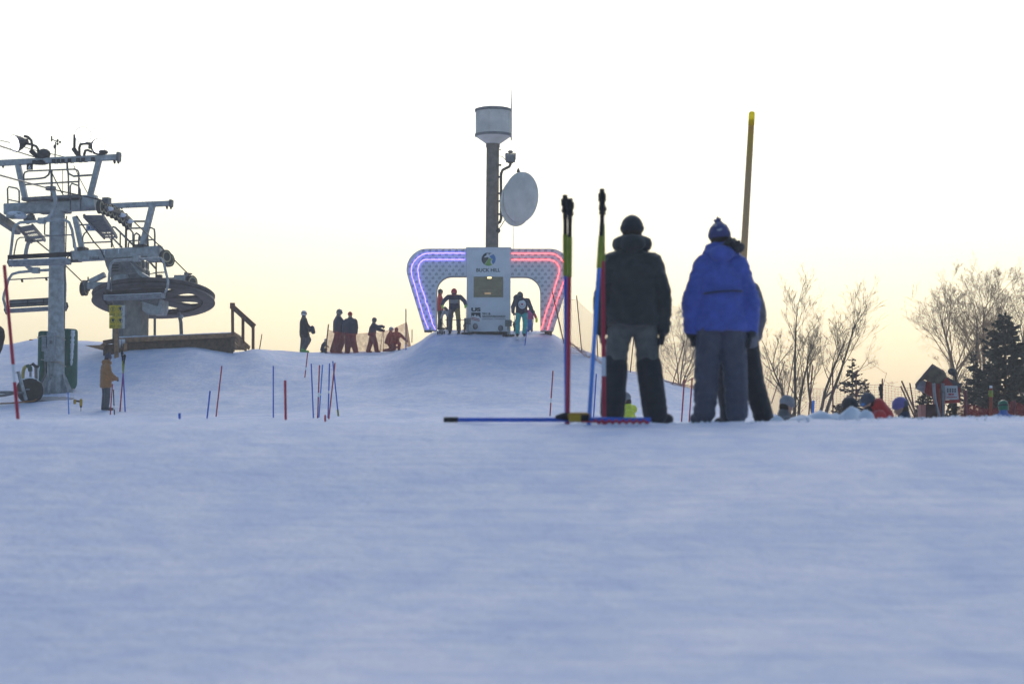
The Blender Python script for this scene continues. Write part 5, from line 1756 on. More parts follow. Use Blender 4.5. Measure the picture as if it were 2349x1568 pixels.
# tall red pole at the left edge
f = P(49, 950, 25.5); f.z = min(f.z, H(f.x, f.y)) - .02
pole('red pole with white band leaning tall at the left picture edge', f, P(10, 608, 25.5), [(0, .37, M['red_pole'], 1, 'shaft'), (.37, .465, M['white_plastic'], 1, 'white_band'), (.465, 1, M['red_pole'], 1, 'shaft')], .019)
# slim poles standing on the slope: (label, u_foot, v_foot, u_tip, v_tip, depth, colour, white band)
RP, BP, BL = 'red_pole', 'blue_pole', 'blue_light'
for lab, u0, v0, u1, v1, d, c, wb in (
    ('short bright blue pole left of the small drill on the snow', 158, 949, 156, 899, 76, BL, None),
    ('small blue pole stub showing over the crest, alone left of centre', 412, 958, 412, 947, 34, BP, None),
    ('short blue pole leaning right beside a taller red one', 475, 960, 482, 896, 58, BP, None),
    ('tall red pole leaning right beside a short blue one', 495, 961, 509, 839, 70, RP, None),
    ('straight blue pole left of the thick red pole', 627, 961, 627, 839, 68, BP, None),
    ('thick upright red pole standing behind the crest left of centre', 655.5, 962, 654, 872, 33, RP, None),
    ('red pole with white band below the white-helmeted person', 695.5, 898, 706, 808, 87.5, RP, (.55, .62)),
    ('blue pole leftmost of the cluster below the crouching group', 719, 960, 714, 834, 68, BP, None),
    ('red pole with white band in the pole cluster', 728.5, 959, 733, 837, 68, RP, (.40, .48)),
    ('light blue pole crossing behind the banded red pole', 731.5, 958, 740, 836, 69, BL, (.42, .46)),
    ('short red stub in the middle of the pole cluster', 746, 959, 746, 951, 42, RP, None),
    ('blue pole standing upright right of the cluster middle', 752.5, 958, 756, 833, 69, BP, (.45, .50)),
    ('red pole crossed with a blue one at the cluster right end', 754.5, 958, 768.5, 832, 67, RP, None),
    ('blue pole with yellow foot at the cluster right end', 776, 952, 763.5, 828, 71, BP, None),
    ('red pole right of the drill-side person, leaning against the hill', 1261.5, 955, 1268.5, 850, 70, RP, (.30, .40)),
    ('blue pole standing in the slope below the right lane racer', 1199.5, 828, 1209, 754, 90.0, BP, None),
    ('thin dark blue pole behind the leaning light blue one', 1362, 950, 1368, 857, 66, BP, None),
    ('red pole left of two between the two standing people', 1564, 958, 1570, 869, 64, RP, None),
    ('red pole right of two between the two standing people', 1581.5, 958, 1588, 866, 66, RP, None),
    ('red pole standing before the tan-coated person', 253, 951, 258, 880, 76.5, RP, None),
    ('dark banded pole beside the tan-coated person', 262.5, 950, 260, 893, 77, 'dark', (.2, .35)),
    ('thin dark pole leaning on the snowbank right of the deck', 595, 803, 601, 766, 92.5, 'wood_red', None)):
    f, t_ = P(u0, v0, d), P(u1, v1, d)
    gh = H(f.x, f.y)
    if gh < f.z:        # carry the shaft on down to the snow
        k_ = (f.z - gh + .05) / max(t_.z - f.z, .05)
        f2 = f - (t_ - f) * min(k_, 6)
    else:
        f2 = f
    L = (t_ - f2).length; L0 = (t_ - f).length
    base_t = 1 - L0 / L
    mt = M[c]
    r_ = .0175 if d < 50 else .020
    if wb:
        a_, b_ = base_t + wb[0]*(1-base_t), base_t + wb[1]*(1-base_t)
        sg = [(0, a_, mt, 1, 'shaft'), (a_, b_, M['white_plastic'], 1.02, 'white_band'), (b_, 1, mt, 1, 'shaft')]
    else:
        sg = [(0, 1, mt, 1, 'shaft')]
        if 'yellow foot' in lab:
            sg = [(0, base_t + .10, M['yellow_hinge'], 1.4, 'foot'), (base_t + .10, 1, mt, 1, 'shaft')]
    pole(lab, f2, t_, sg, r_, 'slalom poles standing in the slope')
# pair with black tops by the tan-coated person
z4p = lambda x, y, d: P(*z4(x, y), d)
for lab, b0, t0, c in (('red pole with black top crossing the pair right of the tan-coated person', (1603, 1395), (1672, 580), RP), ('blue pole with black top crossing the pair right of the tan-coated person', (1680, 1395), (1636, 535), BP)):
    f, t_ = z4p(*b0, 78.5), z4p(*t0, 78.5)
    f.z = min(f.z, H(f.x, f.y))
    pole(lab, f, t_, [(0, .69, M[c], 1, 'shaft'), (.69, .85, M['yellow_hinge'], 1.1, 'sleeve'), (.84, .90, M['black'], 1.1, 'upper_shaft')] + hinge(.88, 1.0), .024, 'upside-down poles by the tan-coated person')
drill('small cordless drill standing bit down in the snow left of the tan-coated person', P(*z4(1085, 1235), 78), 1.15, 0, 'down')

# ------------------------------------------------------------------ people on the hill
zp = lambda x, y: (662.7 + x*.12857, 687.9 + y*.12857)
z3g = lambda x, y: (964.7 + x*.125, 637.6 + y*.125)
BACK, FRONT, RIGHT, LEFT = 0, math.pi, -math.pi/2, math.pi/2
SIDE = math.radians
# tan coat, looking down at something in the hands
d = 78.8; b = P(242, 947, d); b.z = H(b.x, b.y)
p_, R_, A_ = person('person in tan hooded coat and dark beanie standing side-on beside the poles', b, SIDE(-62), m(131, d)*.985,
    dict(head=(0, .035, .925), neck=(0, .012, .84), elL=(-.125, .03, .65), elR=(.13, .02, .65), wrL=(-.08, .15, .56), wrR=(.09, .15, .56), hdL=(-.05, .20, .565), hdR=(.06, .205, .565)),
    'tan', 'charcoal', 'charcoal', 'black', 'bobble', 'navy', .02, .010, 1.12, .40, 1.0, long_coat=.25)
hood_roll(p_, R_, A_, 1.85, CL['tan'], .064, .036, .0)

# white helmet, long dark coat, green gaiters, holding something
d = 97.6; b = P(*zp(262, 966), d); b.z = H(b.x, b.y)
hh = m(97, d)
p_, R_, A_ = person('person in white helmet and long dark coat with green gaiters on the skyline', b, SIDE(-70), hh,
    dict(ankL=(-.05, -.03, .05), ankR=(.03, -.02, .05), kneeR=(.06, .11, .30), kneeL=(-.05, .0, .28), elR=(.12, .03, .66), wrR=(.09, .13, .58), hdR=(.08, .17, .55), elL=(-.12, .02, .66), wrL=(-.1, .12, .56), hdL=(-.09, .16, .53)),
    'black', 'charcoal', 'leaf', 'black', 'helmet', 'white', .03, .01, 1.14, .42, 1.15, long_coat=.45, group='people on the skyline left of the gate')
for s in 'LR':
    mb = MB(); mb.cap(R_['knee'+s].lerp(R_['ank'+s], .65), R_['ank'+s], .058*hh, .058*hh); organic('gaiter', mb, CL['leaf'], p_, .025, 2, .004)
bt = thing('carried_bottle', 'dark bottle-shaped bundle held by the white-helmeted person', 'bundle', R_['hdR'])
MB().tube([R_['hdR'] + Vector((.0, -.02, .14)), R_['hdR'] + Vector((.03, -.02, .08)), R_['hdR'] + Vector((.08, -.02, -.14)), R_['hdR'] + Vector((.09, -.02, -.18))], [.05, .09, .09, .05], 10).build('bundle', CL['navy'], bt, True)

kneel = dict(pelvis=(0, -.02, .30), chest=(0, .04, .50), neck=(0, .06, .60), head=(0, .085, .69), hipL=(-.05, -.02, .29), hipR=(.05, -.02, .29), kneeL=(-.07, .16, .24), kneeR=(.07, .10, .06), ankL=(-.07, .12, .045), ankR=(.07, -.10, .045),
    toeL=(-.07, .2, .02), toeR=(.07, -.17, .02), shL=(-.105, .05, .575), shR=(.105, .05, .575), elL=(-.13, .10, .42), elR=(.13, .10, .42), wrL=(-.10, .20, .34), wrR=(.10, .20, .34), hdL=(-.08, .25, .33), hdR=(.08, .25, .33))
def sit(**k):
    q = dict(kneel); q.update(k); return q
# crouching with white headband
d = 97.0; b = P(*zp(620, 972), d); b.z = H(b.x, b.y)
hh = m(.12857*258, d)/.755
person('person crouching low with white headband at the netting left end', b, SIDE(-80), hh, sit(pelvis=(0, -.08, .16), hipL=(-.05, -.08, .16), hipR=(.05, -.08, .16), chest=(0, -.02, .42), neck=(0, .05, .56), head=(0, .10, .67)), 'navy', 'black', 'black', 'black', 'helmet', 'white', .03, .008, 1.25, .45, group='people on the skyline left of the gate')
# tall one with helmet and raised goggles
d = 98.2; b = P(*zp(880, 966), d); b.z = H(b.x, b.y)
hh = m(.12857*790, d)
person('tall person in grey helmet with goggles pushed up, behind the red netting', b, SIDE(-75), hh,
    dict(kneeL=(-.05, .10, .29), kneeR=(.06, -.06, .28), ankL=(-.05, .02, .05), ankR=(.06, -.14, .05), toeR=(.06, -.06, .02), elR=(.12, .08, .66), wrR=(.09, .18, .58), hdR=(.08, .22, .57), head=(0, .03, .925)),
    'navy', 'charcoal', 'black', 'black', 'helmet', 'grey', .03, .01, 1.38, .46, 1.35, group='people on the skyline left of the gate')
d = 97.7; b = P(*zp(1090, 966), d); b.z = H(b.x, b.y)
hh = m(.12857*735, d)
person('person in red knit hat and navy jacket behind the red netting', b, SIDE(170), hh,
    dict(shL=(-.115, 0, .79), kneeL=(-.09, .02, .28), ankL=(-.14, 0, .05), toeL=(-.2, .04, .02), kneeR=(.05, .02, .28), ankR=(.06, 0, .05)),
    'navy', 'charcoal', 'black', 'black', 'beanie', 'red', .03, .01, 1.32, .45, 1.4, group='people on the skyline left of the gate')
d = 97.5; b = P(*zp(1490, 930), d); b.z = H(b.x, b.y)
hh = m(.12857*645, d)
pk, Rk, Ak = person('child in dark helmet leaning on ski poles behind the red netting', b, SIDE(-88), hh,
    dict(pelvis=(0, -.02, .50), chest=(0, .02, .69), neck=(0, .035, .80), head=(0, .06, .895), shL=(-.10, .03, .77), shR=(.10, .03, .77), elL=(-.12, .14, .66), elR=(.12, .14, .70), wrL=(-.1, .27, .62), wrR=(.1, .27, .72), hdL=(-.08, .31, .60), hdR=(.08, .31, .71), kneeL=(-.05, -.05, .28), ankL=(-.05, -.12, .05), kneeR=(.05, .08, .28), ankR=(.05, .12, .05), toeR=(.05, .2, .02), toeL=(-.05, -.03, .02)),
    'navy', 'charcoal', 'black', 'black', 'helmet', 'dark', .026, .008, 1.25, .47, 1.3, extra='nogoggles', group='people on the skyline left of the gate')
for s, e in (('L', (1690, 905)), ('R', (1625, 912))):
    q = P(*zp(*e), d)
    t = thing('ski_pole', 'thin ski pole in the %s hand of the child by the netting' % ('lower' if s == 'L' else 'raised'), 'ski pole', q)
    MB().tube([q, Rk['hd'+s] + Vector((0, 0, .05))], .012, 6).build('shaft', M['dark'], t)
    MB().tube([q + (Rk['hd'+s]-q)*.06, q + (Rk['hd'+s]-q)*.075], .05, 8).build('basket', M['black'], t)
d = 98.0; b = P(*zp(1780, 905), d); b.z = H(b.x, b.y)
hh = m(.12857*440, d)/.755
person('child sitting in pale helmet by the right end of the netting', b, SIDE(-80), hh, sit(), 'brown', 'charcoal', 'black', 'black', 'helmet', 'white', .028, .008, 1.2, .45, group='people on the skyline left of the gate')
d = 97.6; b = P(*zp(1900, 890), d); b.z = H(b.x, b.y)
hh = m(.12857*410, d)/.755
person('child sitting in dark helmet with one arm stretched towards the gate', b, SIDE(-150), hh, sit(elL=(-.22, .08, .47), wrL=(-.33, .1, .36), hdL=(-.38, .12, .33)), 'brown', 'charcoal', 'black', 'black', 'helmet', 'dark', .028, .008, 1.2, .45, extra='nogoggles', group='people on the skyline left of the gate')

# gate people
def gperson(label, x, y, hpx, yaw, d, pose, *a, **k):
    b = P(*z3g(x, y), d)
    hh = m(.125*hpx, d)
    b = Vector((b.x, d, min(b.z, H(b.x, d) + .02)))
    return person(label, b, yaw, hh, pose, *a, **k), b, hh
(p_, R_, A_), b, hh = gperson('person in red jacket and dark cap half hidden behind the left arch', 355, 915, 745, SIDE(-80), 94.0, dict(), 'red', 'black', 'black', 'black', 'beanie', 'charcoal', .026, .008, 1.05, .46)
racer = dict(pelvis=(0, -.10, .53), chest=(0, .10, .70), neck=(0, .19, .78), head=(0, .27, .84), hipL=(-.06, -.10, .52), hipR=(.06, -.10, .52), kneeL=(-.085, .03, .30), kneeR=(.085, .03, .30), ankL=(-.095, -.05, .06), ankR=(.095, -.05, .06), toeL=(-.095, .06, .02), toeR=(.095, .06, .02),
    shL=(-.13, .15, .76), shR=(.13, .15, .76), elL=(-.22, .24, .66), elR=(.22, .24, .66), wrL=(-.255, .36, .555), wrR=(.255, .36, .555), hdL=(-.258, .41, .525), hdR=(.258, .41, .525))
def ski_pair(R, hh, label_pre, mt, yaw, length=1.35, lower=None):
    for s, nm in (('L', 'one'), ('R', 'other')):
        a = R['ank'+s]
        f = rot_z(Vector((0, 1, 0)), yaw)
        z0 = a - Vector((0, 0, .045*hh))
        q = []
        for t in np.linspace(-.48, .62, 9):
            pt = z0 + f*length*t
            pt.z = max(H(pt.x, pt.y) + .015, 0) if True else pt.z
            if t > .55: pt.z += .05
            q.append(pt)
        tt = thing('ski', label_pre % nm, 'ski', q[0])
        sd_ = Vector((f.y, -f.x, 0))
        mb = MB()
        for q0, q1 in zip(q, q[1:]):
            mb.add([q0 - sd_*.045, q0 + sd_*.045, q1 + sd_*.045, q1 - sd_*.045] + [p + Vector((0, 0, .014)) for p in (q0 - sd_*.045, q0 + sd_*.045, q1 + sd_*.045, q1 - sd_*.045)],
                   [(3, 2, 1, 0), (4, 5, 6, 7), (0, 1, 5, 4), (1, 2, 6, 5), (2, 3, 7, 6), (3, 0, 4, 7)])
        mb.build('deck', mt, tt)
        MB().box(z0 + Vector((0, 0, .04)), (.07, .25, .05)).build('binding', M['black'], tt)
def ski_pole(label, a, b_):
    t = thing('ski_pole', label, 'ski pole', b_)
    MB().tube([b_, a], .011, 6).build('shaft', M['galv'], t)
    MB().tube([a - (a-b_).normalized()*.02, a + (a-b_).normalized()*.10], .018, 6).build('grip', M['black'], t)
    MB().tube([b_ + (a-b_)*.06, b_ + (a-b_)*.07], .04, 8).build('basket', M['black'], t)
(p_, R_, A_), b, hh = gperson('racer in red helmet crouched on poles in the left lane', 620, 935, 860, FRONT, 92.3, racer, 'navy', 'charcoal', 'black', 'green', 'helmet', 'red', .022, .008, 1.0, .50, .95)
pad_ = MB(); pad_.cap(R_['hipL'] + Vector((.0, -.08, -.02)), R_['kneeL'] + Vector((0, -.05, .02)), .055*hh, .045*hh); organic('thigh_guard', pad_, CL['khaki2'], p_, .02, 2)
MB().tube([R_['chest'] + Vector((-.17, -.19, -.08)), R_['chest'] + Vector((0, -.21, -.10)), R_['chest'] + Vector((.17, -.19, -.08))], .07, 8).build('race_bib', CL['grey'], p_, True)
ski_pole('ski pole planted by the left hand side of the red-helmeted racer', R_['hdR'], P(*z3g(412, 955), 91.9))
ski_pole('ski pole planted by the booth side of the red-helmeted racer', R_['hdL'], P(*z3g(838, 850), 91.9))
ski_pair(R_, hh, 'dark ski of the red-helmeted racer, %s of the pair', M['black'], FRONT, 1.1)
(p_, R_, A_), b, hh = gperson('child in grey kit bending behind the red-helmeted racer', 530, 925, 520, SIDE(150), 93.8, dict(pelvis=(0, -.05, .48), chest=(0, .12, .62), neck=(0, .2, .68), head=(0, .28, .72), shL=(-.11, .16, .66), shR=(.11, .16, .66), elL=(-.16, .22, .52), elR=(.16, .22, .52), wrL=(-.17, .28, .38), wrR=(.17, .28, .38), hdL=(-.17, .3, .33), hdR=(.17, .3, .33)), 'greyhood', 'charcoal', 'black', 'black', 'hood', 'darkgrey', .026, .006, 1.1)
ski_pole('short ski pole of the bending child in the left lane', R_['hdR'], P(*z3g(470, 925), 93.3))
(p_, R_, A_), b, hh = gperson('racer in turquoise trousers, dark jacket and white bib in the right lane', 1855, 1010, 860, FRONT, 91.6,
   dict(pelvis=(0, -.08, .52), chest=(0, .06, .70), neck=(.005, .13, .79), head=(.03, .20, .855), hipL=(-.06, -.07, .51), hipR=(.06, -.07, .51), kneeL=(-.075, .06, .29), kneeR=(.085, .06, .29), ankL=(-.06, -.02, .06), ankR=(.09, -.02, .06), toeL=(-.06, .09, .02), toeR=(.09, .09, .02),
        shL=(-.13, .10, .765), shR=(.13, .10, .765), elL=(-.185, .12, .62), elR=(.185, .12, .62), wrL=(-.235, .2, .51), wrR=(.185, .22, .50), hdL=(-.27, .24, .475), hdR=(.165, .27, .46)),
   'navy', 'turq', 'black', 'navy', 'helmet', 'dark', .022, .008, 1.05, .49, 1.0)
bibc = R_['chest'] + Vector((.02, -.165, -.05))
bib = MB().ell(bibc, (.15, .06, .17), nu=16, nv=10).build('race_bib', CL['white'], p_, True)
MB().ell(bibc + Vector((0, -.045, .0)), (.055, .022, .05), nu=10, nv=6).build('bib_emblem', M['print_red'], bib, True)
for k_ in range(6):
    a = math.pi*(1.1 + .8*k_/5)
    MB().ell(bibc + Vector((math.cos(a)*.10, -.040, math.sin(a)*.11)), (.014, .016, .02), nu=6, nv=4).build('bib_letter', M['print_dark'], bib, True)
mb = MB(); mb.ell(R_['neck'] + Vector((-.16, .12, .05)), (.16, .12, .14)); organic('hood_bundle', mb, CL['navy'], p_, .025, 2, .004)
ski_pole('ski pole at the booth side of the turquoise-trousered racer', R_['hdR'], P(*z3g(1735, 850), 91.4))
ski_pole('ski pole at the arch side of the turquoise-trousered racer', R_['hdL'], P(*z3g(2045, 985), 91.2))
ski_pair(R_, hh, 'pale ski under the turquoise-trousered racer, %s of the pair', M['white_plastic'], FRONT, 1.7)
(p_, R_, A_), b, hh = gperson('child in blue helmet crouching low by the booth in the right lane', 1740, 985, 290, FRONT, 93.6, sit(), 'black', 'black', 'black', 'black', 'helmet', 'blue', .026, .005, 1.2)
(p_, R_, A_), b, hh = gperson('child in magenta and orange kit behind the right lane racer', 2010, 985, 480, SIDE(160), 93.9, dict(shR=(.11, 0, .79), elL=(-.22, .05, .62), wrL=(-.30, .1, .48), hdL=(-.33, .12, .44)), 'pink', 'bluekit', 'black', 'gold', 'beanie', 'purple', .024, .005, 1.1)
mb = MB(); mb.cap(R_['shL'], R_['elL'], .06*hh, .055*hh); mb.cap(R_['elL'], R_['wrL'], .055*hh, .05*hh); organic('sleeve', mb, CL['red'], p_, .022, 2)
mb = MB(); mb.cap(R_['wrL'] + Vector((0, -.03, 0)), R_['wrL'] + Vector((0, -.03, -.10)), .05, .05); organic('cuff', mb, CL['yellow'], p_, .018, 1)
(p_, R_, A_), b, hh = gperson('person in dark helmet crouching behind the booth edge in the left lane', 810, 930, 240, SIDE(-90), 93.5, sit(), 'black', 'black', 'black', 'black', 'helmet', 'dark', .026, .005, 1.3, extra='nogoggles')

# ------------------------------------------------------------------ people whose heads show over the crest
def crest_person(label, u, vtop, wpx, d, yaw, pose, *a, **k):
    """wpx: measured head height in pixels gives the size of the figure"""
    x = P(u, 900, d).x
    top = P(u, vtop, d).z
    g = H(x, d)
    hh = min(max(top - g, 1.45), 2.0)      # standing on the snow behind the crest
    k.pop('crown', None)
    r_ = person(label, (x, d, top - hh), yaw, hh, pose, *a, **k)
    crest_person.h = hh
    return r_
(p_, R_, A_) = crest_person('person in yellow jacket and grey beanie seen low between the dark-jacketed legs', 1440, 901, 36, 46, SIDE(95), dict(head=(0, .03, .925), elL=(-.13, .06, .66), elR=(.13, .06, .66)), 'yellow', 'charcoal', 'black', 'black', 'beanie', 'grey', .024, .008, 1.08)
hood_roll(p_, R_, A_, crest_person.h, CL['yellow'], .062, .036, -.01)
crest_person('person in grey lettered beanie, only the head over the crest beside black trousers', 1797, 909, 50, 31, SIDE(-75), dict(head=(0, .03, .925)), 'darkgrey', 'black', 'black', 'black', 'beanie', 'grey', .02, .006, 1.05, crown=1.0)
crest_person('dark-capped person hidden behind the snow heap on the crest', 1946, 913, 44, 33, SIDE(-120), dict(), 'black', 'black', 'black', 'black', 'beanie', 'black', .02, .006, 1.1)
(p_, R_, A_) = crest_person('person in red jacket, dark hat and blue goggles over the crest', 2002, 902, 56, 30, SIDE(98), dict(head=(0, .04, .92), neck=(0, .0, .835), shL=(-.125, -.02, .81), shR=(.125, -.02, .81)), 'red', 'black', 'black', 'black', 'beanie', 'charcoal', .018, .008, 1.12)
hfx, hfy, up = A_; hh = crest_person.h
mb = MB(); mb.ell(R_['head'] + hfy*.046*hh + up*.010*hh, (.046*hh, .02*hh, .022*hh), A_); mb.build('goggles', mat('blue_goggle_lens', (.05, .16, .35), .15, .2, .2, spec=.8), p_, True)
mb = MB(); mb.cap(R_['head'] - up*.05*hh + hfy*.012*hh, R_['neck'] - up*.02*hh + hfy*.04*hh, .048*hh, .062*hh); organic('neck_warmer', mb, CL['black'], p_, .018, 2, .004)
mb = MB(); mb.cap(R_['neck'] - hfy*.065*hh + up*.035*hh, R_['neck'] - hfy*.075*hh - up*.07*hh, .070*hh, .085*hh); organic('hood', mb, CL['red'], p_, .02, 3, .006)
(p_, R_, A_) = crest_person('person in purple and dark beanie side-on over the crest', 2074, 912, 46, 33, SIDE(95), dict(head=(0, .03, .92)), 'navy', 'black', 'black', 'black', 'beanie', 'purple', .02, .006, 1.2)
mb = MB()
hfx, hfy, up = A_; hh = crest_person.h
mb.ell(R_['head'] + up*.022*hh - hfy*.018*hh, (.058*hh, .058*hh, .046*hh), A_); organic('hat_crown', mb, CL['charcoal'], p_, .012, 1, .003)
crest_person('person in green-topped helmet far right before the spruce', 2301, 918, 26, 48, SIDE(10), dict(), 'bluekit', 'black', 'black', 'black', 'helmet', 'green', .026, .006, 1.1)
# ------------------------------------------------------------------ netting
M['net'] = mat('red_net_cord', (.50, .27, .22), .8, 0, .15)
M['net_pole'] = mat('dark_red_net_pole', (.17, .045, .045), .6, 0, .15)
def ground_under(u, v, d):
    p = P(u, v, d); g = H(p.x, p.y)
    return Vector((p.x, p.y, min(p.z, g)))
def bnet(name, label, posts, rows, cell, mt, sagk, r=.008, rolls=None, group=None, base_raise=0.0):
    """posts: (foot point, tip point, top of the net 0..1 along the post, part label). Strands hang between the posts, each a real cord."""
    t = thing(name, label, 'safety net', posts[0][0], group)
    for a, b, k, pm in posts:
        if pm:
            MB().tube([a, b], .022, 7).build('net_pole', pm, t, True)
    st = MB()
    for (a0, b0, k0, _), (a1, b1, k1, _) in zip(posts, posts[1:]):
        L = ((a1-a0).length)
        n = max(3, int(L/cell))
        def pt(i, j):
            s, q = i/n, j/rows
            top = b0.lerp(b1, s) if False else a0.lerp(b0, k0).lerp(a1.lerp(b1, k1), s)
            bot = a0.lerp(a1, s)
            bot = Vector((bot.x, bot.y, min(bot.z, H(bot.x, bot.y) + .05) if abs(bot.z - H(bot.x, bot.y)) < 1.0 else bot.z))
            p = bot.lerp(top, q)
            sg = sagk*L*4*s*(1-s)*(.25 + .75*q)
            p = p - Vector((0, 0, sg))
            p.y += .12*math.sin(s*3.1)*math.sin(q*3.1) + .03*noise.noise(Vector((s*5, q*5, L)))
            return p
        for j in range(rows+1):
            st.tube([pt(i, j) for i in range(n+1)], r*(1.5 if j in (0, rows) else 1), 3, False)
        for i in range(n+1):
            st.tube([pt(i, j) for j in range(rows+1)], r, 3, False)
    if rolls:
        for pts, rad in rolls:
            random.seed(2)
            for k in range(5):
                st.tube([p + Vector((random.uniform(-1, 1)*rad, random.uniform(-1, 1)*rad, random.uniform(-.5, 1)*rad)) for p in pts], r*2.2, 4)
    o = st.build('net', mt, t); o['kind'] = 'stuff'
    return t
f2 = lambda x, y: (1241.6 + x*.2087, 654.3 + y*.2087)
def NP(x0, y0, x1, y1, d, k=.92, pm='net_pole'):
    a = P(*f2(x0, y0), d); b = P(*f2(x1, y1), d)
    return (a, b, k, M[pm] if pm else None)
bnet('safety_net', 'sagging red safety net on leaning poles along the hill edge right of the gate',
     [NP(250, 640, 120, 65, 89.5, .9), NP(445, 730, 388, 110, 90.5, .92), NP(625, 858, 603, 385-75, 91.5, .93), NP(978, 955, 1020, 640-90, 92.5, .95), NP(1240, 1010, 1310, 610-60, 93, .8)],
     24, .105, M['net'], .035, r=.0052, rolls=[([P(*f2(x, y), 90) for x, y in ((250, 600), (310, 650), (350, 665), (430, 712), (470, 760), (510, 815), (560, 770), (640, 850), (720, 880))], .09)])
# poles of the next bay, lower down the edge
r6 = lambda x, y: (1510.1 + x*.3318, 461.4 + y*.3318)
NB = lambda u0, v0, u1, v1, d, k=.92: (P(u0, v0, d), P(u1, v1, d), k, M['net_pole'])
bnet('safety_net', 'lower run of red safety net hanging behind the blue parka',
     [(P(1500, 868, 93.5), P(1513, 780, 93.5), .9, None), NB(1543, 881, 1571, 780, 94, .95), NB(1660, 903, 1664, 800, 95, .9), NB(1770, 925, 1800, 828, 95.5, .8), NB(1800, 945, 1824, 800, 96, .6)],
     22, .11, M['net'], .03, r=.0052, rolls=[([P(u, v, 93.6) for u, v in ((1480, 868), (1513, 872), (1545, 881), (1600, 890), (1640, 897))], .07)])
bnet('safety_net', 'thin safety net sagging across the bushes and small spruce',
     [NB(1855, 955, 1864, 838, 70, .55), NB(1911, 955, 1910, 848, 70, .62), NB(1964, 955, 1964, 850, 70, .70), NB(2024, 955, 2024, 868, 70, .85), NB(2100, 955, 2087, 878, 70, .85), (P(2140, 955, 70), P(2138, 890, 70), .95, None)],
     20, .10, mat('pale_net_cord', (.46, .30, .24), .8), .02, r=.0046)
# crossed orange-brown poles before the kiosk
pole('leaning brown pole in front of the kiosk, taller of two', P(2106, 960, 58), P(2068, 873, 58), [(0, 1, M['wood_red'], 1, 'shaft')], .022, 'leaning poles before the kiosk', 'fence_pole')
pole('leaning brown pole in front of the kiosk, shorter of two', P(2100, 960, 58.2), P(2066, 885, 58.2), [(0, 1, M['wood_red'], 1, 'shaft')], .020, 'leaning poles before the kiosk', 'fence_pole')
pole('blue pole leaning among bare branches over the crest', P(1864, 960, 62), P(1866, 918, 62), [(0, 1, M['blue_light'], 1, 'shaft')], .035, None, 'fence_pole')
pole('dark upside-down pole with black top behind the red-jacketed person', P(2024, 955, 62), P(2020, 880, 62), [(0, .55, M['dark'], 1, 'shaft')] + hinge(.5, 1), .030, None, 'fence_pole')
# red cloth banner beside the seated children
net_red = sheer('red_woven_banner', (.32, .045, .04), .50, .6)
bd = 96.6
BZ = lambda x, y, d=bd: P(*zp(x, y), d)
ban = thing('banner_net', 'see-through red banner net on poles in front of the waiting skiers', 'banner', BZ(640, 968))
topl = [(700, 515), (780, 545), (900, 560), (1000, 575), (1180, 588), (1400, 580), (1600, 555), (1750, 535), (1900, 480), (2080, 395)]
botl = [(640, 968), (760, 975), (880, 975), (1000, 965), (1180, 945), (1400, 932), (1600, 915), (1750, 900), (1900, 885), (2085, 855)]
rows = []
for j in range(9):
    q = j/8
    rows.append([BZ(*b).lerp(BZ(*a), q) + Vector((0, .05*math.sin(i*1.7 + q*3) + .03*math.cos(q*9), -.02)) for i, (a, b) in enumerate(zip(topl, botl))])
MB().grid(rows).build('cloth', net_red, ban, True)
rows = []
for j in range(7):
    q = j/6
    rows.append([BZ(2088, 840, bd-.1).lerp(BZ(2095, 375, bd-.1), q), BZ(2130, 838, bd-.4).lerp(BZ(2110, 420, bd-.3), q) + Vector((0, .05*math.sin(j), 0)), BZ(2175, 818, bd-.6).lerp(BZ(2118, 450, bd-.5), q)])
MB().grid(rows).build('cloth', sheer('red_woven_fold', (.34, .05, .05), .8, .4), ban, True)
MB().tube([BZ(645, 970), BZ(708, 430)], .028, 6).build('post', M['dark'], ban)
MB().tube([BZ(2195, 760, bd-.7), BZ(2198, 520, bd-.7)], .02, 6).build('post', M['dark'], ban)
q0, q1 = BZ(2088, 1005, bd-2.5), BZ(2088, 158, bd-2.5)
pole('tall thin blue pole right of the banner net', q0, q1, [(0, .25, M['blue_light'], 1, 'shaft'), (.25, 1, mat('grey_blue_pole', (.10, .11, .16), .5), .9, 'shaft')], .026)
# red mesh fence at the far right with an orange post
k4 = lambda x, y: (2080.5 + x*.1143, 805.3 + y*.1143)
kd = 66
fence = thing('mesh_fence', 'dark red see-through mesh fence below the spruce at the far right', 'fence', P(2230, 955, kd))
rows = []
fm = sheer('dark_red_mesh', (.22, .035, .04), .62, .35)
us = list(np.linspace(2196, 2420, 12))
for j in range(5):
    q = j/4
    rows.append([P(u, 966 - q*(34 + 6*math.sin(i*1.3) + (6 if i > 5 else 0)), kd + .3*math.sin(i*.9)) for i, u in enumerate(us)])
MB().grid(rows).build('mesh', fm, fence, True)
for u, v in ((2215, 895), (2273, 905), (2327, 918)):
    if u == 2273:
        MB().tube([P(u, 962, kd-.1), P(2273, 890, kd-.1)], .05, 8).build('post', mat('orange_red_post', (.34, .06, .02), .6), fence, True)
        MB().tube([P(2273, 910, kd-.1), P(2272.6, 895, kd-.1)], .062, 8).build('post_cap', M['yellow_hinge'], fence, True)
        MB().tube([P(2273, 895, kd-.1), P(2273, 884, kd-.1)], .04, 8).build('post_tip', M['white_plastic'], fence, True)
    else:
        MB().tube([P(u, 962, kd-.1), P(u, v, kd-.1)], .05, 7).build('post', M['net_pole'], fence, True)

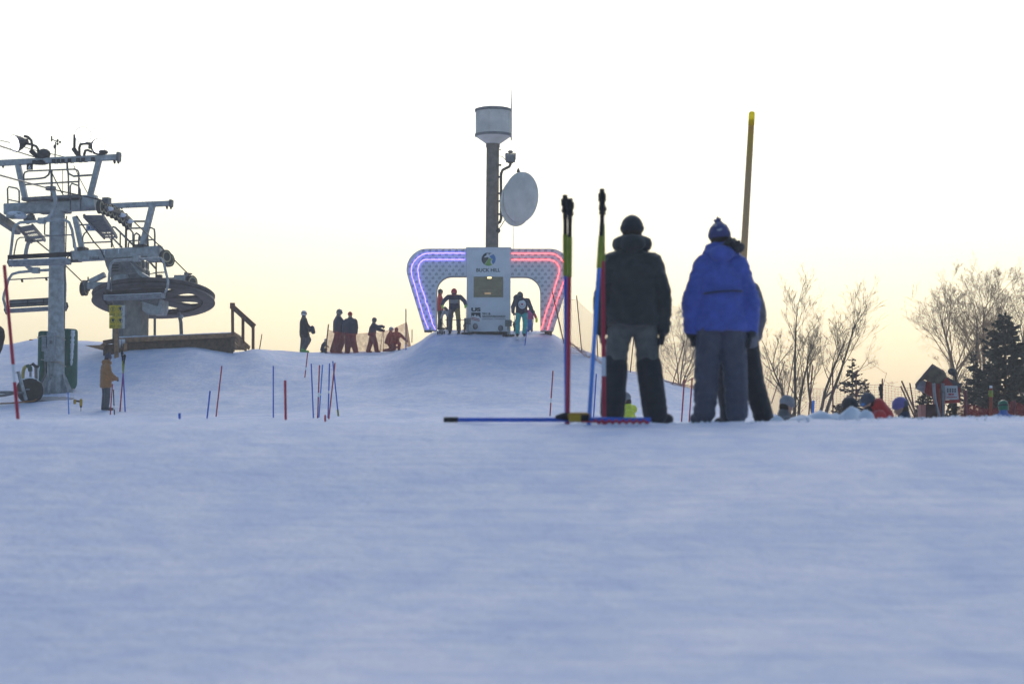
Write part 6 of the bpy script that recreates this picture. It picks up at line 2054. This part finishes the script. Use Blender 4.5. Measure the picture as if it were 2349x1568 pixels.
# ------------------------------------------------------------------ trail sign kiosk
KD = 60.0
KP = lambda x, y, l=0: P(*k4(x, y), KD + l)
M['barn'] = mat('barn_red_boards', (.34, .05, .042), .8, 0, .25, 5, .3, 40, snow=.12)
M['shingle'] = mat('snow_dusted_shingles', (.13, .12, .12), .85, 0, .25, 8, snow=.50)
g = ground_under(2150, 1000, KD)
kio = thing('sign_kiosk', 'red timber sign kiosk with snowy gable roof and white boards at far right', 'kiosk', g)
apexL = KP(505, 250, -.9)
# front gable roof: ridge runs away from the camera
el, er = KP(165, 650, -.9), KP(760, 400, -.5)
rd = Vector((.25, 1.5, 0))
MB().prism([apexL, el, el + Vector((0, 0, -.07)), apexL + Vector((0, 0, -.08))], rd).build('roof_slope', M['shingle'], kio)
MB().prism([apexL + Vector((.004, 0, 0)), er, er + Vector((0, 0, -.09)), apexL + Vector((.004, 0, -.08))], rd).build('roof_slope', M['shingle'], kio)
MB().prism([KP(775, 500, -.3), KP(1118, 668, -.3), KP(1060, 760, -.3), KP(830, 600, -.3)], Vector((.1, 1.0, 0))).build('roof_slope', M['shingle'], kio)
MB().prism([KP(495, 262, -.85), KP(240, 605, -.85), KP(330, 560, -.85), KP(520, 640, -.85), KP(640, 650, -.85), KP(775, 510, -.85), KP(740, 425, -.85)], Vector((.05, .08, 0))).build('gable_board', mat('brown_gable_boards', (.13, .10, .07), .85, 0, .3, 6, .3, 40), kio)
MB().prism([KP(390, 590, -.6), KP(350, 830, -.6), KP(500, 910, -.6), KP(545, 910, -.6), KP(545, 640, -.6)], Vector((.1, .5, 0))).build('wall', M['barn'], kio)
MB().prism([KP(225, 600, -.5), KP(185, 760, -.5), KP(370, 850, -.5), KP(400, 620, -.5), KP(280, 560, -.5)], Vector((.05, .06, 0))).build('sign_board', mat('frosted_white_board', (.50, .50, .56), .7, 0, .18, 9), kio)
MB().prism([KP(560, 640, -.7), KP(560, 1330, -.7), KP(640, 1330, -.7), KP(640, 640, -.7)], Vector((0, .3, 0))).build('post', M['barn'], kio)
MB().prism([KP(640, 640, -.55), KP(640, 1330, -.55), KP(760, 1330, -.55), KP(775, 530, -.55), KP(720, 560, -.55)], Vector((0, .3, 0))).build('wall', M['barn'], kio)
MB().prism([KP(770, 500, -.50), KP(770, 680, -.50), KP(935, 680, -.50)], Vector((0, .2, 0))).build('wall', M['barn'], kio)
MB().prism([KP(1015, 700, -.45), KP(1060, 980, -.45), KP(1075, 980, -.45), KP(1075, 760, -.45)], Vector((0, .3, 0))).build('wall', M['barn'], kio)
MB().prism([KP(745, 980, -.5), KP(745, 1045, -.5), KP(1060, 1025, -.5), KP(1060, 970, -.5)], Vector((0, .2, 0))).build('wall', M['barn'], kio)
MB().tube([KP(535, 640, -.95), KP(545, 800, -.95), KP(565, 980, -.95), KP(600, 1130, -.95), KP(650, 1330, -.95)], .04, 8).build('down_pipe', mat('pale_grey_pipe', (.34, .33, .33), .6), kio, True)
MB().tube([KP(718, 640, -.85), KP(722, 1330, -.85)], .045, 8).build('down_pipe', M['galv_dark'], kio, True)
MB().tube([KP(650, 740, -.85), KP(655, 1330, -.85)], .025, 8).build('trim_strip', mat('rust_red_strip', (.34, .06, .03), .7), kio, True)
bo = MB().prism([KP(765, 690, -.62), KP(775, 975, -.62), KP(1040, 960, -.62), KP(1010, 690, -.62)], Vector((.0, .05, 0))).build('sign_board', mat('grey_white_board', (.52, .51, .52), .7, 0, .1, 6), kio)
for j, yy in enumerate((762, 805)):
    for i, xx in enumerate((820, 870, 920, 967)):
        MB().ell(KP(xx, yy, -.64), (.020, .008, .024), nu=8, nv=5).build('symbol', M['print_dark'], bo, True)
for xx in (850, 880, 925):
    MB().ell(KP(xx, 862, -.64), (.024, .008, .026), nu=8, nv=5).build('symbol', M['print_red'], bo, True)
MB().beam(KP(800, 925, -.64), KP(1000, 918, -.64), .008, .02).build('red_line', M['print_red'], bo)
MB().prism([KP(285, 1070, -1.2), KP(280, 1330, -1.2), KP(372, 1330, -1.2), KP(380, 1070, -1.2)], Vector((.0, .5, 0))).build('base_panel', mat('salmon_panel', (.42, .17, .13), .8, 0, .15), kio)
MB().prism([KP(383, 1060, -1.2), KP(375, 1330, -1.2), KP(600, 1330, -1.2), KP(575, 1060, -1.2)], Vector((.0, .5, 0))).build('base_panel', mat('dark_red_panel', (.07, .03, .03), .85, 0, .2), kio)
mb = MB()
mb.tube([KP(985, 640, -.2), KP(975, 530, -.2), KP(955, 440, -.2)], [.03, .025, .02], 6)
mb.build('lamp_arm', M['dark'], kio)
mb = MB(); mb.ell(KP(905, 405, -.2), (.11, .1, .09)); mb.ell(KP(940, 430, -.2), (.08, .1, .09)); organic('lamp_head', mb, M['dark'], kio, .02, 1, .01)

# ------------------------------------------------------------------ tall timber pole
lp_b, lp_t = P(1703, 640, 34.0), P(1725, 256, 34.0)
ext = lp_b + (lp_b - lp_t) * 1.35
gx = H(ext.x, ext.y)
ext = lp_t + (lp_b - lp_t) * ((lp_t.z - gx + .3) / (lp_t.z - lp_b.z))
pt_ = thing('timber_pole', 'tall brown timber pole with glare coloured into its yellow top behind the blue parka', 'pole', ext)
q = lambda t: lp_t.lerp(lp_b, t)
rp0, rp1 = m(7.2, 34), m(8.3, 34)
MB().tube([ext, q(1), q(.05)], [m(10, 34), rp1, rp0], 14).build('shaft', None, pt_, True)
pm = bpy.data.materials.new('timber_with_glare'); pm.use_nodes = True  # sun glare over the upper shaft is put into this colour ramp
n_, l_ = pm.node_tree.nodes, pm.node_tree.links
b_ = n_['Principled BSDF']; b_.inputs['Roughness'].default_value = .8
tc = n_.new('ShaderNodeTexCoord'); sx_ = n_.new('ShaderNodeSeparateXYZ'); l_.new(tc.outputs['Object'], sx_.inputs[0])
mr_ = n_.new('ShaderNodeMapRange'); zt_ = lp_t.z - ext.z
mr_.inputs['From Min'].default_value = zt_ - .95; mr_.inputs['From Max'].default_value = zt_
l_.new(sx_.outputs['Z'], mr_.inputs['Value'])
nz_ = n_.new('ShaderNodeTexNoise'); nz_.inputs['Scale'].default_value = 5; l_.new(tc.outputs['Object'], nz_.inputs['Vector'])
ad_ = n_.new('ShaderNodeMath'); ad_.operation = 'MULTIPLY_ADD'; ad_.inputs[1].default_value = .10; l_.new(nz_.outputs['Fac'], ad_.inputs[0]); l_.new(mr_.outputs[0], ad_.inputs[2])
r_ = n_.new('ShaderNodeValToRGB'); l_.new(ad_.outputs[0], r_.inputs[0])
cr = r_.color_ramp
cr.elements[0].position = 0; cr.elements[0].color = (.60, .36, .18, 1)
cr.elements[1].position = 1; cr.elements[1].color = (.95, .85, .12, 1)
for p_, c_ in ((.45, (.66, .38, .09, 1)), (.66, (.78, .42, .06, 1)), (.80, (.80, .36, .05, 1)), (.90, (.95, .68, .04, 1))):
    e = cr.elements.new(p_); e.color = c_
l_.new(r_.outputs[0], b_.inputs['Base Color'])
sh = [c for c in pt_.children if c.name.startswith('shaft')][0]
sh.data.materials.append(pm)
fg = bpy.data.materials.new('yellow_glare'); fg.use_nodes = True  # translucent yellow stands in for the glare at the very top
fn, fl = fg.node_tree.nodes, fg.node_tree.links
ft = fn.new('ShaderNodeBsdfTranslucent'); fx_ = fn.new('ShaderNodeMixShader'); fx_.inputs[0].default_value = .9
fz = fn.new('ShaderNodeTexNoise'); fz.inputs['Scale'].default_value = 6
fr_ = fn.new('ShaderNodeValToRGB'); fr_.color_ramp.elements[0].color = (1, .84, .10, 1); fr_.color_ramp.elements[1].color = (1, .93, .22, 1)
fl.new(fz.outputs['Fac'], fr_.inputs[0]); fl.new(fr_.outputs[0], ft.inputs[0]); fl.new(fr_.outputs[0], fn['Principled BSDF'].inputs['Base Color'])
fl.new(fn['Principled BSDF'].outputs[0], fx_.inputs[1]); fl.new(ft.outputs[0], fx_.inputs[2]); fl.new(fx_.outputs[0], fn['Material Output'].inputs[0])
MB().tube([q(.085), q(.01), q(0)], [rp0*1.04, rp0*1.03, rp0*.7], 14).build('glare_tip', fg, pt_, True)

# ------------------------------------------------------------------ snow clods on the crest
def clod(label, u, vtop, wpx, d, seed):
    p = P(u, vtop, d); g = H(p.x, p.y)
    hgt = max(p.z - g, .03) + .05
    r = m(wpx, d)/2
    vs, fs = [], []
    n, k = 18, 8
    for j in range(k+1):
        t = j/k
        for i in range(n):
            a = 2*math.pi*i/n
            rr = r*1.1*math.sqrt(max(1 - t**1.5, .004))*(1 + .28*noise.noise(Vector((math.cos(a)*1.6, math.sin(a)*1.6, t*2 + seed))))
            vs.append((p.x + rr*math.cos(a), p.y + rr*math.sin(a)*.8, g - .05 + hgt*t*(1 + .1*noise.noise(Vector((a, t*3, seed))))))
    for j in range(k):
        for i in range(n):
            fs.append((j*n+i, j*n+(i+1) % n, (j+1)*n+(i+1) % n, (j+1)*n+i))
    fs.append(tuple(k*n+i for i in range(n)))
    mb = MB(); mb.add(vs, fs)
    o = mb.build('snow_heap', M['snowcap'], None, True)
    tag(o, label, 'snow heap', 'snow heaps along the crest')
clod('pointed snow heap on the crest, taller of the pair', 1953, 932, 66, 23.2, 1)
clod('pointed snow heap on the crest, lower of the pair', 1986, 940, 56, 23.0, 2)
clod('broad snow heap before the bare bushes', 1880, 943, 110, 23.4, 3)
clod('low snow heap right of the broad one', 1916, 948, 80, 23.4, 4)
clod('small snow lump beside the grey beanie', 1838, 952, 90, 23.3, 5)
clod('small snow lump at the black-trousered feet', 1782, 953, 40, 22.2, 6)

# loose crumbs of snow kicked up along the trodden crest
random.seed(8)
mb = MB()
for k in range(260):
    x = random.uniform(.5, 4.6); y = 21.3 + random.gauss(0, .45)
    s_ = random.uniform(.006, .018)
    mb.ell((x, y, H(x, y) + s_*.3), (s_, s_*random.uniform(.7, 1.2), s_*random.uniform(.5, .9)), nu=6, nv=4)
tag(mb.build('snow_crumbs', M['snowcap'], None, True), 'loose crumbs of trodden snow along the crest', kind='stuff')

# ------------------------------------------------------------------ trees
bark = mat('grey_brown_bark', (.165, .12, .09), .9, 0, .25, 12)
twig = mat('warm_brown_twigs', (.30, .18, .10), .9, 0, .25, 12)
needle = mat('dark_spruce_needles', (.045, .062, .052), .85, 0, .4, 3)
needle2 = mat('frosted_spruce_needles', (.075, .078, .068), .85, 0, .4, 3)

def bare_tree(label, base, hgt, seed, stems=1, lean=(0, 0), spread=.5, r0=.12, first=.25, dens=1.0, upward=.35, depth=4, buds=0, group=None, twig_r=.006, stem_dirs=None):
    rng = random.Random(seed)
    t = thing('bare_tree', label, 'tree', base, group)
    tr, br = MB(), MB()
    bd_ = MB()
    def grow(p, d, L, r, lev):
        n = 7 if lev == 0 else (5 if lev < 3 else 3)
        pts, rs = [p], [r]
        cur, dd = p.copy(), d.normalized()
        for i in range(n):
            j = Vector((rng.gauss(0, 1), rng.gauss(0, 1), rng.gauss(0, .6))) * (.07 if lev == 0 else .13)
            dd = (dd + j + Vector((0, 0, upward * (.10 if lev else .03)))).normalized()
            cur = cur + dd * (L/n)
            pts.append(cur.copy())
            rs.append(max(r * (1 - .80*(i+1)/n), twig_r*(.5 if lev > 1 else .8)))
        (tr if lev == 0 else br).tube(pts, rs, 6 if lev == 0 else (4 if lev == 1 else 3), lev < 2)
        if lev >= depth:
            if buds:
                for _ in range(buds):
                    q = pts[rng.randrange(1, len(pts))]
                    s_ = rng.uniform(.02, .045)
                    a = Vector((rng.gauss(0, 1), rng.gauss(0, 1), rng.gauss(0, 1))).normalized()
                    b2 = a.orthogonal().normalized()
                    bd_.add([q, q + a*s_*1.6, q + a*s_ + b2*s_*.7], [(0, 1, 2)])
            return
        cnt = {0: 12, 1: 7, 2: 5, 3: 3}[lev] * dens
        cnt = int(cnt) + (rng.random() < cnt % 1)
        for c in range(cnt):
            f = rng.uniform(first if lev == 0 else .18, 1.0)
            x = f * n
            i = min(int(x), n-1)
            q = pts[i].lerp(pts[i+1], x - i)
            ax_d = (pts[i+1] - pts[i]).normalized()
            o = ax_d.orthogonal().normalized()
            o = Matrix.Rotation(rng.uniform(0, 2*math.pi), 3, ax_d) @ o
            ang = rng.uniform(.45, .95) * (spread/.5)
            nd = (ax_d*math.cos(ang) + o*math.sin(ang) + Vector((0, 0, upward*.5))).normalized()
            grow(q, nd, L * rng.uniform(.34, .62) * (1.2 - .6*f if lev == 0 else 1.2 - .45*f), rs[i]*rng.uniform(.36, .55), lev+1)
    dirs = stem_dirs or [None]*stems
    for k in range(len(dirs)):
        if dirs[k]: dx, dz, sc = dirs[k]
        else: dx, dz, sc = lean[0] + rng.uniform(-.12, .12)*(stems > 1), rng.uniform(-.1, .1), 1
        grow(Vector(base) + Vector((rng.uniform(-.1, .1), rng.uniform(-.1, .1), -.2)), Vector((dx, lean[1] + dz, 1)), hgt*sc, r0*(.7 + .3*sc), 0)
    tr.build('trunk', bark, t, True)
    o = br.build('crown', bark if twig_r < .0075 else twig, t); o['kind'] = 'stuff'
    if buds and bd_.v:
        q = bd_.build('buds', mat('dry_brown_buds', (.24, .13, .065), .9, 0, .2), t); q['kind'] = 'stuff'
    return t
def tb(u, v, d):
    p = P(u, v, d); g = H(p.x, p.y)
    return Vector((p.x, p.y, g))
def th_(u, vtop, d):
    p = P(u, vtop, d); return p.z - H(p.x, p.y)
# thicket right of the people
TB = 74
bare_tree('slender bare tree with several stems just right of the mauve jacket', tb(1830, 955, TB), th_(1800, 655, TB)*.90, 21, spread=.42, r0=.065, first=.30, dens=.74, upward=.5, twig_r=.0062, group='bare bushes right of the people',
          stem_dirs=[(-.02, 0, 1.0), (-.18, -.1, .68), (.10, .05, .72)])
bare_tree('spreading bare tree leaning right, behind the safety net poles', tb(1872, 958, TB+1), th_(1930, 690, TB)*.92, 22, spread=.46, r0=.075, first=.30, dens=.78, upward=.48, twig_r=.0062, group='bare bushes right of the people',
          stem_dirs=[(.05, 0, 1.0), (-.08, .1, .70), (.16, -.1, .85)])
bare_tree('low bare bush tangled in front of the spreading bare tree', tb(1800, 955, TB-1), th_(1860, 790, TB), 23, spread=.6, r0=.03, first=.1, dens=.6, upward=.3, twig_r=.006, group='bare bushes right of the people',
          stem_dirs=[(-.15, 0, .9), (.3, 0, .8), (.6, .1, .7)])
bare_tree('thin bare bush behind the net between the two standing people', tb(1560, 895, 99), 3.4, 24, spread=.55, r0=.035, first=.15, dens=.9, upward=.3, depth=4, twig_r=.006, group='bare bushes right of the people',
          stem_dirs=[(-.3, 0, .9), (-.05, 0, 1), (.25, 0, .8), (.5, 0, .6)])
bare_tree('thin bare bush seen between the blue parka legs', tb(1665, 905, 100), 3.0, 25, spread=.55, r0=.03, first=.1, dens=.8, upward=.3, depth=3, twig_r=.006, group='bare bushes right of the people',
          stem_dirs=[(-.3, 0, .8), (.1, 0, 1), (.4, 0, .7)])
bare_tree('single arching bare sapling between small spruce and kiosk', tb(1985, 960, 76), th_(2010, 815, 76)*.9, 26, spread=.75, r0=.03, first=.3, dens=.42, upward=.05, depth=3, twig_r=.007, stem_dirs=[(.30, 0, 1.0)])
# tall trees at the far right
FT = 118
def tall(label, u0, u1, vtop, seed, **k):
    b = tb(u0, 955, FT); hgt = P(u0, vtop, FT).z - b.z
    kw = dict(spread=.50, r0=.16, first=.38, dens=1.05, upward=.42, depth=4, buds=2, twig_r=.0085, group='tall bare trees at the right edge', stem_dirs=[((P(u1, 700, FT).x - P(u0, 700, FT).x)/hgt, 0, .80)])
    kw.update(k)
    return bare_tree(label, b, hgt, seed, **kw)
tall('tall bare tree left of the group at the right edge', 2200, 2208, 618, 31)
tall('tallest bare tree of the right edge, in front of the spruce top', 2262, 2292, 603, 32, dens=1.1)
tall('bare tree forking behind the kiosk roof and spruce', 2250, 2262, 640, 33, dens=1.0, first=.45)
tall('bare tree cut by the right picture edge', 2335, 2340, 610, 34)
tall('outermost bare tree at the right picture edge', 2390, 2372, 600, 36)
tall('short bare tree with crooked top beside the kiosk ridge', 2157, 2155, 770, 35, r0=.10, first=.5, dens=.8)
tall('young bare tree behind the kiosk, slanting right', 2216, 2262, 800, 37, r0=.09, first=.3, dens=.7)

def spruce(label, base, hgt, width, seed, mt, dens=1.0, group=None, bent=0):
    rng = random.Random(seed)
    t = thing('spruce_tree', label, 'tree', base, group)
    base = Vector(base)
    MB().tube([base - Vector((0, 0, .3)), base + Vector((0, 0, hgt*.5)), base + Vector((bent, 0, hgt))], [hgt*.02, hgt*.013, .012], 8).build('trunk', bark, t, True)
    mb, bm2 = MB(), MB()
    nl = int(max(hgt*6.5, 14)*dens)
    for i in range(nl):
        z = .05 + .93*i/nl
        L0 = width*.5*(1 - z)**.95 + .05
        nb = rng.randint(5, 8)
        a0 = rng.uniform(0, 6.28)
        for b in range(nb):
            a = a0 + 2*math.pi*b/nb + rng.uniform(-.25, .25)
            L = L0*rng.uniform(.50, 1.18)
            dr = Vector((math.cos(a), math.sin(a), 0))
            zz_ = min(max(z + rng.uniform(-.9, .9)/nl, .03), .985)
            p0 = base + Vector((bent*zz_, 0, hgt*zz_))
            drp = rng.uniform(-.14, .14)
            p1 = p0 + dr*L*.6 + Vector((0, 0, L*(-.22 + .35*z + drp)))
            p2 = p0 + dr*L + Vector((0, 0, L*(-.18 + .55*z + drp*1.4)))
            bm2.tube([p0, p1, p2], [.012 + .01*(1-z), .009, .004], 3, False)
            ns = max(7, int(L*26*dens))
            for s in range(ns):
                f = rng.uniform(.12, 1.04)
                q = p0.lerp(p1, f/.6) if f < .6 else p1.lerp(p2, (f-.6)/.4)
                sd_ = Vector((-dr.y, dr.x, 0)) * rng.choice((-1, 1))
                ln = rng.uniform(.16, .38)*(1.15 - .5*f)*(1.0 if hgt > 4 else .62)*min(1, .35 + L/.7)
                v = (dr*rng.uniform(.3, 1) + sd_*rng.uniform(.1, 1.1) + Vector((0, 0, rng.uniform(-.35, .45)))).normalized()
                w = v.cross(Vector((rng.gauss(0, 1), rng.gauss(0, 1), rng.gauss(0, 1)))).normalized()*ln*.26
                e = q + v*ln
                mid = q + v*ln*.45
                mb.add([q, mid + w, e, mid - w], [(0, 1, 2, 3)])
                w2 = v.cross(w).normalized()*ln*.22
                mb.add([q, mid + w2, e, mid - w2], [(0, 1, 2, 3)])
    o = mb.build('crown', mt, t); o['kind'] = 'stuff'
    o = bm2.build('limbs', bark, t); o['kind'] = 'stuff'
    return t
SD = 88
b = tb(2308, 955, SD)
spruce('large dark spruce behind the red mesh fence at the right', b, P(2308, 716, SD).z - b.z, m(2*140, SD), 41, needle, 1.05)
b = tb(2372, 955, SD+3)
spruce('second dark spruce cut by the right picture edge', b, P(2372, 765, SD+3).z - b.z, m(2*90, SD), 42, needle, .8)
b = tb(2235, 955, SD+2)
spruce('small dark spruce left of the large one', b, P(2235, 800, SD+2).z - b.z, m(95, SD), 43, needle, 1.0)
b = tb(1956, 955, 72)
spruce('small spruce with open top behind the safety net', b, P(1956, 820, 72).z - b.z, m(112, 72), 44, needle2, 1.05)
b = tb(1985, 955, 73)
spruce('young spruce close right of the small one', b, P(1990, 868, 73).z - b.z, m(70, 73), 45, needle2, 1.0)
b = tb(2112, 955, 64)
spruce('little spruce below the kiosk board, left side', b, P(2112, 908, 64).z - b.z, m(62, 64), 46, needle2, 1.2)
b = tb(2128, 955, 66)
spruce('little spruce just behind the kiosk wall', b, P(2128, 885, 66).z - b.z, m(80, 66), 47, needle2, 1.1)
b = tb(2185, 955, 66)
spruce('little spruce below the kiosk roof, right side', b, P(2178, 912, 66).z - b.z, m(80, 66), 48, needle2, 1.1)
b = tb(1925, 955, 71)
spruce('tiny spruce low over the crest by the small spruce', b, P(1920, 925, 71).z - b.z, m(60, 71), 49, needle2, 1.2)

finalize_organic()
finalize_text()

# ------------------------------------------------------------------ thin winter haze
hz = MB().box((0, 1800, -8), (6400, 4700, 82)).build('haze', None)
hm_ = bpy.data.materials.new('thin_haze'); hm_.use_nodes = True
nt_ = hm_.node_tree
nt_.nodes.remove(nt_.nodes['Principled BSDF'])
pv = nt_.nodes.new('ShaderNodeVolumePrincipled')
pv.inputs['Color'].default_value = (.95, .95, .96, 1)
pv.inputs['Density'].default_value = HAZE
pv.inputs['Anisotropy'].default_value = .35
nt_.links.new(pv.outputs[0], nt_.nodes['Material Output'].inputs['Volume'])
hz.data.materials.append(hm_)
tag(hz, 'thin pale winter haze over the hill', kind='stuff')
